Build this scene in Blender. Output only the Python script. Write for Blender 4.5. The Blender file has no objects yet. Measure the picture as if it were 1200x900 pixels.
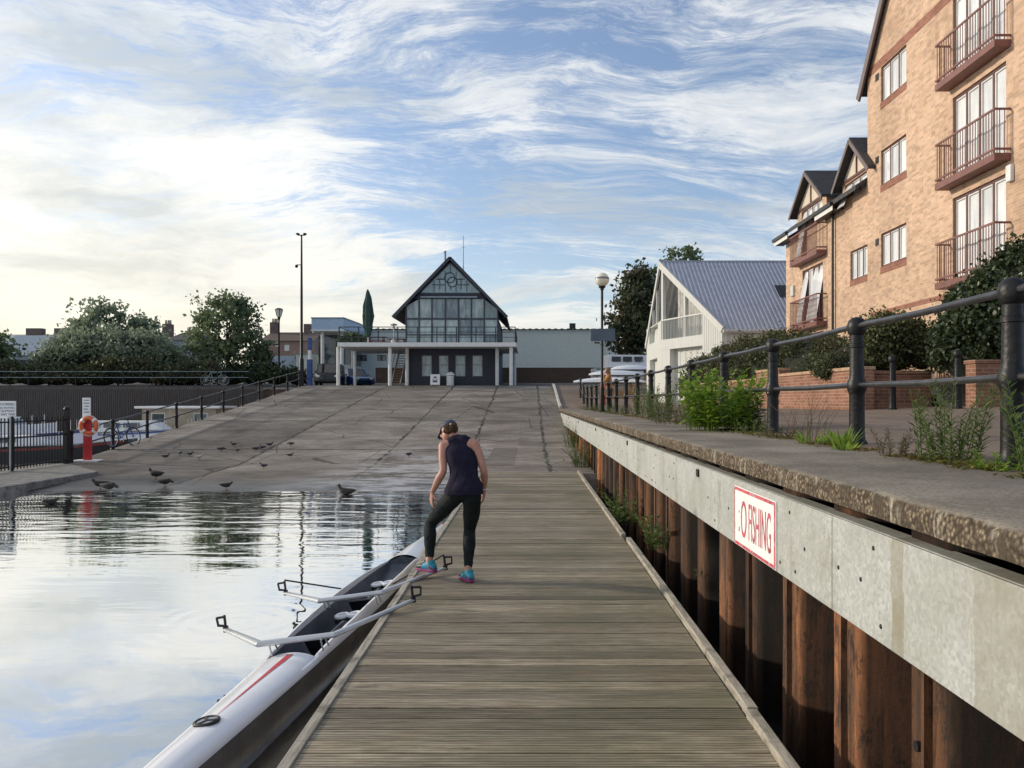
import bpy, bmesh, math, random
import numpy as np
from mathutils import Vector, Matrix, noise
R = math.radians
rnd = random.Random(7)
nrg = np.random.default_rng(11)
SC = bpy.context.scene
COL = SC.collection
F, CX, HY, CH = 930.0, 620.0, 470.0, 1.75       # focal length in px, vanishing point, eye height
WL = -0.52                                       # water level; pontoon deck is z = 0

def at(px, py, Y):
    return Vector(((px - CX) * Y / F, Y, CH + (HY - py) * Y / F))

# ------------------------------------------------------------------ objects
ORG = {}
def tag(o, label=None, cat=None, group=None, kind=None):
    if label: o['label'] = label
    if cat: o['category'] = cat
    if group: o['group'] = group
    if kind: o['kind'] = kind
    return o

def thing(name, label, cat, loc=(0, 0, 0), group=None, rot=None, local=False):
    o = bpy.data.objects.new(name, None)
    o.empty_display_size = 0.2
    COL.objects.link(o)
    o.location = loc
    if rot: o.rotation_euler = rot
    ORG[o.name] = Vector((0, 0, 0)) if local else Vector(loc)
    return tag(o, label, cat, group)

def copy_tree(o, parent=None):
    c = o.copy(); COL.objects.link(c)
    c.parent = parent
    for ch in list(o.children):
        copy_tree(ch, c)
    return c

def finish(me, smooth, angle=40):
    if smooth:
        me.polygons.foreach_set('use_smooth', [True] * len(me.polygons))
        try: me.set_sharp_from_angle(angle=R(angle))
        except Exception: pass

class MB:
    def __init__(s): s.v = []; s.f = []
    def add(s, vs, fs):
        n = len(s.v)
        s.v.extend([tuple(v) for v in vs]); s.f.extend([tuple(i + n for i in f) for f in fs])
        return s
    def box(s, x0, x1, y0, y1, z0, z1):
        return s.add([(x0,y0,z0),(x1,y0,z0),(x1,y1,z0),(x0,y1,z0),(x0,y0,z1),(x1,y0,z1),(x1,y1,z1),(x0,y1,z1)],
                     [(3,2,1,0),(4,5,6,7),(0,1,5,4),(1,2,6,5),(2,3,7,6),(3,0,4,7)])
    def obox(s, c, sx, sy, sz, M):
        c = Vector(c)
        vs = [c + M @ Vector((a*sx/2, b*sy/2, d*sz/2)) for d in (-1,1) for a, b in ((-1,-1),(1,-1),(1,1),(-1,1))]
        return s.add(vs, [(3,2,1,0),(4,5,6,7),(0,1,5,4),(1,2,6,5),(2,3,7,6),(3,0,4,7)])
    def beam(s, p, q, w, h, up=(0,0,1)):
        p, q = Vector(p), Vector(q); d = (q-p).normalized(); up = Vector(up)
        if abs(d.dot(up)) > .98: up = Vector((0,1,0))
        sd = d.cross(up).normalized(); u = sd.cross(d)
        vs = [e + sd*a*w/2 + u*b*h/2 for e in (p, q) for a, b in ((-1,-1),(1,-1),(1,1),(-1,1))]
        return s.add(vs, [(0,1,2,3),(7,6,5,4),(4,5,1,0),(5,6,2,1),(6,7,3,2),(7,4,0,3)])
    def tube(s, pts, rad, n=8, cap=True):
        pts = [Vector(p) for p in pts]
        if not hasattr(rad, '__len__'): rad = [rad]*len(pts)
        base = len(s.v); ref = None
        for i, p in enumerate(pts):
            if i == 0: d = pts[1]-p
            elif i == len(pts)-1: d = p-pts[i-1]
            else: d = (pts[i+1]-p).normalized() + (p-pts[i-1]).normalized()
            if d.length < 1e-9: d = Vector((0,0,1))
            d.normalize()
            if ref is None:
                ref = Vector((0,0,1)) if abs(d.z) < .9 else Vector((1,0,0))
            a = (ref - d*ref.dot(d))
            if a.length < 1e-6: a = d.orthogonal()
            a.normalize(); b = d.cross(a); ref = a
            for k in range(n):
                t = 2*math.pi*k/n
                s.v.append(tuple(p + (a*math.cos(t)+b*math.sin(t))*rad[i]))
        for i in range(len(pts)-1):
            for k in range(n):
                k2 = (k+1) % n
                s.f.append((base+i*n+k, base+i*n+k2, base+(i+1)*n+k2, base+(i+1)*n+k))
        if cap:
            s.f.append(tuple(base+k for k in reversed(range(n))))
            s.f.append(tuple(base+(len(pts)-1)*n+k for k in range(n)))
        return s
    def lathe(s, prof, o=(0,0,0), n=14):
        return s.tube_prof([(Vector(o)+Vector((0,0,z)), r, r) for r, z in prof], n)
    def tube_prof(s, rings, n=14, ax=Vector((1,0,0)), ay=Vector((0,1,0))):
        # rings: (centre, half-width along ax, half-depth along ay[, ax, ay])
        base = len(s.v)
        for r in rings:
            c, a, b = r[0], r[1], r[2]
            X, Y = (r[3], r[4]) if len(r) > 3 else (ax, ay)
            for k in range(n):
                t = 2*math.pi*k/n
                s.v.append(tuple(Vector(c) + X*math.cos(t)*a + Y*math.sin(t)*b))
        m = len(rings)
        for i in range(m-1):
            for k in range(n):
                k2 = (k+1) % n
                s.f.append((base+i*n+k, base+i*n+k2, base+(i+1)*n+k2, base+(i+1)*n+k))
        s.f.append(tuple(base+k for k in reversed(range(n))))
        s.f.append(tuple(base+(m-1)*n+k for k in range(n)))
        return s
    def ball(s, c, rx, ry=None, rz=None, M=None, n=14, m=9):
        ry = ry or rx; rz = rz or rx; c = Vector(c); base = len(s.v)
        M = M or Matrix.Identity(3)
        vs = [c + M @ Vector((0,0,rz))]
        for i in range(1, m):
            p = math.pi*i/m
            for k in range(n):
                t = 2*math.pi*k/n
                vs.append(c + M @ Vector((rx*math.sin(p)*math.cos(t), ry*math.sin(p)*math.sin(t), rz*math.cos(p))))
        vs.append(c + M @ Vector((0,0,-rz)))
        fs = [(0, 1+k, 1+(k+1) % n) for k in range(n)]
        for i in range(m-2):
            for k in range(n):
                k2 = (k+1) % n
                fs.append((1+i*n+k, 1+(i+1)*n+k, 1+(i+1)*n+k2, 1+i*n+k2))
        L = len(vs)-1
        fs += [(L, 1+(m-2)*n+(k+1) % n, 1+(m-2)*n+k) for k in range(n)]
        return s.add(vs, fs)
    def torus(s, c, Rr, r, M=None, n=28, m=8, a0=0, a1=2*math.pi):
        c = Vector(c); M = M or Matrix.Identity(3)
        full = abs(a1-a0-2*math.pi) < 1e-6
        k_ = n if full else n+1
        pts = [c + M @ Vector((Rr*math.cos(a0+(a1-a0)*i/n), Rr*math.sin(a0+(a1-a0)*i/n), 0)) for i in range(k_)]
        if full: pts.append(pts[0]); 
        return s.tube(pts, r, m, cap=not full)
    def prism(s, poly, ext):
        poly = [Vector(p) for p in poly]; ext = Vector(ext); n = len(poly)
        return s.add(poly + [p+ext for p in poly],
                     [tuple(reversed(range(n))), tuple(range(n, 2*n))] + [(i, (i+1) % n, n+(i+1) % n, n+i) for i in range(n)])
    def quad(s, a, b, c, d): return s.add([a, b, c, d], [(0,1,2,3)])
    def build(s, name, mat, parent=None, smooth=False, bevel=0, origin=None, world=True, angle=40, recalc=True):
        root = parent
        while root is not None and root.parent is not None: root = root.parent
        o = Vector((0,0,0))
        if parent is not None:
            if world: o = ORG.get(root.name, Vector((0,0,0)))
        elif origin is not None: o = Vector(origin)
        me = bpy.data.meshes.new(name)
        me.from_pydata([(v[0]-o.x, v[1]-o.y, v[2]-o.z) for v in s.v], [], s.f)
        if recalc:
            bm = bmesh.new(); bm.from_mesh(me)
            bmesh.ops.recalc_face_normals(bm, faces=bm.faces)
            bm.to_mesh(me); bm.free()
        me.validate()
        finish(me, smooth, angle)
        me.materials.append(mat)
        ob = bpy.data.objects.new(name, me); COL.objects.link(ob)
        if parent is not None: ob.parent = parent
        elif origin is not None: ob.location = origin; ORG[ob.name] = o
        if bevel:
            b = ob.modifiers.new('bevel', 'BEVEL'); b.width = bevel; b.segments = 2; b.limit_method = 'ANGLE'; b.angle_limit = R(50)
        return ob

def fuse(mb, name, mat, parent, voxel=.008, smooth_it=3, sub=None):
    """Fuse overlapping closed shapes into one continuous surface (voxel remesh, smoothed) and bake it."""
    ob = mb.build(name, mat, parent, smooth=True)
    m = ob.modifiers.new('remesh', 'REMESH'); m.mode = 'VOXEL'; m.voxel_size = voxel; m.use_smooth_shade = True
    if smooth_it:
        m2 = ob.modifiers.new('smooth', 'SMOOTH'); m2.factor = .5; m2.iterations = smooth_it
    dg = bpy.context.evaluated_depsgraph_get(); dg.update()
    me = bpy.data.meshes.new_from_object(ob.evaluated_get(dg))
    ob.modifiers.clear(); ob.data = me
    me.materials.clear(); me.materials.append(mat)
    me.polygons.foreach_set('use_smooth', [True]*len(me.polygons))
    return ob

def mesh_np(name, V, Q, mat, parent=None, origin=None, world=True):
    root = parent
    while root is not None and root.parent is not None: root = root.parent
    o = Vector((0,0,0))
    if parent is not None and world: o = ORG.get(root.name, o)
    elif parent is None and origin is not None: o = Vector(origin)
    V = np.asarray(V, dtype=np.float32) - np.array(o, dtype=np.float32)
    Q = np.asarray(Q, dtype=np.int32); k = Q.shape[1]
    me = bpy.data.meshes.new(name)
    me.vertices.add(len(V)); me.vertices.foreach_set('co', V.ravel())
    me.loops.add(Q.size); me.loops.foreach_set('vertex_index', Q.ravel())
    me.polygons.add(len(Q)); me.polygons.foreach_set('loop_start', np.arange(0, Q.size, k, dtype=np.int32))
    me.update(calc_edges=True); me.validate()
    me.materials.append(mat)
    ob = bpy.data.objects.new(name, me); COL.objects.link(ob)
    if parent is not None: ob.parent = parent
    elif origin is not None: ob.location = origin; ORG[ob.name] = o
    return ob

def unit(a): return a / (np.linalg.norm(a, axis=1, keepdims=True) + 1e-9)
def leaf_quads(C, D, N, L, W):
    """kite-shaped leaves: base C, direction D, normal N, length L, width W"""
    D = unit(D); S = unit(np.cross(D, N)); Nn = np.cross(S, D)
    L = L[:, None]; W = W[:, None]
    a = C; b = C + D*L*.45 + S*W*.5 + Nn*L*.06; c = C + D*L; d = C + D*L*.45 - S*W*.5 + Nn*L*.06
    V = np.stack([a, b, c, d], 1).reshape(-1, 3)
    return V, np.arange(len(V)).reshape(-1, 4)

# ------------------------------------------------------------------ materials
class NT:
    def __init__(s, name):
        s.m = bpy.data.materials.new(name); s.m.use_nodes = True
        s.t = s.m.node_tree; s.n = s.t.nodes; s.l = s.t.links
        s.b = s.n['Principled BSDF']; s.out = s.n['Material Output']
    def new(s, typ, **kw):
        nd = s.n.new(typ)
        for k, v in kw.items():
            if k.startswith('_'): setattr(nd, k[1:], v)
            else: nd.inputs[k.replace('_', ' ')].default_value = v
        return nd
    def link(s, a, b): s.l.new(a, b)
    def coord(s, scale=(1,1,1), rot=(0,0,0), world=False):
        if world:
            tc = s.new('ShaderNodeNewGeometry'); src = tc.outputs['Position']
        else:
            tc = s.new('ShaderNodeTexCoord'); src = tc.outputs['Object']
        mp = s.new('ShaderNodeMapping'); mp.inputs['Scale'].default_value = scale; mp.inputs['Rotation'].default_value = rot
        s.link(src, mp.inputs['Vector']); return mp.outputs['Vector']
    def noise(s, vec, scale=5, detail=5, rough=.6, dist=0):
        nd = s.new('ShaderNodeTexNoise'); nd.inputs['Scale'].default_value = scale; nd.inputs['Detail'].default_value = detail
        nd.inputs['Roughness'].default_value = rough; nd.inputs['Distortion'].default_value = dist
        s.link(vec, nd.inputs['Vector']); return nd.outputs['Fac']
    def ramp(s, fac, stops):
        nd = s.new('ShaderNodeValToRGB'); e = nd.color_ramp.elements
        while len(e) < len(stops): e.new(.5)
        for i, (p, c) in enumerate(stops):
            e[i].position = p; e[i].color = (*c, 1) if len(c) == 3 else c
        s.link(fac, nd.inputs['Fac']); return nd.outputs['Color']
    def mix(s, fac, a, b, blend='MIX'):
        nd = s.new('ShaderNodeMix'); nd.data_type = 'RGBA'; nd.blend_type = blend
        for sock, v in ((nd.inputs[0], fac), (nd.inputs[6], a), (nd.inputs[7], b)):
            if hasattr(v, 'is_linked'): s.link(v, sock)
            else: sock.default_value = v if not isinstance(v, tuple) else ((*v, 1) if len(v) == 3 else v)
        return nd.outputs[2]
    def math(s, op, a, b=None, c=None, clamp=False):
        nd = s.new('ShaderNodeMath'); nd.operation = op; nd.use_clamp = clamp
        for i, v in enumerate((a, b, c)):
            if v is None: continue
            if hasattr(v, 'is_linked'): s.link(v, nd.inputs[i])
            else: nd.inputs[i].default_value = v
        return nd.outputs[0]
    def sep(s, vec):
        nd = s.new('ShaderNodeSeparateXYZ'); s.link(vec, nd.inputs[0]); return nd.outputs
    def comb(s, x=0, y=0, z=0):
        nd = s.new('ShaderNodeCombineXYZ')
        for i, v in enumerate((x, y, z)):
            if hasattr(v, 'is_linked'): s.link(v, nd.inputs[i])
            else: nd.inputs[i].default_value = v
        return nd.outputs[0]
    def island(s):
        nd = s.new('ShaderNodeNewGeometry'); return nd.outputs['Random Per Island']
    def bump(s, h, strength=.3, dist=.01, prev=None):
        nd = s.new('ShaderNodeBump'); nd.inputs['Strength'].default_value = strength; nd.inputs['Distance'].default_value = dist
        s.link(h, nd.inputs['Height'])
        if prev is not None: s.link(prev, nd.inputs['Normal'])
        return nd.outputs['Normal']
    def fin(s, col=None, rough=None, normal=None, metal=None, spec=None):
        for nm, v in (('Base Color', col), ('Roughness', rough), ('Metallic', metal), ('Specular IOR Level', spec), ('Normal', normal)):
            if v is None: continue
            if hasattr(v, 'is_linked'): s.link(v, s.b.inputs[nm])
            else: s.b.inputs[nm].default_value = (*v, 1) if isinstance(v, tuple) and len(v) == 3 else v
        return s.m

def plain(name, c, rough=.6, metal=0, var=.18, scale=3, bump=.15, bscale=40, spec=.5, dirt=None, stretch=(1,1,1), isl=0):
    """paint / metal / stone with slow colour variation, dirt and a fine bump"""
    t = NT(name); v = t.coord(stretch)
    n = t.noise(v, scale, 6)
    lo = tuple(x*(1-var) for x in c); hi = tuple(min(1, x*(1+var)) for x in c)
    col = t.ramp(n, [(.32, lo), (.68, hi)])
    if dirt:
        n2 = t.noise(v, scale*2.7, 8, .7)
        f = t.ramp(n2, [(.5, (0,0,0)), (.72, (1,1,1))])
        col = t.mix(f, col, dirt)
    if isl:
        k = t.math('MULTIPLY_ADD', t.island(), isl*2, 1-isl)
        col = t.mix(1.0, col, t.comb(k, k, k), 'MULTIPLY')
    nr = None
    if bump: nr = t.bump(t.noise(v, bscale, 4), bump, .01)
    return t.fin(col, rough, nr, metal, spec)

def mat_wood_deck():
    t = NT('weathered decking'); v = t.coord((1.0, 16, 1)); p = t.coord((1,1,1))
    n = t.noise(v, 3.2, 10, .72)
    col = t.ramp(n, [(.30, (.085,.068,.045)), (.46, (.255,.212,.148)), (.58, (.37,.315,.23)), (.72, (.54,.475,.365))])
    k = t.ramp(t.island(), [(0, (.42,.41,.40)), (.22, (.78,.77,.75)), (.7, (1.0,1.0,1.0)), (1, (1.30,1.27,1.22))])
    col = t.mix(1.0, col, k, 'MULTIPLY')
    big = t.noise(p, .8, 6, .65)                                  # damp green and brown patches
    col = t.mix(t.ramp(big, [(.47, (0,0,0)), (.64, (.6,.6,.6))]), col, (.135,.135,.080))
    blot = t.noise(p, 1.9, 8, .75)
    col = t.mix(t.ramp(blot, [(.54, (0,0,0)), (.68, (.40,.40,.40))]), col, (.30,.20,.115))
    dk = t.noise(t.coord((1,3,1)), 2.7, 8, .75)
    col = t.mix(t.ramp(dk, [(.60, (0,0,0)), (.72, (.65,.65,.65))]), col, (.045,.036,.026))
    y = t.sep(p)[1]
    g = t.math('ABSOLUTE', t.math('SINE', t.math('MULTIPLY', y, math.pi/.029)))
    gg = t.ramp(g, [(.0, (.14,.13,.12)), (.45, (1,1,1))])
    col = t.mix(1.0, col, gg, 'MULTIPLY')
    nr = t.bump(g, .6, .005)
    nr = t.bump(n, .45, .006, nr)
    r = t.ramp(big, [(.3, (.55,.55,.55)), (.7, (.8,.8,.8))])
    return t.fin(col, r, nr, 0, .3)

def mat_timber(name='grey timber', c=(.42,.38,.31)):
    t = NT(name); v = t.coord((9, .8, 9)); p = t.coord()
    n = t.noise(v, 4, 8, .7)
    col = t.ramp(n, [(.3, tuple(x*.4 for x in c)), (.55, c), (.75, tuple(x*1.25 for x in c))])
    b = t.noise(p, 5, 6, .7)
    col = t.mix(t.ramp(b, [(.52, (0,0,0)), (.66, (.8,.8,.8))]), col, tuple(x*.3 for x in c))
    return t.fin(col, .8, t.bump(n, .5, .01), 0, .3)

def mat_brick(name, cs, mortar, dark=1):
    t = NT(name); p = t.sep(t.coord())
    vec = t.comb(t.math('ADD', p[0], p[1]), p[2], 0)
    br = t.new('ShaderNodeTexBrick'); br.offset = .5
    br.inputs['Scale'].default_value = 1; br.inputs['Brick Width'].default_value = .225; br.inputs['Row Height'].default_value = .075
    br.inputs['Mortar Size'].default_value = .007; br.inputs['Mortar Smooth'].default_value = .3; br.inputs['Bias'].default_value = 0
    br.inputs['Color1'].default_value = (*cs[0], 1); br.inputs['Color2'].default_value = (*cs[1], 1); br.inputs['Mortar'].default_value = (*mortar, 1)
    t.link(vec, br.inputs['Vector'])
    wv = t.coord()
    n = t.noise(wv, .45, 7, .65)
    k = t.ramp(n, [(.3, (.74,.72,.70)), (.7, (1.1,1.1,1.1))])
    col = t.mix(1.0, br.outputs['Color'], k, 'MULTIPLY')
    # per-brick random shade
    cell = t.comb(t.math('FLOOR', t.math('DIVIDE', t.sep(vec)[0], .225)), t.math('FLOOR', t.math('DIVIDE', t.sep(vec)[1], .075)), 0)
    wn = t.new('ShaderNodeTexWhiteNoise'); t.link(cell, wn.inputs['Vector'])
    k2 = t.ramp(wn.outputs['Value'], [(0, (.72,.70,.68)), (.5, (1,1,1)), (1, (1.15,1.1,1.05))])
    col = t.mix(.75, col, t.mix(1.0, col, k2, 'MULTIPLY'))
    st = t.noise(t.coord((3, 3, .25)), 1.3, 6, .6)                # rain streaks
    col = t.mix(t.ramp(st, [(.52, (0,0,0)), (.75, (.35,.35,.35))]), col, tuple(x*.55 for x in cs[1]))
    nr = t.bump(br.outputs['Fac'], -.5, .006)
    return t.fin(col, .85, nr, 0, .25)

def mat_rust():
    t = NT('rusted steel piling'); g = t.coord(world=True); sx = t.sep(g)
    v = t.coord((3.1, 2.6, .38), world=True); n = t.noise(v, 1.35, 8, .68)
    v2 = t.coord((9, 9, 1.2), world=True); n2 = t.noise(v2, 1.8, 9, .78, .6)
    col = t.ramp(n, [(.34, (.05,.034,.026)), (.43, (.13,.078,.050)), (.53, (.36,.165,.080)), (.61, (.58,.25,.105)), (.74, (.58,.38,.23))])
    col = t.mix(t.ramp(n2, [(.50, (0,0,0)), (.66, (.9,.9,.9))]), col, (.026,.020,.017))
    sp = t.noise(t.coord((6,6,.55), world=True), 2.4, 9, .8)
    col = t.mix(t.ramp(sp, [(.60, (0,0,0)), (.72, (.8,.8,.8))]), col, (.46,.37,.26))
    pit = t.noise(t.coord((1,1,1), world=True), 26, 6, .8)
    col = t.mix(t.ramp(pit, [(.55, (0,0,0)), (.70, (.7,.7,.7))]), col, (.03,.02,.016))
    pk = t.new('ShaderNodeTexWhiteNoise'); t.link(t.comb(t.math('FLOOR', t.math('DIVIDE', t.math('ADD', sx[1], 6.0), .43)), 0, 0), pk.inputs['Vector'])
    col = t.mix(1.0, col, t.ramp(pk.outputs['Value'], [(0, (.22,.24,.27)), (.35, (.55,.55,.55)), (.7, (.95,.91,.88)), (1, (1.3,1.18,1.05))]), 'MULTIPLY')
    scale = t.noise(t.coord((2.2, 2.2, 1.1), world=True), 2.2, 9, .8)
    col = t.mix(t.ramp(scale, [(.53, (0,0,0)), (.60, (.85,.85,.85))]), col, (.030,.024,.021))
    # shade of the recessed pans painted into the rust, nearly black with depth
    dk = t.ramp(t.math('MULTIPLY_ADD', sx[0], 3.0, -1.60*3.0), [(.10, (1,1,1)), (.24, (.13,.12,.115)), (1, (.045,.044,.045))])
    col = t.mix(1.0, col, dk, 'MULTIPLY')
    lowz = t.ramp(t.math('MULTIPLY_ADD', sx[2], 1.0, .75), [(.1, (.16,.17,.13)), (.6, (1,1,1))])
    col = t.mix(1.0, col, t.ramp(t.math('SUBTRACT', sx[2], .68), [(.0, (1,1,1)), (.30, (.9,.9,.9)), (.46, (.22,.21,.20))]), 'MULTIPLY')  # shade in the gap under the coping, multiplied into the rust colour
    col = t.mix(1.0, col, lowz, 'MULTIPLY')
    return t.fin(col, .75, t.bump(t.math('ADD', n2, pit), .5, .010), .1, .3)

def mat_galv():
    t = NT('galvanised steel'); v = t.coord()
    vo = t.new('ShaderNodeTexVoronoi'); vo.inputs['Scale'].default_value = 55; t.link(v, vo.inputs['Vector'])
    sp = t.sep(vo.outputs['Color'])[0]
    col = t.ramp(sp, [(0, (.38,.40,.385)), (1, (.54,.56,.54))])
    n = t.noise(v, 1.6, 9, .72)
    col = t.mix(t.ramp(n, [(.34, (.55,.55,.55)), (.56, (0,0,0))]), col, (.29,.295,.245))
    st = t.noise(t.coord((1, 4.5, .16)), 1.5, 7, .7)
    col = t.mix(t.ramp(st, [(.60, (0,0,0)), (.68, (.7,.7,.7))]), col, (.30,.28,.21))
    hz = t.noise(t.coord((1, 5, 3.4)), 1.1, 10, .8)
    col = t.mix(t.ramp(hz, [(.60, (0,0,0)), (.64, (.6,.6,.6))]), col, (.235,.225,.165))
    wv_ = t.coord(world=True); ws = t.sep(wv_); ed = t.noise(t.coord((1,2,2), world=True), 3.0, 8, .75)
    yy = t.math('MULTIPLY_ADD', ed, .10, t.math('SUBTRACT', ws[1], .05))
    run = t.math('MULTIPLY', t.math('LESS_THAN', t.math('ABSOLUTE', t.math('SUBTRACT', yy, 3.33)), .055), t.ramp(ed, [(.3, (.25,.25,.25)), (.6, (.8,.8,.8))]))
    col = t.mix(run, col, (.27,.245,.17))
    run2 = t.math('MULTIPLY', t.math('LESS_THAN', yy, 2.76), t.ramp(ed, [(.3, (.2,.2,.2)), (.65, (.75,.75,.75))])); col = t.mix(run2, col, (.30,.28,.215))
    for yc_, w_, s_ in ((6.45,.05,.5), (4.1,.12,.35), (8.3,.10,.4), (11.2,.12,.45), (14.4,.10,.4)):
        col = t.mix(t.math('MULTIPLY', t.math('LESS_THAN', t.math('ABSOLUTE', t.math('SUBTRACT', yy, yc_)), w_), t.math('MULTIPLY', t.ramp(t.noise(wv_, 5.0, 7, .75), [(.45, (0,0,0)), (.58, (1,1,1))]), s_)), col, (.22,.21,.155))
    return t.fin(col, .55, t.bump(t.noise(v, 60, 3), .10, .004), .12, .45)

def mat_coping():
    t = NT('eroded concrete coping'); v = t.coord()
    n = t.noise(v, 9, 9, .72); n1 = t.noise(v, 1.1, 6)
    top = t.ramp(n1, [(.32, (.115,.100,.082)), (.5, (.195,.172,.142)), (.68, (.29,.26,.215))])
    top = t.mix(t.ramp(t.noise(t.coord((3,.6,1)), 2.6, 8, .7), [(.6, (0,0,0)), (.72, (.7,.7,.7))]), top, (.36,.33,.30))
    vo = t.new('ShaderNodeTexVoronoi'); vo.inputs['Scale'].default_value = 46; t.link(v, vo.inputs['Vector'])
    agg = t.ramp(vo.outputs['Distance'], [(.08, (.37,.31,.225)), (.35, (.195,.155,.11)), (.65, (.065,.050,.038))])
    agg = t.mix(t.ramp(n, [(.46, (0,0,0)), (.58, (.95,.95,.95))]), agg, (.085,.068,.050))
    agg = t.mix(t.ramp(t.noise(t.coord((6,6,.8)), 1.4, 6, .7), [(.56, (0,0,0)), (.68, (.7,.7,.7))]), agg, (.55,.52,.44))
    ge = t.new('ShaderNodeNewGeometry'); nx = t.sep(ge.outputs['Normal'])[2]
    col = t.mix(t.ramp(nx, [(.55, (0,0,0)), (.85, (1,1,1))]), agg, top)
    ft = t.ramp(nx, [(.55, (1,1,1)), (.85, (.10,.10,.10))])
    fine = t.noise(v, 55, 5, .75)
    top2 = t.mix(1.0, col, t.ramp(fine, [(.3, (.55,.53,.50)), (.7, (1.45,1.45,1.42))]), 'MULTIPLY')
    h = t.math('MULTIPLY', t.math('ADD', t.math('MULTIPLY', vo.outputs['Distance'], .5), n), ft)
    return t.fin(top2, .9, t.bump(t.math('ADD', h, t.math('MULTIPLY', fine, .12)), .8, .02), 0, .2)

def mat_slip():
    """slipway concrete: bays with wandering dark joints, moss, wet foot, scuffs"""
    t = NT('slipway concrete'); v = t.coord(); s = t.sep(v)
    wob = t.noise(v, .9, 5, .7)
    x = t.math('ADD', s[0], t.math('MULTIPLY_ADD', wob, .5, -.25)); y = t.math('ADD', s[1], t.math('MULTIPLY_ADD', wob, .6, -.3))
    n = t.noise(t.coord((.8,1.3,1)), .42, 10, .76); f = t.noise(t.coord((1,3,1)), 6, 8, .78)
    col = t.ramp(n, [(.34, (.084,.070,.057)), (.47, (.170,.146,.121)), (.56, (.232,.203,.171)), (.70, (.345,.31,.265))])
    col = t.mix(.5, col, t.mix(1.0, col, t.ramp(f, [(.3, (.40,.40,.40)), (.7, (1.6,1.6,1.6))]), 'MULTIPLY'))
    crk = t.new('ShaderNodeTexVoronoi'); crk.feature = 'DISTANCE_TO_EDGE'; crk.inputs['Scale'].default_value = .32; t.link(t.mix(.12, v, t.noise(v, 1.4, 6, .7)), crk.inputs['Vector'])
    col = t.mix(t.math('MULTIPLY', t.math('LESS_THAN', crk.outputs['Distance'], .006), .75), col, (.03,.026,.022))
    strk = t.noise(t.coord((.12, 1.4, 1)), 1.6, 8, .7)
    col = t.mix(t.ramp(strk, [(.56, (0,0,0)), (.70, (.55,.55,.55))]), col, (.30,.275,.24))
    # each bay a slightly different pour
    cx = t.math('FLOOR', t.math('DIVIDE', t.math('ADD', s[0], 18.4), 4.5)); cy = t.math('FLOOR', t.math('DIVIDE', t.math('ADD', s[1], 1.1), 7.5))
    wn = t.new('ShaderNodeTexWhiteNoise'); t.link(t.comb(cx, cy, 0), wn.inputs['Vector'])
    kb = t.math('MULTIPLY_ADD', wn.outputs['Value'], .55, .70)
    col = t.mix(1.0, col, t.comb(kb, kb, kb), 'MULTIPLY')
    j = None
    for ax, vals, w in ((x, (-9.5, -5.0, -2.1, .55), .055), (y, (28.9, 36.4, 44.0, 50.5), .07)):
        for q in vals:
            d = t.math('LESS_THAN', t.math('ABSOLUTE', t.math('SUBTRACT', ax, q)), w)
            j = d if j is None else t.math('MAXIMUM', j, d)
    jn = t.math('MULTIPLY', j, t.ramp(t.noise(v, 1.7, 5), [(.32, (.25,.25,.25)), (.55, (1,1,1))]))
    moss = t.ramp(t.noise(v, .33, 3), [(.55, (.030,.026,.022)), (.64, (.075,.10,.03))])
    col = t.mix(jn, col, moss)
    # damp foot of the slip and washed pale patches
    wet = t.ramp(t.math('MULTIPLY_ADD', s[1], .1, -2.05), [(.02, (.30,.30,.29)), (.16, (.62,.62,.61)), (.6, (1,1,1))])
    strip = t.math('GREATER_THAN', s[0], -1.27)
    col = t.mix(t.math('SUBTRACT', 1.0, strip), col, t.mix(1.0, col, wet, 'MULTIPLY'))
    wz = t.math('MULTIPLY', t.ramp(t.noise(t.coord((.7,1.6,1)), 1.1, 9, .75), [(.44, (0,0,0)), (.56, (1,1,1))]),
                t.ramp(t.math('MULTIPLY_ADD', s[1], .085, -1.70), [(.0, (1,1,1)), (.5, (.8,.8,.8)), (.95, (0,0,0))]))
    wz = t.math('MULTIPLY', wz, t.math('SUBTRACT', 1.0, strip))
    pale = t.math('MULTIPLY', wz, t.ramp(t.math('MULTIPLY_ADD', s[0], .1, .9), [(.2, (0,0,0)), (.45, (1,1,1))]))
    col = t.mix(t.math('MULTIPLY', pale, .8), col, (.55,.54,.55))
    r = t.math('MAXIMUM', t.ramp(t.math('MULTIPLY_ADD', s[1], .1, -2.05), [(.0, (.30,.30,.30)), (.3, (.85,.85,.85))]), t.math('MULTIPLY', strip, .85))
    nr = t.bump(t.math('SUBTRACT', f, t.math('MULTIPLY', j, 1.5)), .5, .02)
    return t.fin(col, r, nr, 0, .3)

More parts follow.
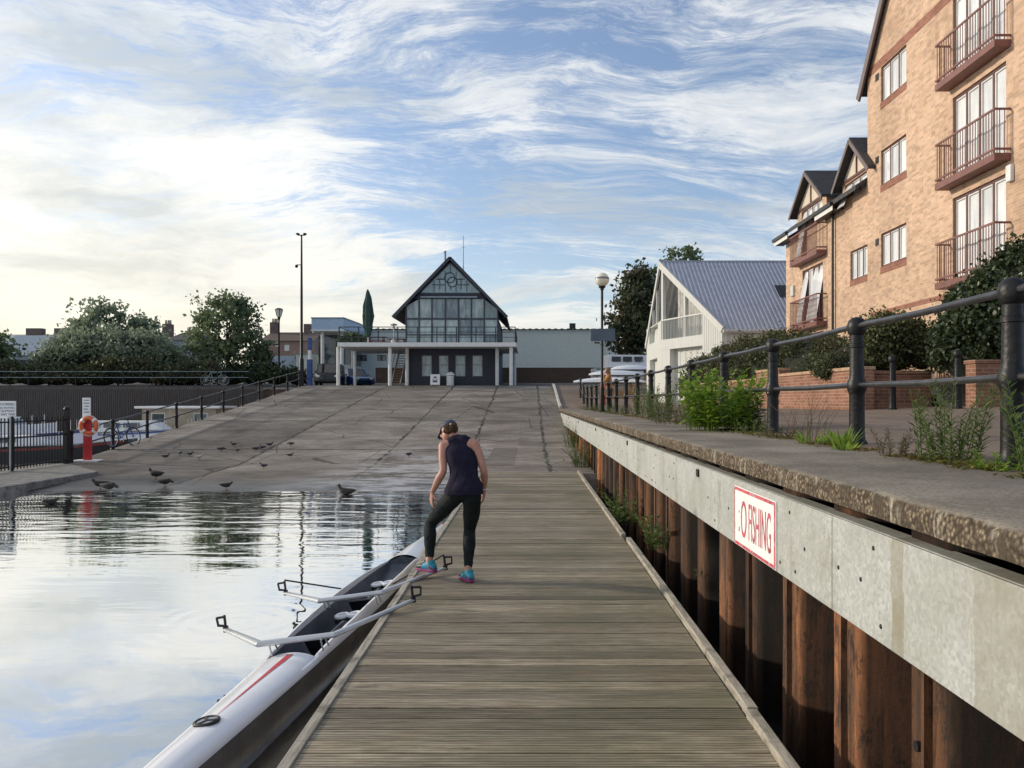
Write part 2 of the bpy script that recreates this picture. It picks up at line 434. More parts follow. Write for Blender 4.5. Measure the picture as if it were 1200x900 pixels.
def mat_water():
    t = NT('harbour water'); v = t.coord(world=True); s = t.sep(v)
    # ripples: lively under the slip, nearly glassy close to the camera
    n1 = t.noise(t.coord((.42, 1.6, 1), world=True), 1.15, 2, .45, .35)
    n2 = t.noise(t.coord((.9, 3.0, 1), world=True), 2.6, 2, .5, .3)
    far = t.ramp(t.math('MULTIPLY_ADD', s[1], .06, -.36), [(.02, (.012,.012,.012)), (.22, (.09,.09,.09)), (.42, (.36,.36,.36)), (.75, (.72,.72,.72))])
    gust = t.ramp(t.noise(t.coord((.25, .5, 1), world=True), .7, 3), [(.35, (.35,.35,.35)), (.62, (1,1,1))])
    h = t.math('MULTIPLY', t.math('ADD', n1, t.math('MULTIPLY', n2, .22)), t.math('MULTIPLY', far, gust))
    # a few rings spreading from beside the cockpit
    dx, dy = t.math('SUBTRACT', s[0], -3.0), t.math('SUBTRACT', s[1], 8.2)
    rr = t.math('SQRT', t.math('ADD', t.math('MULTIPLY', dx, dx), t.math('MULTIPLY', dy, dy)))
    ring = t.math('MULTIPLY', t.math('SINE', t.math('MULTIPLY', rr, 26)), t.ramp(rr, [(.05, (.05,.05,.05)), (.4, (.035,.035,.035)), (1.0, (0,0,0))]))
    nr = t.bump(t.math('ADD', h, t.math('MULTIPLY', ring, .35)), 1.0, .06)
    t.n.remove(t.b)
    gl = t.new('ShaderNodeBsdfGlossy'); gl.inputs['Roughness'].default_value = .012; gl.inputs['Color'].default_value = (.97,.98,.99,1)
    df = t.new('ShaderNodeBsdfDiffuse'); df.inputs['Color'].default_value = (.030,.036,.030,1)
    t.link(nr, gl.inputs['Normal'])
    fr = t.new('ShaderNodeFresnel'); fr.inputs['IOR'].default_value = 1.333; t.link(nr, fr.inputs['Normal'])
    k = t.math('MULTIPLY_ADD', t.math('POWER', fr.outputs[0], .5), .58, .52, clamp=True)
    mx = t.new('ShaderNodeMixShader'); t.link(k, mx.inputs[0]); t.link(df.outputs[0], mx.inputs[1]); t.link(gl.outputs[0], mx.inputs[2])
    t.link(mx.outputs[0], t.out.inputs['Surface'])
    return t.m

def mat_leaf(name, dark, light, trans=.3, rough=.5, hue=None):
    t = NT(name)
    cols = [(0, dark), (.55, tuple((a+b)/2 for a, b in zip(dark, light))), (1, light)]
    col = t.ramp(t.island(), cols)
    big = t.noise(t.coord(), .8, 4)
    col = t.mix(1.0, col, t.ramp(big, [(.3, (.6,.62,.6)), (.7, (1.25,1.2,1.1))]), 'MULTIPLY')
    if hue: col = t.mix(t.ramp(t.noise(t.coord(), .55, 3), [(.52, (0,0,0)), (.68, (.8,.8,.8))]), col, hue)
    t.fin(col, rough, None, 0, .35)
    tr = t.new('ShaderNodeBsdfTranslucent'); t.link(col, tr.inputs['Color'])
    mx = t.new('ShaderNodeMixShader'); mx.inputs[0].default_value = trans
    t.link(t.b.outputs[0], mx.inputs[1]); t.link(tr.outputs[0], mx.inputs[2]); t.link(mx.outputs[0], t.out.inputs['Surface'])
    return t.m

def mat_glass(name, c1, c2, rough=.04, scale=1.0, spec=.9):
    """window glass over whatever stands behind it: curtains / dark rooms vary from pane to pane"""
    t = NT(name); n = t.noise(t.coord((2.2, 2.2, .5)), scale, 5, .6, .4)
    k = t.math('MULTIPLY_ADD', t.island(), .45, t.math('MULTIPLY_ADD', n, 1.1, -.28))
    col = t.ramp(k, [(.25, c1), (.75, c2)])
    w = t.noise(t.coord(), .9, 2)
    return t.fin(col, rough, t.bump(w, .06, .05), 0, spec)

def mat_tarmac(name='brown tarmac', c=(.185,.142,.112)):
    t = NT(name); v = t.coord()
    n = t.noise(v, .5, 8, .68); f = t.noise(v, 45, 4, .7); m = t.noise(t.coord((1,2.2,1)), 2.2, 7, .7)
    col = t.ramp(n, [(.3, tuple(x*.75 for x in c)), (.7, tuple(x*1.3 for x in c))])
    col = t.mix(.8, col, t.mix(1.0, col, t.ramp(f, [(.3, (.5,.5,.5)), (.7, (1.5,1.5,1.5))]), 'MULTIPLY'))
    col = t.mix(t.ramp(m, [(.58, (0,0,0)), (.7, (.55,.55,.55))]), col, tuple(x*1.9 for x in c))
    return t.fin(col, .9, t.bump(f, .5, .01), 0, .25)

M = {}
M['deck'] = mat_wood_deck(); M['timber'] = mat_timber(); M['dark_timber'] = mat_timber('wet dark timber', (.045,.04,.034))
M['brick'] = mat_brick('buff brick', ((.655,.455,.318), (.56,.372,.252)), (.62,.53,.44))
M['red_brick'] = mat_brick('red brick', ((.33,.165,.11), (.25,.115,.075)), (.38,.31,.25))
M['band'] = mat_brick('red band brick', ((.36,.16,.115), (.31,.13,.09)), (.35,.25,.20))
M['pink_brick'] = mat_brick('terrace brick', ((.36,.24,.20), (.30,.20,.165)), (.35,.28,.24))
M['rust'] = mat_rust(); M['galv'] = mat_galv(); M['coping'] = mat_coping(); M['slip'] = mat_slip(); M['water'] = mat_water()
M['tarmac'] = mat_tarmac(); M['road'] = mat_tarmac('grey road', (.085,.082,.08)); M['concrete'] = plain('pale concrete', (.24,.225,.20), .9, var=.35, dirt=(.07,.065,.055), bump=.4)
M['iron'] = plain('black railing paint', (.009,.0095,.011), .42, var=.35, scale=7, bump=.45, bscale=30, dirt=(.028,.026,.024), spec=.32)
M['iron_rail'] = plain('worn black rail', (.05,.05,.053), .30, metal=.35, var=.4, scale=6, bump=.3, bscale=30)
M['white'] = plain('white paint', (.74,.74,.72), .5, var=.08, bump=.05)
M['hull_white'] = plain('white gelcoat', (.82,.83,.86), .16, var=.04, bump=0)
M['hull_dark'] = plain('shaded hull sides', (.15,.132,.115), .25, var=.25, bump=.03, dirt=(.12,.11,.09))  # shadow on the hull sides painted in as a dark base colour
M['liner'] = plain('cockpit liner', (.075,.085,.11), .35, var=.4, dirt=(.14,.14,.15), bump=.1)
M['alloy'] = plain('satin alloy', (.50,.52,.54), .34, metal=.55, var=.12, bump=.05)
M['black'] = plain('black plastic', (.012,.012,.013), .45, var=.3, bump=.1)
M['red'] = plain('red paint', (.55,.035,.04), .45, var=.15, bump=.05)
M['sign_red'] = plain('faded red print', (.50,.055,.085), .6, var=.45, scale=14, dirt=(.72,.55,.55), bump=0)
M['sign_white'] = plain('white sign', (.86,.86,.85), .45, var=.05, bump=0, dirt=(.74,.74,.71))
M['orange'] = plain('orange lifebuoy', (.80,.16,.05), .5, var=.15, bump=.05)
M['frame'] = plain('brown window frame', (.115,.048,.04), .5, var=.2, bump=.05)
M['balcony'] = plain('brown balcony steel', (.20,.085,.07), .55, var=.2, bump=.1)
M['slate'] = plain('dark roof tile', (.045,.043,.046), .75, var=.35, scale=5, bump=.7, bscale=9, dirt=(.09,.085,.08))
M['cream'] = plain('cream render', (.62,.54,.44), .85, var=.12)
M['fascia'] = plain('fascia', (.16,.13,.125), .6, var=.15)
M['pane_white'] = mat_glass('curtained glass', (.50,.53,.56), (.88,.88,.87), .05, 1.3, .7)
M['pane_dark'] = mat_glass('dark glass', (.018,.026,.032), (.10,.14,.155), .05, 1.1)
M['pane_club'] = mat_glass('club glass', (.10,.15,.185), (.42,.52,.52), .10, 1.6, .7)
M['pane_car'] = mat_glass('car glass', (.008,.01,.012), (.03,.035,.04), .04)
M['navy'] = plain('navy boarded wall', (.032,.035,.052), .7, var=.25, stretch=(6,6,.5))
M['navy_trim'] = plain('dark blue trim', (.035,.045,.062), .5, var=.2)
M['white_sheet'] = plain('white cladding', (.62,.62,.57), .5, var=.07, bump=.05, dirt=(.56,.56,.52), stretch=(3,3,.3))
M['roof_sheet'] = plain('blue grey roof sheet', (.34,.37,.45), .5, metal=0, var=.10, bump=.03)
M['soffit'] = plain('grey soffit', (.80,.80,.76), .7, var=.12)
M['warehouse'] = plain('pale green cladding', (.60,.66,.63), .6, var=.06, bump=.05, dirt=(.54,.58,.55))
M['brown_wall'] = plain('brown boundary wall', (.095,.062,.048), .85, var=.25, bump=.4)
M['palisade'] = plain('dark palisade', (.062,.052,.048), .7, var=.35, stretch=(6,6,.6))
M['bluewhite'] = plain('pale blue cladding', (.40,.54,.68), .5, var=.10, bump=.03)
M['greenroof'] = plain('weathered sheet roof', (.38,.42,.38), .6, var=.2, bump=.1)
M['bark'] = plain('bark', (.055,.043,.032), .9, var=.4, scale=6, bump=.8, bscale=14, stretch=(1,1,.3))
M['leaf_tree'] = mat_leaf('tree leaves', (.085,.125,.075), (.26,.33,.175), .5)
M['leaf_haze'] = mat_leaf('hazed leaves', (.19,.24,.185), (.36,.43,.29), .5)  # haze over the distant trees put into a paler leaf colour
M['leaf_dark'] = mat_leaf('dark glossy leaves', (.020,.036,.018), (.085,.115,.050), .2, .35)
M['leaf_hedge'] = mat_leaf('hedge leaves', (.032,.046,.021), (.125,.140,.060), .3, .5, (.105,.072,.04))
M['leaf_autumn'] = mat_leaf('turning leaves', (.036,.055,.032), (.125,.145,.075), .4, .5, (.13,.075,.04))
M['leaf_bright'] = mat_leaf('nettle leaves', (.11,.23,.025), (.38,.54,.09), .45)
M['leaf_weed'] = mat_leaf('weed leaves', (.085,.14,.04), (.25,.33,.11), .4, .5, (.20,.17,.07))
M['leaf_olive'] = mat_leaf('dusty weed leaves', (.06,.08,.035), (.17,.185,.085), .3, .6, (.20,.15,.08))
M['moss'] = mat_leaf('moss and dry grass', (.08,.095,.02), (.26,.23,.06), .3, .7, (.24,.15,.06))
M['stem'] = plain('dry stem', (.14,.085,.05), .8, var=.3)
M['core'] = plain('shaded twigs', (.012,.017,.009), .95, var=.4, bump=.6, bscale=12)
M['skin'] = plain('skin', (.44,.215,.150), .5, var=.08, scale=9, bump=.08, bscale=60)
M['vest'] = plain('navy vest', (.014,.011,.026), .85, spec=.2, var=.3, scale=14, bump=.3, bscale=18)
M['leggings'] = plain('dark leggings', (.010,.014,.014), .8, spec=.2, var=.35, scale=11, bump=.3, bscale=14)
M['cap'] = plain('dark blue cap', (.030,.045,.085), .7, var=.2)
M['hair'] = plain('brown hair', (.060,.032,.018), .8, var=.5, scale=60, stretch=(1,1,.15), spec=.15)
M['bh_white'] = plain('boathouse boards', (.60,.61,.58), .7, var=.07, bump=.05, stretch=(3,3,.3))
M['turq'] = plain('turquoise mesh', (.02,.27,.38), .6, var=.15); M['magenta'] = plain('magenta sole', (.24,.03,.13), .6, var=.15)
M['tan'] = plain('tan jacket', (.42,.22,.075), .8, var=.2); M['jeans'] = plain('dark teal jeans', (.035,.06,.075), .8, var=.3)
M['duck'] = plain('dark plumage', (.030,.024,.020), .7, var=.5, scale=18); M['pigeon'] = plain('grey plumage', (.055,.052,.058), .7, var=.5, scale=20)
M['pale_bird'] = plain('pale plumage', (.42,.41,.40), .7, var=.3, scale=20); M['bill'] = plain('bill', (.22,.15,.04), .5)
M['carblack'] = plain('black car paint', (.018,.021,.026), .2, var=.15, bump=0); M['carblue'] = plain('blue car paint', (.035,.11,.34), .22, var=.1, bump=0)
M['carwhite'] = plain('silver car paint', (.62,.64,.66), .25, var=.06, bump=0); M['tyre'] = plain('tyre', (.014,.014,.014), .85)
M['lampglass'] = plain('frosted lamp glass', (.80,.78,.66), .25, var=.05, bump=0, spec=.6)
M['parasol'] = plain('green parasol cloth', (.022,.06,.048), .85, var=.3, scale=6)
M['tanwood'] = plain('tan wood', (.36,.22,.12), .8, var=.25); M['bluepaint'] = plain('blue paint', (.035,.08,.24), .45, var=.15)
M['greenpaint'] = plain('green stripe', (.02,.16,.12), .4); M['steelblue'] = plain('grey blue sign back', (.085,.125,.17), .6, var=.12)
M['greysheet'] = plain('grey blue sheet', (.24,.29,.34), .6, var=.12); M['brownroof'] = plain('brown tile roof', (.11,.078,.062), .85, var=.3, scale=6, bump=.5)
M['chimney'] = plain('chimney brick', (.13,.095,.085), .9, var=.3); M['beige'] = plain('beige panel', (.36,.31,.24), .8, var=.15)
M['text'] = plain('dark lettering', (.09,.09,.13), .6, bump=0, var=.1)
# ------------------------------------------------------------------ camera, sun, sky
cam = bpy.data.cameras.new('camera'); co = bpy.data.objects.new('camera', cam); COL.objects.link(co)
co.location = (0, 0, CH); co.rotation_euler = (R(90), 0, 0)
cam.sensor_width = 36; cam.lens = F/1200*36; cam.shift_x = -20/1200; cam.shift_y = 20/1200
cam.clip_start = .05; cam.clip_end = 6000
SC.camera = co
SC.view_settings.view_transform = 'Standard'; SC.view_settings.look = 'None'; SC.view_settings.exposure = 0; SC.view_settings.gamma = 1

SUN_AZ, SUN_EL = 74, 19            # azimuth measured from the quay direction (+Y) round to the left (-X)
sd = Vector((-math.sin(R(SUN_AZ))*math.cos(R(SUN_EL)), math.cos(R(SUN_AZ))*math.cos(R(SUN_EL)), math.sin(R(SUN_EL))))
sl = bpy.data.lights.new('sun', 'SUN'); sl.energy = 3.0; sl.angle = R(3.0); sl.color = (1.0, .88, .72)
so = bpy.data.objects.new('sun', sl); COL.objects.link(so); so.location = (-40, 20, 40)
so.rotation_euler = sd.to_track_quat('Z', 'Y').to_euler()

SKYM = (1.85, 1.80, 1.88)
W = bpy.data.worlds.new('World'); SC.world = W; W.use_nodes = True
class WT(NT):
    def __init__(s): s.t = W.node_tree; s.n = s.t.nodes; s.l = s.t.links
w = WT(); bg = w.n['Background']
sky = w.new('ShaderNodeTexSky'); sky.sky_type = 'NISHITA'; sky.sun_disc = False
sky.sun_elevation = R(SUN_EL); sky.sun_rotation = R(-SUN_AZ); sky.air_density = 1.0; sky.dust_density = 1.2; sky.ozone_density = 1.6
tc = w.new('ShaderNodeTexCoord'); d = w.sep(tc.outputs['Generated'])
zc = w.math('ADD', w.math('ABSOLUTE', d[2]), .20)
P = w.comb(w.math('DIVIDE', d[0], zc), w.math('DIVIDE', d[1], zc), 0)
def wmap(scale, rot, loc=(0,0,0), src=None):
    mp = w.new('ShaderNodeMapping')
    mp.inputs['Rotation'].default_value = (0, 0, R(rot)); mp.inputs['Scale'].default_value = scale; mp.inputs['Location'].default_value = loc
    w.link(src or P, mp.inputs['Vector']); return mp.outputs['Vector']
def warp(src, scale, amt, loc):
    nd = w.new('ShaderNodeTexNoise'); nd.inputs['Scale'].default_value = scale; nd.inputs['Detail'].default_value = 3
    w.link(wmap((1,1,1), 0, loc, src), nd.inputs['Vector'])
    sb_ = w.new('ShaderNodeVectorMath'); sb_.operation = 'SUBTRACT'; w.link(nd.outputs['Color'], sb_.inputs[0]); sb_.inputs[1].default_value = (.5,.5,.5)
    sc_ = w.new('ShaderNodeVectorMath'); sc_.operation = 'SCALE'; w.link(sb_.outputs[0], sc_.inputs[0]); sc_.inputs['Scale'].default_value = amt
    ad = w.new('ShaderNodeVectorMath'); ad.operation = 'ADD'; w.link(src, ad.inputs[0]); w.link(sc_.outputs[0], ad.inputs[1]); return ad.outputs[0]
PW = warp(P, .8, .75, (2, 7, 1)); PW2 = warp(PW, 3.5, .16, (5, 1, 3))
A = w.noise(wmap((1.0, .75, 1), 30, (3.3, 1.7, 0), PW), 1.05, 8, .58)       # broad banks
B = w.noise(wmap((.75, 2.6, 1), 58, (.4, 5.2, 0), PW2), 1.7, 12, .74)      # drawn-out cirrus
C = w.noise(wmap((.8, 3.0, 1), -36, (8.1, .3, 0), PW2), 1.9, 12, .76)      # crossing wisps
left = w.math('MULTIPLY', d[0], -1.0)
low = w.math('SUBTRACT', 1.0, w.math('MULTIPLY', w.math('ABSOLUTE', d[2]), 2.2), clamp=True)
cov = w.math('ADD', w.math('ADD', w.math('MULTIPLY', A, .50), w.math('MULTIPLY', B, .42)), w.math('MULTIPLY', C, .30))
Dn = w.noise(wmap((1.0, 4.6, 1), 47, (2.2, 6.1, 0), PW2), 4.2, 10, .78)     # fine fibres
cov = w.math('ADD', cov, w.math('MULTIPLY', w.math('SUBTRACT', Dn, .5), .30))
cov = w.math('ADD', cov, w.math('MULTIPLY', left, .135)); cov = w.math('ADD', cov, w.math('MULTIPLY', w.math('POWER', low, 2), .10))
mask = w.ramp(cov, [(.555, (.03,.03,.03)), (.602, (.34,.34,.34)), (.645, (.78,.78,.78)), (.72, (1,1,1))])
T = w.noise(wmap((.8, 1.3, 1), 35, (1.2, 9, 0), PW2), 1.7, 8, .62)
ctone = w.ramp(T, [(.36, (.46,.54,.63)), (.46, (.70,.75,.80)), (.56, (.95,.96,.96))])
hx = w.math('ADD', w.math('MULTIPLY', d[0], -.80), w.math('MULTIPLY', d[1], .42))
warm = w.math('MULTIPLY', w.math('MULTIPLY', w.math('ADD', hx, -.12), 1.7, clamp=True), w.math('POWER', low, 2.1), clamp=True)
ctone = w.mix(w.math('MULTIPLY', warm, .85), ctone, (1.0, .90, .68))
glow = w.new('ShaderNodeVectorMath'); glow.operation = 'DOT_PRODUCT'
nrm = w.new('ShaderNodeVectorMath'); nrm.operation = 'NORMALIZE'; w.link(tc.outputs['Generated'], nrm.inputs[0])
w.link(nrm.outputs['Vector'], glow.inputs[0]); glow.inputs[1].default_value = Vector((-.53, .80, .20)).normalized()
gl = w.math('POWER', w.math('MAXIMUM', glow.outputs['Value'], 0), 12)
ctone = w.mix(gl, ctone, w.mix(1.0, ctone, (.20,.185,.14), 'ADD'))
skycol = w.mix(1.0, sky.outputs['Color'], (SKYM[0], SKYM[1], SKYM[2]), 'MULTIPLY')
cl10 = w.mix(1.0, ctone, (10.0, 10.0, 10.0), 'MULTIPLY')
fin = w.mix(mask, skycol, cl10)
hz = w.math('POWER', low, 5)
hcol = w.mix(warm, (7.2, 7.8, 8.2), (9.9, 8.7, 6.1))
fin = w.mix(w.math('MULTIPLY', hz, .62), fin, hcol)
for nd in w.n:
    if nd.type == 'MIX': nd.clamp_result = False
w.link(fin, bg.inputs['Color']); bg.inputs['Strength'].default_value = .10

# ------------------------------------------------------------------ ground, water, slipway
tag(MB().box(-1500, 1500, -600, 60, -3.2, -3.0).build('harbour_bed', M['road']), kind='structure')
tag(MB().quad((-500,-600,WL), (1.95,-600,WL), (1.95,53,WL), (-500,53,WL)).build('water', M['water']), kind='structure')
g = MB(); gys = [(53.6,2.80),(60,2.92),(70,3.35),(90,4.3),(160,7.4),(400,17),(1600,60)]
for (ya, za_), (yb, zb_) in zip(gys, gys[1:]): g.quad((-1500,ya,za_), (1500,ya,za_), (1500,yb,zb_), (-1500,yb,zb_))
g.quad((-1500,53.6,-3), (1500,53.6,-3), (1500,53.6,2.80), (-1500,53.6,2.80))
tag(g.build('ground', M['road']), kind='structure')

def zr(Y):
    if Y > 52.2: 
        z1 = -.31 + .114*(52.2-26.3); t = min(1, (Y-52.2)/2.8); return z1 + (2.83-z1)*(1-(1-t)**2) if t < 1 else 2.83
    if Y >= 26.3: return -.31 + .114*(Y-26.3)
    if Y >= 19.9: return -.52 + .0328*(Y-19.9)
    return -.52 + .13*(Y-19.9)
xs = [-15.25] + [-15.2 + i*.5 for i in range(28)] + [-1.252, -1.25, -.8, -.3, .2, .7, 1.2, 1.7]
ys = [15 + i*.5 for i in range(82)]
V = []; Q = []
for j, y in enumerate(ys):
    for i, x in enumerate(xs):
        z = zr(y) + .018*noise.noise(Vector((x*.6, y*.6, 3)))
        if x >= -1.25 and y >= 19.5: z = max(z, -.03 + .013*(y-19.6))
        V.append((x, y, z))
n = len(xs)
for j in range(len(ys)-1):
    for i in range(n-1): Q.append((j*n+i, j*n+i+1, (j+1)*n+i+1, (j+1)*n+i))
for j in range(len(ys)-1):                          # side of the ramp down to the basin
    k = len(V); y0, y1 = ys[j], ys[j+1]
    V += [(xs[0], y0, -2.9), (xs[0], y1, -2.9)]
    Q.append((k, k+1, (j+1)*n, j*n))
o = mesh_np('slipway', V, Q, M['slip']); finish(o.data, True, 30); tag(o, kind='structure')
lg = MB(); poly = [(-16,-30,-.31), (-12.9,-30,-.31), (-12.6,23.2,-.31), (-15.15,26.2,-.31), (-16,26.2,-.31)]
lg.prism([Vector(p)+Vector((0,0,-2.6)) for p in poly], (0,0,2.6))
tag(lg.build('quay_ledge', M['concrete'], bevel=.02), kind='structure')

def zp(X, Y):
    base = 1.355 + min(.40, .046*max(X-2.6, 0)); t = max(0, min(1, (Y-38)/16)); t = t*t*(3-2*t)
    return base + (2.86-base)*t
xs = [1.62, 2.55, 3, 3.6, 4.4, 5.5, 7, 9, 12, 20, 60]; ys = [-40, -10, 0] + [2+i*1.0 for i in range(57)]
V = []; Q = []
for y in ys:
    for x in xs: V.append((x, y, zp(x, y) - (.07 if (x < 2 and y < 40.5) else 0) + (.012*noise.noise(Vector((x, y, 8))) if x > 2.6 else 0)))
n = len(xs)
for j in range(len(ys)-1):
    for i in range(n-1): Q.append((j*n+i, j*n+i+1, (j+1)*n+i+1, (j+1)*n+i))
    if ys[j] >= 39:
        k = len(V); V += [(xs[0], ys[j], -.5), (xs[0], ys[j+1], -.5)]; Q.append((k, k+1, (j+1)*n, j*n))
o = mesh_np('quay_pavement', V, Q, M['tarmac']); finish(o.data, True, 60); tag(o, kind='structure')
kb = MB()
for i in range(14):
    y0, y1 = 40.2+i*.98, 40.2+i*.98+.96
    for a, b in ((y0, y1),):
        z0, z1 = max(zp(1.6, a), zr(a)), max(zp(1.6, b), zr(b))
        kb.beam((1.60, a, z0+.02), (1.60, b, z1+.02), .13, .14)
tag(kb.build('kerb', plain('pale kerb stone', (.48,.47,.44), .8), bevel=.01), kind='structure')

# ------------------------------------------------------------------ pontoon
pt = thing('pontoon', 'long weathered timber pontoon with grooved deck boards between the water and the rusty quay wall', 'pontoon', (0, 8, WL))
mb = MB(); y = -2.0
while y < 19.55:
    wv = .145; t = rnd.uniform(-.0025, .0025); s = rnd.uniform(-.004, .004)
    mb.box(-1.135, 1.20, y+.004, y+wv-.0055+rnd.uniform(-.003, .001), -.035+t, t+0.0); y += wv
mb.build('decking', M['deck'], pt)
mb = MB(); mb.box(-1.10, 1.17, -2, 19.5, -.30, -.05); mb.build('frame', M['dark_timber'], pt)
for y0 in (-1.6, 1.6, 4.8, 8.0, 11.2, 14.4, 17.4):
    MB().box(-1.02, 1.08, y0, y0+1.8, WL-.35, -.301).build('float', M['dark_timber'], pt)
mb = MB()
for a, b, e in ((-2, 3.1, 0), (3.12, 7.9, .006), (7.92, 13.0, -.004), (13.02, 19.5, .004)):
    mb.box(-1.205+e, -1.137, a, b, -.19, .012)
mb.build('edge_strip', M['timber'], pt, bevel=.006)
for a, b, e in ((-2, 4.4, .0), (4.42, 9.95, .012), (10.2, 19.5, -.02)):
    MB().box(1.203+e, 1.265+e, a, b, -.16, .045).build('edge_strip', M['timber'], pt, bevel=.006)

# ------------------------------------------------------------------ quay wall
qw = thing('quay_wall', 'rusty sheet pile quay wall with pale galvanised beam and concrete coping beside the pontoon', 'quay wall', (1.7, 20, -2.5))
prof = []; y = -6.0; k = 0
while y < 40:
    j = rnd.uniform(-.012, .012)
    prof += [(1.90+j, y), (1.90+j, y+.42), (1.63+j, y+.48), (1.63+j, y+.80)]; y += .86
V = []; Q = []
zz = [-2.4, -.5, .3, 1.0, 1.232]
for (x, yy) in prof:
    for z in zz: V.append((x + .006*noise.noise(Vector((yy*3, z*3, 1))), yy, z))
m = len(zz)
for i in range(len(prof)-1):
    for j in range(m-1): Q.append((i*m+j, (i+1)*m+j, (i+1)*m+j+1, i*m+j+1))
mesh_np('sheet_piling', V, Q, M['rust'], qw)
mb = MB()                                            # interlock ribs down the piles
y = -6.0
while y < 40:
    for q, xx in ((.20, 1.885), (.64, 1.618)):
        if rnd.random() < .8: mb.box(xx-.012, xx+.02, y+q-.012, y+q+.012, -2.4, 1.0)
    y += .86
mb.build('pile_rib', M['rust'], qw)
mb = MB()
cuts = [-6, 1.2, 4.05, 9.24, 15.3, 21.5, 27.6, 33.6, 39.2]
for a, b in zip(cuts, cuts[1:]):
    mb.box(1.545, 1.562, a+.004, b-.004, .685, 1.165)
    mb.box(1.5625, 1.66, a+.004, b-.004, 1.145, 1.167); mb.box(1.5625, 1.66, a+.004, b-.004, .683, .700)
mb.build('fender_beam', M['galv'], qw, bevel=.004)
mb = MB()
for y in (7.2, 12.4, 18.3, 24.8, 31): mb.box(1.528, 1.5445, y, y+.07, 1.06, 1.13)
mb.build('bracket', M['black'], qw, bevel=.004)
mb = MB()
for i in range(90):
    y = rnd.uniform(1.5, 38); z = rnd.choice((.76, .92, 1.09)); mb.ball((1.5445, y, z), .006, .012, .012, n=8, m=4)
mb.build('bolt', M['black'], qw)
# coping: eroded front edge
V = []; Q = []; ys = [-6+i*.06 for i in range(int(46.0/.06))]
pr = [(1.9, 1.236), (1.53, 1.238), (1.500, 1.248), (1.494, 1.295), (1.497, 1.335), (1.506, 1.353), (1.55, 1.361), (1.9, 1.362), (2.3, 1.36), (2.60, 1.358)]
m = len(pr)
for y in ys:
    for i, (x, z) in enumerate(pr):
        e = 1 if 1 <= i <= 6 else .25
        nn = noise.noise(Vector((x*9, y*5, z*9)))*.016 + noise.noise(Vector((x*30, y*17, z*30)))*.009
        if i in (4, 5, 6): nn += max(0, noise.noise(Vector((y*2.1, 7, 2)))-.15)*.035
        zz_ = 0 if i < 6 else min(0, noise.noise(Vector((x*2, y*1.4, 4))))*.006
        V.append((x + nn*e, y, z - max(0, nn)*e*.5 + zz_))
for j in range(len(ys)-1):
    for i in range(m-1): Q.append((j*m+i, j*m+i+1, (j+1)*m+i+1, (j+1)*m+i))
k = len(V)
Q2 = [(len(ys)-1)*m + i for i in range(m)]
o = mesh_np('coping', V, Q, M['coping'], qw); finish(o.data, True, 55)

# drain hole with its pale run of lime
dh = MB()
dh.tube([(1.612, 3.31, .31), (1.645, 3.31, .31)], [.022, .022], 12); dh.build('drain_hole', M['black'], qw)

# ------------------------------------------------------------------ no fishing sign
def text_mesh(s, name, mat, parent, size, loc, Mrot, sx=1, ext=.0015, align='LEFT', xo=0):
    cu = bpy.data.curves.new(name, 'FONT'); cu.body = s; cu.size = size; cu.extrude = ext; cu.align_x = align
    ob = bpy.data.objects.new(name, cu); COL.objects.link(ob)
    dg = bpy.context.evaluated_depsgraph_get(); dg.update()
    me = bpy.data.meshes.new_from_object(ob.evaluated_get(dg))
    bpy.data.objects.remove(ob); me.materials.clear(); me.materials.append(mat)
    root = parent
    while root.parent is not None: root = root.parent
    T = Matrix.Translation(Vector(loc) - ORG.get(root.name, Vector((0,0,0)))) @ Mrot.to_4x4() @ Matrix.Diagonal((sx, 1, 1, 1))
    me.transform(T)
    o = bpy.data.objects.new(name, me); COL.objects.link(o); o.parent = parent
    return o
sg = thing('warning_sign', 'faded white sign with red border and red O FISHING lettering on the galvanised beam', 'sign', (1.545, 5.44, .69))
y0, y1 = 4.94, 5.93; z0, z1 = .692, 1.122
MB().box(1.535, 1.5445, y0, y1, z0, z1).build('board', M['sign_white'], sg, bevel=.003)
mb = MB(); bw = .021
for a in ((y0+.006, y1-.006, z1-bw-.006, z1-.006), (y0+.006, y1-.006, z0+.006, z0+bw+.006)): mb.box(1.5325, 1.5349, *a)
for a in ((y0+.006, y0+.006+bw*1.1, z0+bw+.006, z1-bw-.006), (y1-.006-bw*.55, y1-.006, z0+bw+.006, z1-bw-.006)): mb.box(1.5325, 1.5349, *a)
mb.build('border', M['sign_red'], sg)
rotm = Matrix(((0,0,-1), (-1,0,0), (0,1,0)))       # text x -> -Y, text y -> +Z, facing -X
def condensed(s, yl, yr, zb, zt):
    o = text_mesh(s, 'lettering', M['sign_red'], sg, 1.0, (0,0,0), Matrix.Identity(3), ext=0)
    me = o.data; me.transform(Matrix.Translation(ORG[sg.name]))
    c = np.array([v.co[:] for v in me.vertices]); mn, mx = c.min(0), c.max(0)
    for v in me.vertices:
        u = (v.co.x-mn[0])/(mx[0]-mn[0]); q = (v.co.y-mn[1])/(mx[1]-mn[1])
        v.co = Vector((1.5328, yl+(yr-yl)*u, zb+(zt-zb)*q)) - ORG[sg.name]
    return o
condensed('O', 5.745, 5.60, .775, 1.035)
condensed('FISHING', 5.545, 5.035, .775, 1.035)
for q_ in ((5.785, 5.80, .80, .835), (5.79, 5.80, .935, .955)): MB().box(1.5325, 1.5349, *q_).build('worn_letter', M['text'], sg)
for y in (4.96, 5.44, 5.91):
    for z in (z0+.018, z1-.018): MB().ball((1.5325, y, z), .004, .008, .008, n=8, m=4).build('rivet', M['alloy'], sg)

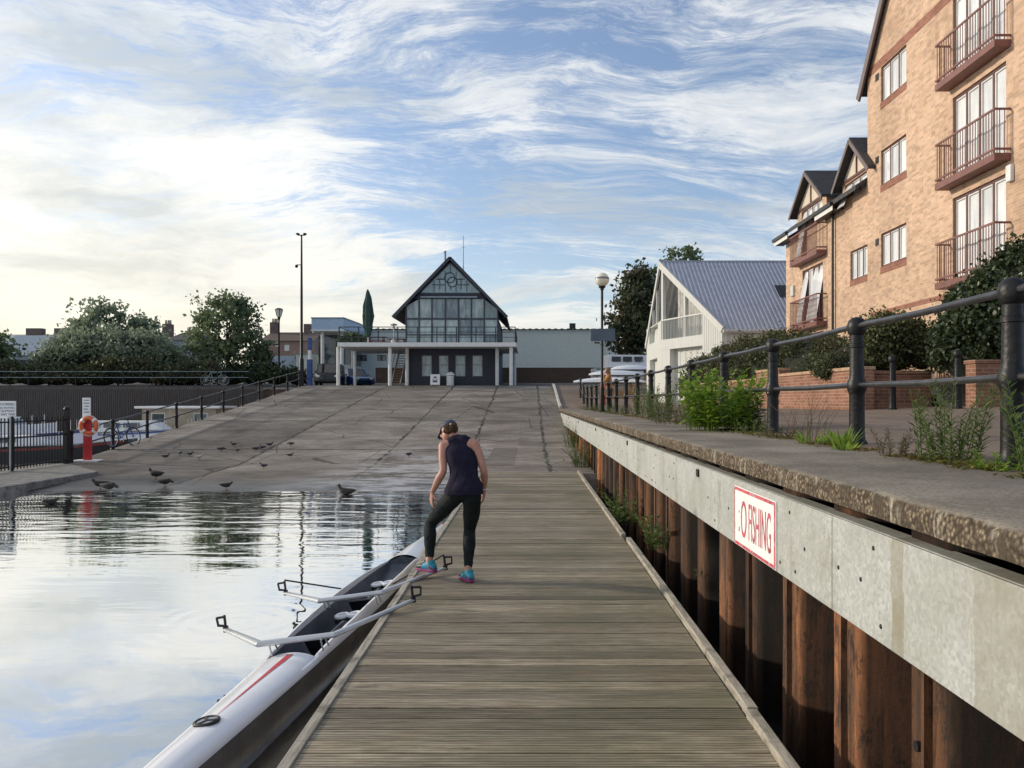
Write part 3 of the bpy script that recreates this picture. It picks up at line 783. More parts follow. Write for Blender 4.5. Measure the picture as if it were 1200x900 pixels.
# ------------------------------------------------------------------ railings
def rail_post(mb, x, y, z, h=1.13, s=1.0):
    """cast post: flared foot, ring, swelling at the mid rail, collar and ball cap"""
    p = [(.088,0), (.088,.03), (.072,.05), (.066,.10), (.064,.44), (.068,.46), (.080,.49), (.086,.525), (.080,.56), (.066,.59), (.062,.62),
         (.058,.86), (.066,.865), (.066,.895), (.057,.90), (.057,.97), (.070,.985), (.082,1.02), (.084,1.06), (.072,1.10), (.045,1.125), (.012,1.135)]
    mb.lathe([(r*s, zz_*h/1.13) for r, zz_ in p], (x, y, z), 16)
rx = 2.90
q_rail = thing('railing', 'black cast iron railing with ball topped posts along the quay edge above the sign', 'railing', (rx, 20, 1.36))
py = [2.4, 4.76, 7.02, 9.44] + [11.82 + 2.36*i for i in range(5)] + [23.75 + 2.62*i for i in range(9)]
for y in py:
    mb = MB(); rail_post(mb, rx, y, zp(rx, y)-.01); mb.build('post', M['iron'], q_rail, smooth=True, angle=35)
for nm, zz_, r in (('top_rail', 1.045, .026), ('mid_rail', .525, .024)):
    mb = MB(); pts = [(rx, y + dy, zp(rx, y)+zz_*1.0+ (.0 if abs(dy) < .2 else -.012)) for y, y2 in zip(py, py[1:]+[py[-1]+2.6]) for dy in ((0, (y2-y)/2) if y != py[-1] else (0,))]
    pts = [(rx, -1.5, zp(rx, 0)+zz_)] + pts
    mb.tube(pts, r, 10); mb.build(nm, M['iron_rail'], q_rail, smooth=True)

lx = -15.2
l_rail = thing('railing', 'black post and rail fence climbing the left edge of the slipway to the tall pole', 'railing', (lx, 39, .9))
ly = [26.35 + 2.62*i for i in range(12)]
def zl(Y): return zr(Y)
for y in ly:
    mb = MB(); rail_post(mb, lx, y, zl(y)-.02, 1.12, .95); mb.build('post', M['iron'], l_rail, smooth=True, angle=35)
for nm, zz_ in (('top_rail', 1.03), ('mid_rail', .52)):
    mb = MB(); mb.tube([(lx, y, zl(y)+zz_) for y in ly], .030, 8); mb.build(nm, M['iron_rail'], l_rail, smooth=True)

fn = thing('fence', 'dark vertical bar fence on the low ledge at the far left water edge', 'fence', (lx, 18, -.31))
fy = [5.0 + 3.05*i for i in range(8)]
fz = -.31
for y in fy[:-1]:
    mb = MB(); mb.box(lx-.045, lx+.045, y-.045, y+.045, fz, fz+1.62); mb.ball((lx, y, fz+1.64), .06, n=10, m=6); mb.build('post', M['iron'], fn, bevel=.006)
mb = MB(); mb.box(lx-.07, lx+.07, 26.02, 26.16, fz, fz+1.78); mb.ball((lx, 26.09, fz+1.80), .09, n=10, m=6); mb.build('post', M['iron'], fn, bevel=.006)
fy[-1] = 26.05
for a, b in zip(fy, fy[1:]):
    mb = MB()
    for zz_ in (.10, .95, 1.42): mb.box(lx-.02, lx+.02, a+.05, b-.05, fz+zz_, fz+zz_+.045)
    y = a+.12
    while y < b-.08: mb.box(lx-.012, lx+.012, y-.012, y+.012, fz+.04, fz+1.56); y += .155
    mb.build('bar_panel', M['iron'], fn)

for x, y, lab in ((7.42, 16.2, 'black bollard on the quay beside the shaded brick wall, left of the pair'), (8.05, 14.9, 'black bollard on the quay in front of the brick wall steps, right of the pair')):
    mb = MB(); rail_post(mb, x, y, zp(x, y)-.01, 1.12, 1.0)
    tag(mb.build('bollard', M['iron'], smooth=True, angle=35, origin=(x, y, zp(x, y))), lab, 'bollard', 'bollards on the quay')
# ------------------------------------------------------------------ walls with real openings
def wall_open(mb, O, U, V, N, w, h, ops, depth=.12, clip=None):
    """flat wall face w x h with rectangular openings (u0,u1,v0,v1) and reveals going in by depth"""
    O, U, V, N = Vector(O), Vector(U), Vector(V), Vector(N)
    us = sorted({0, w, *[a for o in ops for a in o[:2]]}); vs = sorted({0, h, *[a for o in ops for a in o[2:]]})
    pt = lambda u, v, k=0: O + U*u + V*v - N*k
    for i in range(len(us)-1):
        for j in range(len(vs)-1):
            uc, vc = (us[i]+us[i+1])/2, (vs[j]+vs[j+1])/2
            if any(o[0] < uc < o[1] and o[2] < vc < o[3] for o in ops): continue
            mb.quad(pt(us[i], vs[j]), pt(us[i+1], vs[j]), pt(us[i+1], vs[j+1]), pt(us[i], vs[j+1]))
    for a, b, c, d in ops:
        for (p, q) in (((a,c),(b,c)), ((b,c),(b,d)), ((b,d),(a,d)), ((a,d),(a,c))):
            mb.quad(pt(*p), pt(*q), pt(*q, depth), pt(*p, depth))

def window(O, U, V, N, op, root, n=3, fr=.06, depth=.10, frame='frame', pane='pane_white', name='window', trans=None, ajar=(), sill=None):
    """frame bars and glass set into an opening"""
    O, U, V, N = Vector(O), Vector(U), Vector(V), Vector(N); a, b, c, d = op
    def bar(mb, u0, u1, v0, v1, k0, k1):
        P = [O+U*u+V*v-N*k for k in (k1, k0) for u, v in ((u0,v0),(u1,v0),(u1,v1),(u0,v1))]
        mb.add(P, [(3,2,1,0),(4,5,6,7),(0,1,5,4),(1,2,6,5),(2,3,7,6),(3,0,4,7)])
    mb = MB(); k0, k1 = depth*.35, depth*.95
    bar(mb, a, b, c, c+fr, k0, k1); bar(mb, a, b, d-fr, d, k0, k1)
    us = [a + (b-a)*i/n for i in range(n+1)]
    for i, u in enumerate(us):
        u0, u1 = (u, u+fr) if i == 0 else ((u-fr, u) if i == n else (u-fr*.6, u+fr*.6))
        bar(mb, u0, u1, c+fr, d-fr, k0, k1)
    if trans:
        for i in range(n): bar(mb, us[i]+fr, us[i+1]-fr, c+(d-c)*trans-.02, c+(d-c)*trans+.02, k0+.004, k1)
    fo = mb.build(name, M[frame], root)
    if frame == 'frame':
        cb_ = MB(); q_ = fr*.55
        for i in range(n):
            u0, u1 = us[i]+fr*.62, us[i+1]-fr*.62
            if i in ajar: continue
            for s_ in ((u0,u1,c+fr,c+fr+q_),(u0,u1,d-fr-q_,d-fr),(u0,u0+q_,c+fr+q_,d-fr-q_),(u1-q_,u1,c+fr+q_,d-fr-q_)): bar(cb_, *s_, depth*.45, depth*.9)
        cb_.build('casement', M['white'], fo)
    gb = MB()
    for i in range(n):
        if i in ajar:
            k = -.28; kk = depth*.7
            gb.quad(O+U*us[i]+V*(c+fr)-N*k, O+U*us[i+1]+V*(c+fr)-N*k, O+U*us[i+1]+V*(d-fr)-N*kk, O+U*us[i]+V*(d-fr)-N*kk)
        else:
            kk = depth*.72
            gb.quad(O+U*us[i]+V*c-N*kk, O+U*us[i+1]+V*c-N*kk, O+U*us[i+1]+V*d-N*kk, O+U*us[i]+V*d-N*kk)
    gb.build('pane', M[pane], fo, recalc=False)
    if sill:
        sb = MB(); bar(sb, a-.02, b+.02, c-sill, c-.004, -.012, .02); sb.build('sill', M['band'], fo)
    return fo

# ------------------------------------------------------------------ brick apartment building (right)
BX = 11.45
ap = thing('apartment_building', 'tall buff brick waterside apartment building with brown balconies and dark gabled roof', 'building', (BX+4, 24, 1.6))
UY, UZ, NX = Vector((0,1,0)), Vector((0,0,1)), Vector((-1,0,0))
Y0, Y1, ZB, ZE = 13.4, 26.85, 1.2, 12.55             # tall block
def yz(px, Xf=BX): return Xf*F/(px-CX)
wins = []; doors = []
fl = [(12.60, 11.45), (9.88, 8.75), (7.18, 6.10), (4.48, 3.40)]
for hd, si in fl: wins.append((yz(1062), yz(1032.3), si, hd))
bal = [(10.0+2.65, 10.35), (9.93, 7.65), (7.22, 4.95), (4.5, 2.25)]
for hd, f_ in bal: doors.append((19.05, 21.45, f_+.03, hd))
for hd, si in fl: wins.append((14.2, 15.9, si, hd))
ops = [(a-Y0, b-Y0, c-ZB, d-ZB) for a, b, c, d in wins+doors if c < 11.6]
mb = MB(); wall_open(mb, (BX, Y0, ZB), UY, UZ, NX, Y1-Y0, 12.62-ZB, [(a, b, c, min(d, 12.619-ZB)) for a, b, c, d in ops], .14)
# gable
yc = (Y0+Y1)/2; zr_ = 12.62 + (Y1-yc)*1.36
gops = [(a-Y0, b-Y0, 0, d-12.62) for a, b, c, d in wins[:0]+doors[:1]]
hi = [(19.05, 21.45, 12.62, 12.68)]
tri = [(Y0, 12.62), (Y1, 12.62), (yc, zr_)]
mb.add([(BX, y, z) for y, z in tri], [(0,1,2)])
mb.quad((BX, Y1, ZB), (BX+12, Y1, ZB), (BX+12, Y1, 12.62), (BX, Y1, 12.62))
mb.quad((BX, Y0, ZB), (BX+12, Y0, ZB), (BX+12, Y0, 12.62), (BX, Y0, 12.62))
mb.build('wall', M['brick'], ap, recalc=False)
# re-do the top floor openings that reach into the gable: they stop at the eaves band
for (a, b, c, d) in wins:
    if d > 12.61: d = 12.60
    window((BX, 0, 0), UY, UZ, NX, (a, b, c, d), ap, 3, .055, .14, sill=.22)
for i, (a, b, c, d) in enumerate(doors):
    if d > 12.61: d = 12.60
    window((BX, 0, 0), UY, UZ, NX, (a, b, c, d), ap, 4, .07, .14, name='french_window')
mb = MB()
mb.box(BX-.012, BX+.05, Y0+.01, Y1-.01, 12.63, 12.90); mb.build('brick_band', M['band'], ap)
mb = MB(); mb.box(BX-.012, BX+.03, 15.0, 26.6, 4.56, 4.70); mb.build('brick_band', M['band'], ap)
mb = MB()
for s, ya in ((1, Y1+.35), (-1, Y0-.35)):
    k = 1.36; z0 = 12.62 - .35*k + .03
    mb.add([(BX-.16, ya, z0), (BX+12, ya, z0), (BX+12, yc, zr_+.03), (BX-.16, yc, zr_+.03),
            (BX-.16, ya, z0+.14), (BX+12, ya, z0+.14), (BX+12, yc, zr_+.17), (BX-.16, yc, zr_+.17)],
           [(0,1,2,3),(4,5,6,7),(0,1,5,4),(1,2,6,5),(3,0,4,7)])
mb.build('roof', M['slate'], ap)
mb = MB()
for ya in (Y1+.36, Y0-.36):
    z0 = 12.62 - .36*1.36
    mb.beam((BX-.19, ya, z0-.06), (BX-.19, yc, zr_-.06), .03, .26)
    mb.beam((BX-.14, ya, z0-.11), (BX-.14, yc, zr_-.11), .07, .06)
mb.build('bargeboard', M['fascia'], ap)
for hd, f_ in fl: MB().box(BX-.02, BX+.01, 25.98, 26.2, hd-.32, hd-.10).build('air_vent', M['black'], ap)
def balcony(y0, y1, zf, parent, X=BX, p=.40, bars=.115, h=1.05):
    b = MB().box(X-p, X-.001, y0, y1, zf-.17, zf).build('balcony', M['balcony'], parent)
    m_ = MB()
    for z_ in (zf+.10, zf+h):
        m_.box(X-p, X-p+.035, y0, y1, z_-.025, z_+.025); m_.box(X-p+.036, X-.001, y0, y0+.035, z_-.024, z_+.024); m_.box(X-p+.036, X-.001, y1-.035, y1, z_-.024, z_+.024)
    y = y0+.02
    while y < y1-.02: m_.box(X-p+.010, X-p+.026, y, y+.016, zf+.003, zf+h-.027); y += bars
    for x in (X-p+.13, X-p+.25):
        for y in (y0+.01, y1-.03): m_.box(x, x+.016, y, y+.016, zf+.003, zf+h-.027)
    m_.build('railing', M['balcony'], b)
    for y in (y0+.3, y1-.45):
        MB().box(X-.10, X-.03, y, y+.15, zf+.001, zf+.35).build('flower_pot', M['beige'], b) if rnd.random() < 0 else None
for hd, f_ in bal: balcony(18.85, 21.62, f_, ap)
MB().box(BX-.10, BX-.001, 18.72, 18.92, 6.95, 7.35).build('wall_lamp', M['white'], ap, bevel=.02)

# lower wing
WX, WY1, WE = BX+.03, 35.45, 9.05
wwin = [(yz(1018)-.02, yz(995.5), 6.03, 7.08), (yz(1018), yz(995.5), 3.35, 4.40)]
wdoor = [(yz(963.5), yz(939.5), 4.88, 7.20), (yz(963.5), yz(939.5), 2.2, 4.5)]
mb = MB(); wall_open(mb, (WX, 26.86, ZB), UY, UZ, NX, WY1-26.86, WE-ZB, [(max(a-26.86, .02), b-26.86, c-ZB, d-ZB) for a, b, c, d in wwin+wdoor], .14)
mb.quad((WX, WY1, ZB), (WX+11, WY1, ZB), (WX+11, WY1, WE), (WX, WY1, WE))
mb.build('wing_wall', M['brick'], ap, recalc=False)
for a, b, c, d in wwin: window((WX,0,0), UY, UZ, NX, (max(a, 26.88), b, c, d), ap, 3, .055, .14, sill=.20)
window((WX,0,0), UY, UZ, NX, wdoor[0], ap, 4, .06, .14, name='french_window', ajar=(0, 1, 3))
window((WX,0,0), UY, UZ, NX, wdoor[1], ap, 4, .06, .14, name='french_window')
balcony(30.6, 33.75, 4.85, ap, WX); balcony(30.6, 33.75, 7.60, ap, WX)
mb = MB()                                            # main slope, broken by the dormers
rz = 12.2
for ya, yb in ((26.9, WY1+.35),):
    mb.add([(WX-.42, ya, WE-.14), (WX-.42, yb, WE-.14), (WX+4.2, yb, rz), (WX+4.2, ya, rz), (WX-.42, ya, WE+.0), (WX-.42, yb, WE+.0), (WX+4.2, yb, rz+.14), (WX+4.2, ya, rz+.14)],
           [(0,1,2,3),(4,5,6,7),(0,1,5,4),(1,2,6,5),(3,0,4,7)])
mb.build('roof', M['slate'], ap)
for ya, yb in ((33.95, WY1+.36), (28.9, 30.75)):
    mb = MB(); mb.box(WX-.53, WX-.425, ya, yb, WE-.16, WE-.04); mb.box(WX-.424, WX-.405, ya, yb, WE-.30, WE-.12); mb.box(WX-.40, WX-.002, ya, yb, WE-.31, WE-.27)
    mb.build('gutter', M['black'], ap)
    MB().box(WX-.44, WX-.4245, ya, yb-.05, WE-.34, WE-.17).build('eaves_board', M['white'], ap)
def dormer(yc_, hw, zpk, zev, zf, win, nwin, ajar=()):
    d_ = MB(); x = WX-.01
    zs = zev
    # face with opening below the gable
    o = (win[0]-(yc_-hw), win[1]-(yc_-hw), max(win[2]-zf, .01), win[3]-zf)
    wall_open(d_, (x, yc_-hw, zf), UY, UZ, NX, 2*hw, zs-zf, [o], .10)
    d_.quad((x, yc_-hw, zf), (x+3.2, yc_-hw, zf), (x+3.2, yc_-hw, zs), (x, yc_-hw, zs))
    d_.quad((x, yc_+hw, zf), (x+3.2, yc_+hw, zf), (x+3.2, yc_+hw, zs), (x, yc_+hw, zs))
    f_ = d_.build('dormer', M['brick'], ap, recalc=False)
    MB().add([(x, yc_-hw, zs+.004), (x, yc_+hw, zs+.004), (x, yc_, zpk-.1)], [(0,1,2)]).build('gable_panel', M['cream'], f_)
    t_ = MB()
    t_.beam((x-.02, yc_-hw, zs+.02), (x-.02, yc_+hw, zs+.02), .05, .09); t_.beam((x-.02, yc_, zs+.07), (x-.02, yc_, zpk-.2), .05, .06)
    t_.build('half_timber', M['frame'], f_)
    r_ = MB(); sl = (zpk-zs)/hw
    for s in (1, -1):
        e = hw+.25; ze = zpk - sl*e
        r_.add([(x-.28, yc_+s*e, ze), (x+4, yc_+s*e, ze), (x+4, yc_, zpk), (x-.28, yc_, zpk), (x-.28, yc_+s*e, ze+.12), (x+4, yc_+s*e, ze+.12), (x+4, yc_, zpk+.12), (x-.28, yc_, zpk+.12)],
               [(0,1,2,3),(4,5,6,7),(0,1,5,4),(1,2,6,5),(3,0,4,7)])
    r_.build('dormer_roof', M['slate'], f_)
    b_ = MB()
    for s in (1, -1):
        e = hw+.26; b_.beam((x-.30, yc_+s*e, zpk-sl*e), (x-.30, yc_, zpk), .03, .14)
    b_.build('bargeboard', M['fascia'], f_)
    w_ = window((x,0,0), UY, UZ, NX, (win[0], win[1], max(win[2], zf+.01), win[3]), f_, nwin, .05, .12, ajar=ajar)
dormer(32.25, 1.65, 11.0, 9.75, 7.6, (31.05, 33.4, 7.64, 9.70), 4, (3,))
dormer(27.75, 1.30, 10.85, 9.65, 8.55, (26.95, 28.85, 8.66, 9.58), 3, (2,))
mb = MB(); mb.tube([(WX-.10, 29.75, 8.75), (WX-.10, 29.75, 1.3)], .05, 8); mb.tube([(WX-.40, 29.75, WE-.2), (WX-.10, 29.75, 8.72)], .05, 8)
mb.build('downpipe', M['black'], ap)
MB().box(WX-.10, WX-.001, 34.25, 34.6, 6.3, 6.75).build('wall_lamp', M['white_sheet'], ap, bevel=.02)

# ------------------------------------------------------------------ low brick garden walls
lw = thing('garden_wall', 'low red brick wall stepping along the quay in front of the long hedge', 'wall', (6.9, 22, 1.55))
mb = MB()
A_, B_ = Vector((7.02,16.9,0)), Vector((6.45,33,0)); dv = (B_-A_)
segs = [(0,.30,.86),(.30,.42,1.03),(.42,1.0,.80)]
for a, b, h in segs:
    p, q = A_+dv*a, A_+dv*b; zb = 1.35
    mb.prism([(p.x,p.y,zb),(q.x,q.y,zb),(q.x+.33,q.y,zb),(p.x+.33,p.y,zb)], (0,0,zp(6.9,18)-zb+h))
mb.build('brickwork', M['red_brick'], lw)
mb = MB()
for a, b, h in segs:
    p, q = A_+dv*a, A_+dv*b; z = zp(6.9,18)+h+.002
    mb.prism([(p.x-.03,p.y-.02,z),(q.x-.03,q.y,z),(q.x+.36,q.y,z),(p.x+.36,p.y-.02,z)], (0,0,.075))
mb.build('coping', plain('pale brick coping', (.42,.27,.17), .85, var=.3, scale=9), lw, bevel=.012)
rw = thing('garden_wall', 'shaded red brick return wall with steps behind the two bollards', 'wall', (8, 17, 1.55))
mb = MB(); mb.box(7.36, 8.72, 17.2, 17.5, 1.4, 2.33); mb.build('brickwork', M['red_brick'], rw)
mb = MB(); mb.box(7.36, 8.72, 17.17, 17.53, 2.332, 2.41); mb.build('coping', M['red_brick'], rw, bevel=.01)
mb = MB()
for i in range(4): mb.box(8.73, 10.0, 16.4+i*.3, 19, 1.4+i*.17, 1.57+.17*(i+1) - .02)
mb.build('steps', M['concrete'], rw, bevel=.01)
pr_ = thing('brick_pier', 'short red brick pier under the big dark bush at the right', 'pier', (9.0, 15.3, 1.55))
MB().box(8.50, 12.5, 15.1, 15.45, 1.3, 2.46).build('brickwork', M['red_brick'], pr_)
MB().box(8.47, 12.5, 15.07, 15.48, 2.462, 2.54).build('coping', M['red_brick'], pr_, bevel=.01)

# ------------------------------------------------------------------ white boathouse with corrugated roof
bh = thing('boathouse', 'white clad boathouse with blue grey corrugated roof and open gable balcony', 'building', (11, 41, 1.6))
L_, P_, R_ = Vector((6.83,46,0)), Vector((6.79,41,0)), Vector((8.79,36,0)); ZEV, ZRD, XE, GB = 5.0, 8.85, 19.0, 1.45
def up(v, z): return Vector((v.x, v.y, z))
def corrug(p0, p1, q0, q1, pitch, depth, nrm):
    """ribbed sheet between edge p0->p1 (top) and q0->q1 (bottom)"""
    p0, p1, q0, q1, nrm = map(Vector, (p0, p1, q0, q1, nrm)); mb = MB(); Lg = max((p1-p0).length, (q1-q0).length); k = max(2, int(Lg/pitch))
    T = []
    for i in range(k):
        for a, h in ((0,0),(.42,0),(.55,1),(.87,1)): T.append(((i+a)/k, h*depth))
    T.append((1, 0))
    for t, h in T:
        mb.v.append(tuple(p0.lerp(p1, t)+nrm*h)); mb.v.append(tuple(q0.lerp(q1, t)+nrm*h))
    mb.f = [(2*i, 2*i+2, 2*i+3, 2*i+1) for i in range(len(T)-1)]
    return mb
nr_ = Vector((0, -(ZRD-ZEV), 5)).normalized()
# main slope: vertical ribs in plan need equal X spacing on ridge and eave; the raking edge is cut by clipping to P-R
mb = MB(); pitch = .205; x = 6.79; T = []
while x < XE:
    for a, h in ((0,0),(.40,0),(.52,1),(.88,1)): T.append((x+a*pitch, h*.035))
    x += pitch
def slope_pt(X, t): return Vector((X, 41-5*t, ZRD-(ZRD-ZEV)*t))
for X, h in T:
    tmax = 1.0 if X >= 8.79 else max(0.001, (X-6.79)/2.0)
    a_, b_ = slope_pt(X, 0)+nr_*(h+.09), slope_pt(X, min(1.05, tmax*1.0 + (.05 if X >= 8.79 else .03)))+nr_*(h+.09)
    mb.v += [tuple(a_), tuple(b_)]
mb.f = [(2*i, 2*i+2, 2*i+3, 2*i+1) for i in range(len(T)-1)]
mb.build('roof', M['roof_sheet'], bh)
mb = MB(); mb.add([(6.79,41,ZRD+.1),(XE,41,ZRD+.1),(XE,46.2,ZEV+.05),(6.80,46.2,ZEV+.05)], [(0,1,2,3)]); mb.build('back_roof', M['roof_sheet'], bh)
corrug((6.9,41,ZRD-.12),(XE,41,ZRD-.12),(6.9,46.0,ZEV-.10),(XE,46.0,ZEV-.10), .30, -.03, (0,.6,.8)).build('back_soffit', M['soffit'], bh)
mb = MB(); mb.box(6.75, XE, 40.92, 41.08, ZRD+.07, ZRD+.15); mb.build('ridge_cap', M['roof_sheet'], bh)
# soffit under the main slope (seen through the loggia)
mb = corrug((6.95,41,ZRD-.12), (XE,41,ZRD-.12), (8.95,36.0,ZEV-.10), (XE,36.0,ZEV-.10), .30, -.03, nr_); mb.build('soffit', M['soffit'], bh)
s_b = corrug((8.79,36,ZEV-.15), (XE,36,ZEV-.15), (8.79,36,GB), (XE,36,GB), .22, .03, (0,-1,0)); s_b.build('side_wall', M['bh_white'], bh)
mb = MB(); mb.box(8.75, XE, 35.72, 35.86, ZEV-.16, ZEV-.02); mb.build('gutter', M['bh_white'], bh)
ud = (R_-P_).normalized(); LN = (R_-P_).length; nn = Vector((ud.y, -ud.x, 0)); nn = nn if nn.y < 0 and nn.x < 0 or nn.x < 0 else -nn
def fp(u, z, k=0): return Vector((P_.x, P_.y, 0)) + ud*u + Vector((0,0,z)) + nn*k
def ztop(u): return ZRD + (ZEV-ZRD)*u/LN
u1 = 3.80
# boarding right of the loggia, slab, ground floor
mb = MB(); k = 9
for i in range(k):
    a, b = u1+(LN-u1)*i/k, u1+(LN-u1)*(i+1)/k; g_ = .014
    mb.add([fp(a+g_,GB), fp(b-g_,GB), fp(b-g_,ztop(b)), fp(a+g_,ztop(a)), fp(a+g_,GB,.03), fp(b-g_,GB,.03), fp(b-g_,ztop(b),.03), fp(a+g_,ztop(a),.03)],
           [(3,2,1,0),(4,5,6,7),(0,1,5,4),(1,2,6,5),(2,3,7,6),(3,0,4,7)])
mb.quad(fp(u1,GB,-.005), fp(LN,GB,-.005), fp(LN,ZEV,-.005), fp(u1,ztop(u1),-.005))
mb.quad(fp(u1,GB,-.005), fp(u1,ztop(u1),-.005), fp(u1,ztop(u1),-1.0), fp(u1,GB,-1.0))
mb.build('gable_boarding', M['bh_white'], bh)
mb = MB(); mb.add([fp(0,4.38,-1.1), fp(u1,4.38,-1.1), fp(u1,4.38,.01), fp(0,4.38,.01), fp(0,4.9,-1.1), fp(u1,4.9,-1.1), fp(u1,4.9,.01), fp(0,4.9,.01)],
       [(3,2,1,0),(4,5,6,7),(0,1,5,4),(1,2,6,5),(2,3,7,6),(3,0,4,7)])
mb.build('balcony_floor', M['bh_white'], bh)
b_ = MB()
b_.beam(fp(0.02,5.90,-.03), fp(u1,5.90,-.03), .06, .07)
for i in range(27): b_.beam(fp(.05+i*u1/27, 4.9, -.03), fp(.05+i*u1/27, 5.87, -.03), .045, .02)
b_.build('balustrade', M['bh_white'], bh)
mb = MB()
for u in (.10, 2.16): mb.beam(fp(u,4.9,-.12), fp(u,ztop(u)-.1,-.12), .17, .17, up=nn)
mb.build('post', M['bh_white'], bh)
mb = MB(); mb.beam(fp(-.05,ZRD-.02,.05), fp(LN+.05,ZEV-.02,.05), .10, .30); mb.build('bargeboard', M['bh_white'], bh)
iw = Vector((1,0,0))
mb = MB()
for i in range(16):
    ua, ub = (u1+.2)*i/16, (u1+.2)*(i+.9)/16; zt0, zt1 = [min(ZRD, ZRD-(41-fp(u_,0,-1.05).y)*.77)-.25 if fp(u_,0,-1.05).y < 41 else ZRD-.25 for u_ in (ua, ub)]
    mb.quad(fp(ua,4.9,-1.05), fp(ub,4.9,-1.05), fp(ub,zt1,-1.05), fp(ua,zt0,-1.05))
    mb.quad(fp(ub,4.9,-1.07), fp(ub+.04,4.9,-1.07), fp(ub+.04,zt1,-1.07), fp(ub,zt1,-1.07)); mb.build('loggia_wall', M['soffit'], bh)
mb = corrug(fp(.9,4.38,-.35), fp(u1,4.38,-.35), fp(.9,GB,-.35), fp(u1,GB,-.35), .42, .03, nn); mb.build('ground_wall', M['bh_white'], bh)
mb = MB(); mb.add([fp(0,GB,0), fp(.9,GB,0), fp(.9,4.38,0), fp(0,4.38,0), fp(.9,GB,-.4), fp(.9,4.38,-.4)], [(0,1,2,3),(1,4,5,2)]); mb.build('corner_wall', M['bh_white'], bh)
# left (water) half of the gable, facing the slipway
mb = MB()
wall_open(mb, (6.815,41.0,GB), (0,1,0), UZ, NX, 5.0, 5.9-GB, [(1.2,3.8,.05,2.6), (1.0,4.0,3.5,4.40)], .3)
mb.quad((7.1,41.9,GB), (7.1,45,GB), (7.1,45,5.9), (7.1,41.9,5.9))
mb.quad((6.83,46,GB), (XE,46,GB), (XE,46,ZEV), (6.83,46,ZEV))
mb.add([(6.815,44.9,5.902),(6.815,46,5.0),(6.815,45.99,4.9)], [(0,1,2)])
mb.build('gable_wall', M['bh_white'], bh, recalc=False)
mb = MB(); mb.beam((6.76,40.95,ZRD), (6.80,46.2,ZEV-.1), .10, .30)
for y in (42.4, 43.6): mb.beam((6.86,y,5.9), (6.86,y,ZRD-(y-41)*.77-.1), .12, .12)
mb.build('water_bargeboard', M['bh_white'], bh)
mb = MB(); mb.add([(12.0,38.9,0),(13.3,38.9,0),(13.3,38.0,0),(12.0,38.0,0)], [(0,1,2,3)])
for i, v in enumerate(mb.v): mb.v[i] = (v[0], v[1], ZRD-(41-v[1])*.77+.20)
mb.build('skylight', M['black'], bh)

# ------------------------------------------------------------------ clubhouse on the crest of the slip
GZ = 2.83
cl = thing('clubhouse', 'dark timber clubhouse with steep glazed gable and balcony deck at the top of the slipway', 'building', (-5.5, 58, GZ))
YF, YB = 56.0, 67.0; XL, XR, XA, ZA, ZEc = -8.67, -2.23, -5.55, 11.75, 7.75
def px_x(px, Y=YF): return (px-CX)*Y/F
# ground floor
gw = [(px_x(370+a/4), px_x(370+b/4)) for a, b in ((495,545),(575,623),(652,703),(732,783))]
mb = MB(); wall_open(mb, (XL,YF,GZ-.3), (1,0,0), UZ, (0,-1,0), XR-XL, 5.45-GZ+.3, [(a-XL, b-XL, .95, 2.46) for a, b in gw], .15)
mb.quad((XR,YF,GZ-.3),(XR,YB,GZ-.3),(XR,YB,5.45),(XR,YF,5.45)); mb.quad((XL,YF,GZ-.3),(XL,YB,GZ-.3),(XL,YB,5.45),(XL,YF,5.45))
mb.build('ground_wall', M['navy'], cl, recalc=False)
for i, (a, b) in enumerate(gw):
    f_ = window((0,YF,GZ-.3), (1,0,0), UZ, (0,-1,0), (a, b, .95, 2.46), cl, 1, .05, .15, frame='fascia', pane='pane_club', trans=.55)
# upper storey side walls + gable roof
mb = MB()
for x in (XL, XR): mb.quad((x,YF+.05,5.72),(x,YB,5.72),(x,YB,ZEc),(x,YF+.05,ZEc))
mb.add([(XL,YB,GZ),(XR,YB,GZ),(XR,YB,ZEc),(XA,YB,ZA-.2),(XL,YB,ZEc)], [(0,1,2,3,4)])
mb.build('upper_wall', M['navy'], cl)
mb = MB(); slp = (ZA-ZEc)/3.85
for s in (-1, 1):
    xe = XA + s*4.0; ze = ZA - slp*4.0
    mb.add([(xe,YF-.40,ze),(xe,YB+.4,ze),(XA,YB+.4,ZA),(XA,YF-.40,ZA),(xe,YF-.40,ze+.13),(xe,YB+.4,ze+.13),(XA,YB+.4,ZA+.13),(XA,YF-.40,ZA+.13)],
           [(0,1,2,3),(4,5,6,7),(0,1,5,4),(1,2,6,5),(3,0,4,7)])
mb.build('roof', M['slate'], cl)
mb = MB()
for s in (-1, 1): mb.beam((XA+s*4.02, YF-.43, ZA-slp*4.02+.05), (XA, YF-.43, ZA+.05), .05, .20)
mb.build('bargeboard', M['navy_trim'], cl)
# glazing: seven bays
cols = [px_x(370+c/4) for c in (424,485,545,608,670,730,790,853)]
rows = [5.74, 6.42, 7.55, 8.95]
def roof_z(x): return ZA - slp*abs(x-XA) - .06
gp = MB(); fr = MB()
for i in range(7):
    a, b = cols[i], cols[i+1]
    for j in range(3):
        z0, z1 = rows[j], rows[j+1]
        za, zb = min(z1, roof_z(a)), min(z1, roof_z(b))
        gp.quad((a,YF,z0),(b,YF,z0),(b,YF,zb),(a,YF,za))
gp.build('glazing', M['pane_club'], cl, recalc=False)
for i, x in enumerate(cols): fr.box(x-.05, x+.05, YF-.08, YF+.03, 5.73, min(8.95, roof_z(x)-.02))
for z, hh in ((6.42,.035),(7.55,.06),(5.76,.04)): fr.box(XL, XR, YF-.07, YF+.03, z-hh, z+hh)
fr.build('mullion', M['navy_trim'], cl)
mb = MB(); zz0, zz1 = 8.95, 9.30                     # dark floor band in the gable
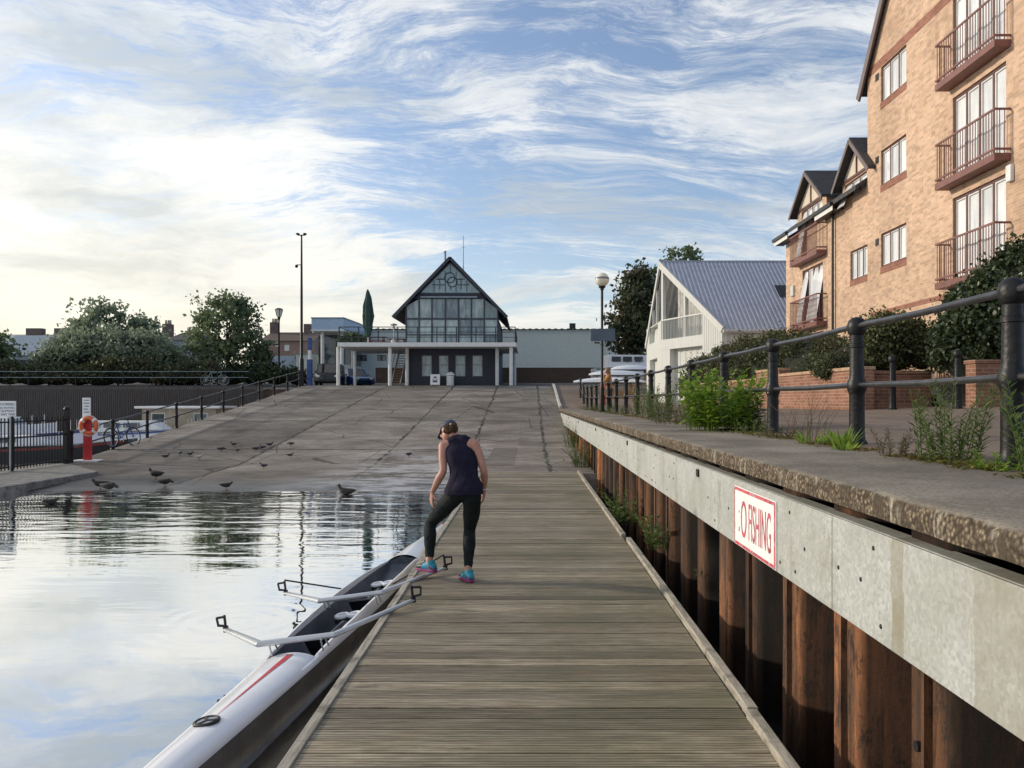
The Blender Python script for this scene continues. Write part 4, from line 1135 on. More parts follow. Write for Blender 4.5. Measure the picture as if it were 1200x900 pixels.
xa0, xa1 = (ZA-zz0-.15)/slp, (ZA-zz1-.15)/slp
mb.prism([(XA-xa0,YF-.05,zz0),(XA+xa0,YF-.05,zz0),(XA+xa1,YF-.05,zz1),(XA-xa1,YF-.05,zz1)], (0,.1,0)); mb.build('gable_band', M['navy'], cl)
mb = MB(); mb.box(XA-2.1, XA+1.9, YF-.22, YF-.06, 9.02, 9.12); mb.build('ledge', M['greysheet'], cl)
xa2 = (ZA-zz1-.16)/slp
gt = MB().add([(XA-xa2,YF-.02,zz1+.002),(XA+xa2,YF-.02,zz1+.002),(XA,YF-.02,ZA-.22)], [(0,1,2)]).build('gable_window', mat_glass('stained glass', (.11,.20,.25), (.30,.43,.47), .08, 3), cl)
tr = MB(); tr.beam((XA-xa2,YF-.04,zz1+.05),(XA+xa2,YF-.04,zz1+.05), .06, .08)
for s in (-1, 1): tr.beam((XA+s*xa2,YF-.04,zz1+.05),(XA,YF-.04,ZA-.22), .06, .10)
Mx = Matrix.Rotation(R(90), 3, 'X')
for cx_, cz_, rr in ((XA-.05,10.45,.36),(XA+.14,10.15,.34)): tr.torus((cx_,YF-.05,cz_), rr, .035, Mx, 24, 6)
for a, b in (((-.75,9.6),(-.75,10.3)),((.75,9.6),(.75,10.3)),((-1.3,9.95),(-.4,9.95)),((.5,9.95),(1.3,9.95)),((0,10.85),(0,11.4)),((-.35,9.45),(-.35,10.9)),((.4,9.45),(.4,10.9)),((-1.0,10.35),(-.4,10.35)),((.5,10.35),(1.0,10.35)),((-1.15,9.45),(-1.15,10.2)),((1.15,9.45),(1.15,10.2)),((.02,9.6),(.02,9.8)),((-.9,10.35),(-.42,10.35)),((.45,10.35),(.85,10.35))):
    tr.beam((XA+a[0],YF-.045,a[1]),(XA+b[0],YF-.045,b[1]), .04, .05)
tr.build('tracery', M['navy_trim'], gt)
# deck
DX0, DX1, DY = px_x(396,54), px_x(604.5,54), 54.0
mb = MB(); mb.box(DX0, DX1, DY+.06, YF, 5.45, 5.70); mb.box(DX0, XL-.01, YF+.001, 62, 5.45, 5.70); mb.box(XR+.01, DX1, YF+.001, 62, 5.45, 5.70); mb.build('deck', M['soffit'], cl)
mb = MB(); mb.box(DX0-.03, DX1+.03, DY, DY+.055, 5.46, 5.74); mb.box(DX1+.001, DX1+.05, DY+.06, 62, 5.46, 5.74); mb.box(DX0-.05, DX0-.001, DY+.06, 62, 5.46, 5.74); mb.build('deck_fascia', M['white'], cl)
for px, Y in ((396.5,54.35),(457,54.35),(599,54.35),(477,55.6),(416,58.5),(582.5,55.6),(603,60)):
    MB().tube([(px_x(px,Y),Y,GZ-.12),(px_x(px,Y),Y,5.449)], .13, 12).build('column', M['white'], cl, smooth=True)
rl = MB()
xsr = [DX0+.05+i*(DX1-DX0-.1)/9 for i in range(10)]
for x in xsr: rl.box(x-.035, x+.035, DY+.10, DY+.17, 5.70, 6.82)
for z in (6.80, 6.45, 6.1): rl.beam((DX0+.05,DY+.135,z),(DX1-.05,DY+.135,z), .035, .035 if z < 6.7 else .06)
for x in (DX0+.05, DX1-.05):
    for z in (6.80, 6.45, 6.1): rl.beam((x,DY+.18,z),(x,62,z), .035, .035)
    for y in (56.5, 59, 61.9): rl.box(x-.03, x+.03, y-.03, y+.03, 5.70, 6.82)
rl.build('deck_railing', M['navy_trim'], cl)
st = MB(); sx0, sx1 = px_x(459.5,57), px_x(471,57)
for i in range(14): st.box(sx0+.09, sx1-.09, 56.6+i*.24, 56.6+i*.24+.28, GZ+.12+i*.195, GZ+.17+i*.195)
st.build('stair', M['tanwood'], cl)
ss = MB()
for x in (sx0+.04, sx1-.04): ss.beam((x,56.5,GZ+.05),(x,60,GZ+2.75), .07, .25)
ss.beam((sx0,56.4,GZ+1.0),(sx0,60,GZ+3.6), .05, .06); ss.box(sx0-.03,sx0+.03,56.4,56.46,GZ,GZ+1.0)
ss.build('stair_side', M['white'], cl)
mb = MB(); mb.tube([(px_x(543,58),58,10.7),(px_x(543,58),58,13.85)], [.035,.018], 6); mb.tube([(px_x(543,58)-.12,58,13.0),(px_x(543,58)+.12,58,13.0)], .015, 5); mb.build('antenna', M['greysheet'], cl)
mb = MB(); mb.tube([(px_x(521.8,57.5),57.5,11.2),(px_x(521.8,57.5),57.5,12.5)], .07, 8); mb.beam((px_x(521,57.5)-.05,57.5,12.5),(px_x(521,57.5)+.12,57.5,12.62), .16, .08); mb.build('flue', M['greysheet'], cl)

# things standing on or under the deck
pc = thing('parasol', 'tall closed dark green parasol standing on the clubhouse deck', 'parasol', (px_x(431.3,57), 57, 5.70))
x = px_x(431.3,57)
MB().tube([(x,57,5.70),(x,57,9.6)], .035, 8).build('pole', M['white'], pc)
MB().lathe([(.32,0),(.32,.08),(.06,.12)], (x,57,5.70), 14).build('base', M['concrete'], pc)
mb = MB(); rg = []
for z, r in ((6.35,.10),(6.45,.17),(6.9,.26),(7.05,.33),(7.2,.30),(7.9,.38),(8.0,.35),(8.6,.31),(9.2,.20),(9.6,.10),(9.78,.03)): rg.append((Vector((x+.02*math.sin(z*5),57,z)), r, r*.95))
n_ = 18; mb.tube_prof(rg, n_)
for i, v in enumerate(mb.v):
    k = i % n_; f_ = 1 + (.16 if k % 2 else -.10); mb.v[i] = (x+(v[0]-x)*f_, 57+(v[1]-57)*f_, v[2]+(.05*math.sin(k*2.3) if i < 4*n_ else 0))
mb.build('canopy', M['parasol'], pc, smooth=True, angle=60)
ph = thing('patio_heater', 'slim patio heater with round hood on the deck beside the glazed gable', 'heater', (px_x(461.5,56.2), 56.2, 5.70)); x = px_x(461.5,56.2)
MB().lathe([(.22,0),(.22,.35),(.05,.45),(.04,1.15),(.09,1.2),(.09,1.33),(.03,1.36)], (x,56.2,5.70), 12).build('stand', M['alloy'], ph, smooth=True)
MB().lathe([(.05,1.37),(.27,1.42),(.20,1.50),(.03,1.55)], (x,56.2,5.70), 14).build('hood', M['greysheet'], ph, smooth=True)
def picnic(x, y, z, lab, mt):
    t = thing('picnic_table', lab, 'picnic table', (x,y,z), 'picnic tables on the deck')
    MB().box(x-.75,x+.75,y-.35,y+.35,z+.70,z+.75).build('table_top', mt, t, bevel=.01)
    for s in (-1,1): MB().box(x-.75,x+.75,y+s*.72-.13,y+s*.72+.13,z+.42,z+.46).build('bench', mt, t, bevel=.01)
    m_ = MB()
    for sx in (-.5,.5):
        m_.beam((x+sx,y-.6,z),(x+sx,y-.2,z+.70), .05, .09); m_.beam((x+sx,y+.6,z),(x+sx,y+.2,z+.70), .05, .09); m_.beam((x+sx+.05,y-.8,z+.40),(x+sx+.05,y+.8,z+.40), .04, .08)
    m_.build('trestle', mt, t)
redwood = plain('red stained wood', (.20,.06,.045), .7)
picnic(px_x(441,58), 58.2, 5.70, 'red stained picnic table on the deck right of the closed parasol', redwood)
picnic(px_x(466,60), 60.0, 5.70, 'red stained picnic table on the deck behind the patio heater', redwood)
bl = thing('planter_box', 'green leafy planter box on the deck left of the closed parasol', 'planter', (px_x(414,58),58,5.70)); x = px_x(414,58)
MB().box(x-.9,x+.9,57.7,58.3,5.70,6.1).build('trough', M['parasol'], bl, bevel=.02)
bn = thing('litter_bin', 'white litter bin with domed lid in front of the clubhouse', 'bin', (px_x(527.3,55),55.2,GZ)); x = px_x(527.3,55)
MB().lathe([(.24,.0),(.26,.05),(.26,.72),(.24,.74)], (x,55.2,GZ-.05), 16).build('body', M['white'], bn, smooth=True, angle=30)
MB().lathe([(.32,.76),(.32,.80),(.24,.92),(.10,.99),(.01,1.0)], (x,55.2,GZ-.05), 16).build('lid', M['white'], bn, smooth=True, angle=40)
ab = thing('notice_board', 'small white freestanding notice board left of the litter bin', 'sign', (px_x(509.7,55),55.2,GZ)); x = px_x(509.7,55)
MB().add([(x-.33,55.0,GZ-.05+.1),(x+.33,55.0,GZ+.05),(x+.33,55.15,GZ+.78),(x-.33,55.15,GZ+.78),(x-.33,55.03,GZ+.05),(x+.33,55.03,GZ+.05),(x+.33,55.18,GZ+.78),(x-.33,55.18,GZ+.78)],
         [(3,2,1,0),(4,5,6,7),(0,1,5,4),(1,2,6,5),(2,3,7,6),(3,0,4,7)]).build('panel', M['sign_white'], ab)
mb = MB(); mb.box(x-.10,x+.10,55.075,55.085,GZ+.52,GZ+.62); mb.box(x-.16,x-.04,55.055,55.065,GZ+.42,GZ+.46); mb.box(x+.06,x+.16,55.055,55.065,GZ+.42,GZ+.46); mb.box(x-.16,x+.16,55.035,55.045,GZ+.2,GZ+.36)
mb.build('print', M['text'], ab)
mb = MB()
for s in (-.28,.28): mb.beam((x+s,55.03,GZ-.04),(x+s,55.06,GZ+.1), .03, .03); mb.beam((x+s,55.4,GZ-.04),(x+s,55.2,GZ+.75), .03, .03)
mb.build('leg', M['alloy'], ab)

# ------------------------------------------------------------------ warehouse, pavilion, walls
wh = thing('warehouse', 'long low pale green warehouse behind the clubhouse', 'building', (-4, 80, GZ))
mb = MB(); wall_open(mb, (-17.8,76,GZ), (1,0,0), UZ, (0,-1,0), 26.4, 5.75, [(px_x(419,76)+17.8, px_x(430,76)+17.8, 2.75, 3.35), (px_x(442,76)+17.8, px_x(453,76)+17.8, 2.75, 3.35)], .2)
mb.quad((8.6,76,GZ),(8.6,100,GZ),(8.6,100,8.58),(8.6,76,8.58)); mb.quad((-17.8,76,GZ),(-17.8,100,GZ),(-17.8,100,8.58),(-17.8,76,8.58)); mb.build('wall', M['warehouse'], wh, recalc=False)
for a, b in ((419,430),(442,453)):
    window((0,76,GZ), (1,0,0), UZ, (0,-1,0), (px_x(a,76), px_x(b,76), 2.75, 3.35), wh, 2, .05, .2, frame='fascia', pane='pane_dark')
corrug((-18,100,10.2),(8.8,100,10.2),(-18,75.7,8.62),(8.8,75.7,8.62), .6, .06, (0,0,1)).build('roof', M['greenroof'], wh)
MB().box(px_x(671,80)-.3,px_x(671,80)+.3,80,80.6,8.9,9.6).build('roof_vent', M['black'], wh)
bw_ = thing('boundary_wall', 'dark brown boundary wall running below the pale warehouse', 'wall', (0, 70, GZ))
MB().box(px_x(440,70),8.6,70,70.25,GZ-.05,4.62).build('wall_panel', M['brown_wall'], bw_)
MB().box(px_x(440,70),8.6,69.97,70.28,4.622,4.70).build('capping', M['brown_wall'], bw_)

pv = thing('pavilion', 'flat roofed pavilion with pale blue fascia box on white columns left of the clubhouse', 'building', (-16, 70, GZ))
q = lambda px, py, Y: at(px, py, Y)
a_, b_, c_ = px_x(365,67), px_x(402.5,67), px_x(421,72)
zt, zb_ = 1.75+(470-373)*67/F, 1.75+(470-386)*67/F
poly = [(a_,67),(b_,67),(c_,72),(c_,76),(a_,76)]
MB().prism([(x,y,zb_) for x, y in poly], (0,0,zt-zb_)).build('fascia_box', M['bluewhite'], pv)
MB().prism([(x*1.0+(.05 if x > -16 else -.05),y-.06,zb_-.16) for x, y in poly], (0,0,.155)).build('edge_trim', M['white'], pv)
MB().prism([(x*1.0+(.05 if x > -16 else -.05),y-.06,zt+.002) for x, y in poly], (0,0,.08)).build('roof_trim', M['greysheet'], pv)
for px, Y in ((378,67.4),(401,67.4),(413,71)): MB().tube([(px_x(px,Y),Y,GZ-.05),(px_x(px,Y),Y,zb_-.162)], .15, 10).build('column', M['white'], pv, smooth=True)
MB().box(px_x(367,70), px_x(413,72), 71, 76, GZ, 5.0).build('lower_wall', M['warehouse'], pv)
MB().box(px_x(369,70), px_x(413,72)-.05, 71.2, 75.8, 5.001, zb_-.17).build('glazed_wall', M['pane_dark'], pv)
dw = thing('shed', 'low pale wall shed beside the pavilion columns', 'building', (px_x(355,72),73,GZ))
MB().box(px_x(347,73),px_x(367,73)-.05,73,77,GZ,1.75+(470-415)*73/F).build('wall', M['warehouse'], dw)
MB().box(px_x(346,73),px_x(367,73)-.05,72.9,77.1,1.752+(470-415)*73/F,1.85+(470-415)*73/F).build('roof', M['greysheet'], dw)

# far left: terraces and sheds
def terrace(name, lab, px0, px1, eave, ridge, Y, wallm, roofm, chim, wins, D=9):
    x0, x1 = px_x(px0,Y), px_x(px1,Y); ze, zr2 = 1.75+(470-eave)*Y/F, 1.75+(470-ridge)*(Y+D/2)/F
    t = thing(name, lab, 'house' if chim else 'shed', ((x0+x1)/2, Y+D/2, 2.8))
    mb = MB(); ops = [(px_x(a,Y)-x0, px_x(b,Y)-x0, 1.75+(470-d)*Y/F-2.8, 1.75+(470-c)*Y/F-2.8) for a, b, c, d in wins]
    wall_open(mb, (x0,Y,2.8), (1,0,0), UZ, (0,-1,0), x1-x0, ze-2.8, ops, .15)
    for x in (x0, x1): mb.add([(x,Y,2.8),(x,Y+D,2.8),(x,Y+D,ze),(x,Y+D/2,zr2-.05),(x,Y,ze)], [(0,1,2,3,4)])
    mb.build('wall', wallm, t, recalc=False)
    rm = MB(); rm.quad((x0-.2,Y-.3,ze-.05),(x1+.2,Y-.3,ze-.05),(x1+.2,Y+D/2,zr2),(x0-.2,Y+D/2,zr2)); rm.quad((x0-.2,Y+D+.3,ze-.05),(x1+.2,Y+D+.3,ze-.05),(x1+.2,Y+D/2,zr2),(x0-.2,Y+D/2,zr2))
    rf = rm.build('roof', roofm, t, recalc=False)
    for c in chim:
        xc = px_x(c[0],Y+D/2); hw = c[1]*Y/F/2; zt_ = 1.75+(470-c[2])*(Y+D/2)/F
        m_ = MB(); m_.box(xc-hw,xc+hw,Y+D/2-.5,Y+D/2+.5,zr2-.8,zt_)
        ch = m_.build('chimney', M['chimney'], rf)
        for k in (-.5, .1, .6):
            MB().lathe([(.14,0),(.11,.5)], (xc+hw*k,Y+D/2,zt_), 8).build('chimney_pot', M['beige'], ch) if c[3] else None
    for o_ in ops: window((x0,Y,2.8), (1,0,0), UZ, (0,-1,0), o_, t, 2, .08, .15, frame='white', pane='pane_white', trans=.5)
    return t
terrace('terraced_house', 'pink brick terraced house with brown roof and two chimneys left of the tall pole', 306, 366, 399, 389.5, 96, M['pink_brick'], M['brownroof'], [(322,9,378,1),(361,8,380,0)], [(333,339,404,411),(322,326,400,406),(331,342,422,428)])
terrace('terraced_house', 'pale rendered terraced house with slate roof and chimney between the two big trees', 196, 224, 398, 390, 92, M['greysheet'], M['slate'], [(197,10,380,1)], [(216,223,402,408)])
terrace('shed', 'long grey blue industrial shed with ribbed roof behind the hedge at far left', -10, 66, 416, 393, 88, M['greysheet'], M['greysheet'], [], [])
terrace('terraced_house', 'dark roofed house with squat brick chimneys rising behind the grey shed', -20, 84, 402, 392, 104, M['pink_brick'], M['greenroof'], [(42,19,385,0),(73,15,385,0)], [])
terrace('shed', 'small blue grey gabled shed beside the lamp post', 300, 330, 432, 417, 82, M['greysheet'], M['steelblue'], [], [])
wl = thing('retaining_wall', 'dark retaining wall with pale coping closing off the marina at the left', 'wall', (-30, 53, -.6))
MB().box(-90,-15.3,53.0,53.5,-2.5,2.52).build('wall_face', M['brown_wall'], wl)
MB().box(-90,-15.3,52.9,53.6,2.522,2.66).build('coping', M['concrete'], wl)
pf = thing('palisade_fence', 'tall dark palisade fence standing before the marina wall', 'fence', (-27, 52, -.6))
mb = MB(); x = -42.0
while x < -17.5:
    h = 2.62 + rnd.uniform(-.03,.03); mb.box(x-.045,x+.045,52.40,52.43,-.55,h); mb.add([(x-.045,52.415,h),(x+.045,52.415,h),(x,52.415,h+.12)], [(0,1,2)]); x += .125
mb.build('pale_row', M['palisade'], pf)
mb = MB()
for z in (.2,1.4,2.3): mb.box(-42,-17.5,52.435,52.49,z,z+.07)
mb.build('fence_rail', M['palisade'], pf)
rr_ = thing('railing', 'thin double rail guard along the road edge above the marina wall', 'railing', (-28, 53.8, 2.7))
mb = MB()
for z in (3.35, 3.75): mb.tube([(-60,53.75,z),(-19,53.75,z)], .016, 6)
mb.build('rail', M['greysheet'], rr_)
mb = MB(); x = -59.5
while x < -18.5: mb.box(x-.03,x+.03,53.72,53.78,2.66,3.8); x += 3.2
mb.build('post_row', M['iron'], rr_)
# ------------------------------------------------------------------ vegetation
def ell_pts(n, c, r, lo=.35, hi=1.0, zmin=-1):
    d_ = unit(nrg.normal(size=(n*3, 3))); d_ = d_[d_[:, 2] > zmin][:n]
    k = lo + (hi-lo)*nrg.random((len(d_), 1))**.6
    return np.array(c) + d_*k*np.array(r), d_
def clump_leaves(cc, dirs, per, rad, size, squash=.75, droop=.0):
    """leaves round each clump centre, facing outward with a lot of scatter"""
    n = len(cc)*per
    C = np.repeat(cc, per, 0); rr = np.repeat(rad*(.55+.9*nrg.random(len(cc))), per)[:, None]
    off = nrg.normal(size=(n, 3))*np.array([1, 1, squash])*.55*rr
    C = C + off
    out = unit(np.repeat(dirs, per, 0)*.8 + nrg.normal(size=(n, 3))*.9 + off*.6/rr.clip(.05))
    D = unit(nrg.normal(size=(n, 3)) + np.array([0, 0, -droop]) + out*.4)
    L = size*(.6+.8*nrg.random(n)); return C, D, out, L, L*(.55+.35*nrg.random(n))
def tree(label, base, lobes, leafm, clumps=150, per=45, size=.30, crad=.55, trunk=.2, name='broadleaf_tree', group=None, cat='tree', lo=.3, seed=1, zmin=-.75, stems=True, limbs=14):
    global nrg
    nrg = np.random.default_rng(seed); b = Vector(base)
    t = thing(name, label, cat, base, group)
    vol = [l[3]*l[4]*l[5] for l in lobes]; tot = sum(vol); CC = []; DD = []
    for l, v_ in zip(lobes, vol):
        c_, d_ = ell_pts(max(6, int(clumps*(v_/tot))), l[:3], l[3:6], lo, 1, zmin); CC.append(c_); DD.append(d_)
    CC = np.concatenate(CC); DD = np.concatenate(DD)
    V, Q = leaf_quads(*clump_leaves(CC, DD, per, crad, size))
    mesh_np('crown', V, Q, leafm, t)
    if stems:
        cz = np.average([l[2] for l in lobes], weights=vol); top = Vector((np.average([l[0] for l in lobes], weights=vol), np.average([l[1] for l in lobes], weights=vol), cz))
        mb = MB(); mb.tube([b, b.lerp(top, .35)+Vector((.06, 0, 0)), b.lerp(top, .7), top], [trunk*1.25, trunk*.9, trunk*.7, trunk*.35], 9)
        r_ = random.Random(seed)
        for i in range(limbs):
            e = Vector(CC[r_.randrange(len(CC))]); s0 = b.lerp(top, r_.uniform(.4, .95)); m_ = s0.lerp(e, .5)+Vector((0, 0, .12*(e-s0).length))
            mb.tube([s0, m_, e], [trunk*.38, trunk*.22, trunk*.07], 5)
        mb.build('trunk', M['bark'], t, smooth=True)
    return t
def bush(label, base, lobes, leafm, clumps=120, per=40, size=.12, crad=.3, name='shrub', cat='shrub', seed=1, core=.82, group=None, lo=.82, zmin=-.35):
    """dense shrub: leaf shell over a dark twiggy core"""
    global nrg
    nrg = np.random.default_rng(seed)
    t = thing(name, label, cat, base, group)
    tot = sum(l[3]*l[4]+l[3]*l[5] for l in lobes); CC = []; DD = []
    for l in lobes:
        c_, d_ = ell_pts(max(5, int(clumps*(l[3]*l[4]+l[3]*l[5])/tot)), l[:3], l[3:6], lo, 1.03, zmin); CC.append(c_); DD.append(d_)
    CC = np.concatenate(CC); DD = np.concatenate(DD)
    V, Q = leaf_quads(*clump_leaves(CC, DD, per, crad, size))
    mesh_np('foliage', V, Q, leafm, t)
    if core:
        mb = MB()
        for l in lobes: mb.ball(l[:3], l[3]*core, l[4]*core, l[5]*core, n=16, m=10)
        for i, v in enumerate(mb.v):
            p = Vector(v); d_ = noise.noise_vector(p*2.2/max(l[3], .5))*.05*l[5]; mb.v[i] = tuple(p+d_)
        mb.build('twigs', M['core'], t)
    return t
def lobes_px(Y, lst, ry=None):
    """lobes given as (px, py, rx_px, ry_px[, dY]) at depth Y"""
    o = []
    for l in lst:
        y = Y + (l[4] if len(l) > 4 else 0); c = at(l[0], l[1], y); s = y/F
        o.append((c.x, c.y, c.z, l[2]*s, (ry or l[2]*s), l[3]*s))
    return o

# trees along the road on the left
tree('round crowned tree with gaps of sky left of the lantern post', (*at(267,452,62)[:2], 2.8),
     lobes_px(62, [(265,392,44,44),(245,412,30,24),(292,405,26,30),(262,366,32,24),(300,424,14,14)]), M['leaf_tree'], 200, 36, .27, .50, .20, seed=3, limbs=22, lo=.45)
tree('sparse topped tree with clusters of leaves above the big bushy mound', (*at(112,452,66)[:2], 2.8),
     lobes_px(66, [(105,375,26,20),(125,368,20,16),(95,392,20,14),(140,388,16,12),(112,402,36,18)]), M['leaf_haze'], 95, 34, .34, .55, .16, seed=4, limbs=18)
tree('slender leafy tree rising behind the right shoulder of the bushy mound', (*at(172,452,67)[:2], 2.8),
     lobes_px(67, [(172,378,16,13),(165,395,24,16),(186,393,10,9)]), M['leaf_haze'], 60, 34, .32, .5, .13, seed=5)
bush('big rounded mound of bushy green trees behind the clipped hedge', (*at(130,452,61)[:2], 2.8),
     lobes_px(61, [(82,424,34,24),(118,414,42,28),(158,416,42,26),(190,428,26,22),(60,434,16,14)]), M['leaf_haze'], 360, 44, .24, .55, name='bushy_tree', cat='tree', seed=6, core=.86)
tree('dark tree cut by the left edge of the picture', (*at(-8,452,58)[:2], 2.8),
     lobes_px(58, [(-12,402,28,24),(-2,412,18,18)]), M['leaf_tree'], 70, 40, .28, .5, .18, seed=7)
bush('clipped dark green hedge nearest the middle of the road edge', (*at(150,452,57)[:2], 2.8),
     lobes_px(57, [(118,440,26,14),(145,437,34,15),(172,438,26,13),(195,442,18,10)], ry=1.0), M['leaf_hedge'], 190, 40, .20, .42, name='hedge', cat='hedge', seed=8, core=.88)
bush('lower brownish hedge left of the taller clipped one', (*at(65,452,57.5)[:2], 2.8),
     lobes_px(57.5, [(40,442,24,11),(68,441,26,12),(92,442,16,11),(10,440,22,12)], ry=1.0), M['leaf_hedge'], 150, 38, .20, .40, name='hedge', cat='hedge', seed=9, core=.88)
bush('bramble thicket with pale leaf tips behind the parked bicycle', (*at(228,452,58)[:2], 2.8),
     lobes_px(58, [(225,440,18,13),(245,438,14,14),(215,446,12,8)], ry=.9), M['leaf_hedge'], 90, 36, .20, .38, name='bramble', cat='shrub', seed=10, core=.8)
bush('long dark shaded hedge running to the foot of the lamp post', (*at(300,452,60)[:2], 2.8),
     lobes_px(60, [(272,440,20,12),(298,440,22,12),(325,441,18,11),(348,443,12,9)], ry=.9), M['leaf_dark'], 120, 36, .22, .42, name='hedge', cat='hedge', seed=12, core=.9)
bush('yellow green upright shrub against the blue shed', (*at(307,445,63)[:2], 2.8),
     lobes_px(63, [(307,425,9,18),(300,434,9,12)]), M['leaf_olive'], 50, 36, .22, .34, seed=13, core=.7)
# trees behind the white boathouse
tree('dark tall tree with turning leaves behind the globe lamp and white boathouse', (*at(748,452,60)[:2], 2.8),
     lobes_px(60, [(748,335,24,26),(738,365,28,26),(755,385,30,28),(732,392,20,20),(745,410,26,14),(765,350,16,30)]), M['leaf_autumn'], 210, 40, .30, .58, .22, seed=14, limbs=22, lo=.15)
tree('dark tree top showing above the boathouse ridge', (*at(800,452,66)[:2], 2.8),
     lobes_px(66, [(800,302,18,14),(788,312,14,10),(812,316,14,10),(800,340,26,28)]), M['leaf_tree'], 90, 36, .30, .5, .2, seed=15)
tree('leafy tree showing as a small tuft right of the boathouse ridge tree', (*at(836,452,70)[:2], 2.8),
     lobes_px(70, [(828,322,8,12),(834,350,22,26)]), M['leaf_tree'], 40, 36, .3, .5, .2, seed=16)

# garden behind the low brick walls
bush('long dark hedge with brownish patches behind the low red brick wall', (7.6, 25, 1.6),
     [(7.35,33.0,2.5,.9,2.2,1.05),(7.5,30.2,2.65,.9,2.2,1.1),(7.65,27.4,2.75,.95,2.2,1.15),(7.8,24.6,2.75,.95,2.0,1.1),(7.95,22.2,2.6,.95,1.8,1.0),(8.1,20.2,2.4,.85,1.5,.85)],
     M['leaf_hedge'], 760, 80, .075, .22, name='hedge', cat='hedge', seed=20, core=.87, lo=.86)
bush('small clipped round box bush on the low wall', (*at(981,446,18.6)[:2], 1.7),
     lobes_px(18.6, [(981,431,20,15),(972,436,14,11)]), M['leaf_hedge'], 90, 60, .05, .11, name='box_bush', cat='shrub', seed=21, core=.93, lo=.93)
bush('loose green and reddish shrub above the shaded return wall', (*at(1048,440,18.8)[:2], 1.6),
     lobes_px(18.8, [(1035,400,28,27),(1062,405,24,28),(1030,422,24,18),(1080,415,18,22),(1050,390,18,18)]), M['leaf_olive'], 380, 80, .075, .20, seed=22, core=.85)
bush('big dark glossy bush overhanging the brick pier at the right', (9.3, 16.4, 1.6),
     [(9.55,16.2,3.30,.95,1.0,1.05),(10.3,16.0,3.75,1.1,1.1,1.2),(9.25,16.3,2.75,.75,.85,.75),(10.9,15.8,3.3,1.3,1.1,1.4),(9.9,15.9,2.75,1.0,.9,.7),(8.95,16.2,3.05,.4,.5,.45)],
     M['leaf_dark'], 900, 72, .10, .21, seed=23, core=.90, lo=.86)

# weeds ---------------------------------------------------------------
def weed(name, label, base, mat, stems, h, spread, leaf, lw, per, lean=.35, group=None, cat='weed', seed=1, whorl=False, droop=.25, stemr=.004, top=1.0, bare=.1):
    """stems with leaves along them"""
    r_ = np.random.default_rng(seed); t = thing(name, label, cat, base, group)
    b = np.array(base, float); C = []; D = []; N = []; L = []; sm = MB()
    for s in range(stems):
        a = r_.random()*2*math.pi; rr = spread*.45*math.sqrt(r_.random()); hh = h*(.55+.45*r_.random())
        p0 = b + np.array([rr*math.cos(a), rr*math.sin(a), -.02]); ln = lean*(.3+r_.random())*hh
        a2 = a + r_.normal()*.6; p1 = p0 + np.array([ln*math.cos(a2), ln*math.sin(a2), hh])
        mid = (p0+p1)/2 + np.array([-.12*ln*math.cos(a2), -.12*ln*math.sin(a2), .08*hh])
        sm.tube([p0, mid, p1], [stemr, stemr*.8, stemr*.35], 5)
        for i in range(per):
            u = bare + (top-bare)*(i+r_.random()*.6)/per; p = (1-u)**2*p0 + 2*u*(1-u)*mid + u*u*p1
            an = i*2.4 + r_.normal()*.5; up_ = .55 - droop + .5*u
            d_ = np.array([math.cos(an), math.sin(an), up_+r_.normal()*.18]); C.append(p); D.append(d_)
            N.append(np.array([-math.cos(an)*.5, -math.sin(an)*.5, 1.0]) + r_.normal(size=3)*.25); L.append(leaf*(1.05-.55*u)*(.65+.6*r_.random()))
    sm.build('stems', M['stem'] if mat in ('leaf_olive', 'moss') else M[mat], t)
    L = np.array(L); V, Q = leaf_quads(np.array(C), np.array(D), np.array(N), L, L*lw)
    mesh_np('leaves', V, Q, M[mat], t)
    return t
def tuft(label, base, mat, n, h, spread, seed=1, group=None, name='grass_tuft', cat='grass', w=.05):
    r_ = np.random.default_rng(seed); b = np.array(base)
    a = r_.random(n)*2*math.pi; rr = spread*.5*np.sqrt(r_.random(n))
    C = b + np.stack([rr*np.cos(a), rr*np.sin(a), np.full(n, -.01)], 1)
    D = np.stack([np.cos(a)*(.25+.7*r_.random(n)), np.sin(a)*(.25+.7*r_.random(n)), .55+.7*r_.random(n)], 1)
    N = np.stack([-np.cos(a), -np.sin(a), np.full(n, .5)], 1); L = h*(.45+.7*r_.random(n))
    V, Q = leaf_quads(C, D, N, L, L*w+.003)
    return tag(mesh_np(name, V, Q, M[mat], origin=base), label, cat, group)

Z0 = 1.352
weed('nettle_clump', 'big bright green leafy clump against the railing posts', (2.56, 10.6, Z0), 'leaf_bright', 95, .88, 1.0, .165, .55, 19, .30, seed=31, droop=.45)
weed('dark_weed', 'drooping darker plant at the right flank of the bright green clump', (2.92, 10.25, Z0), 'leaf_dark', 12, .52, .35, .13, .42, 12, .5, seed=32, droop=.6)
weed('leafy_weed', 'grey green straggling shrub by the railing beyond the bright clump', (2.74, 15.6, Z0), 'leaf_weed', 40, .78, 1.0, .085, .40, 22, .4, seed=33)
weed('leafy_weed', 'low wide olive weed just behind the bright clump, spilling onto the coping', (2.62, 13.2, Z0), 'leaf_olive', 46, .52, 1.1, .075, .42, 18, .5, seed=34)
weed('leafy_weed', 'tall bushy weed about the third railing post beyond the bright clump', (2.85, 18.3, Z0), 'leaf_weed', 34, .85, .9, .09, .42, 20, .35, seed=35)
weed('willowherb', 'tall narrow leaved willowherb standing alone left of the nearest railing post', (2.74, 5.22, Z0), 'leaf_weed', 22, .56, .42, .095, .17, 38, .38, seed=36, droop=.15, bare=.02)
weed('willowherb', 'short dusty willowherb just left of the tall one', (2.62, 5.65, Z0), 'leaf_olive', 12, .24, .25, .06, .2, 20, .5, seed=37)
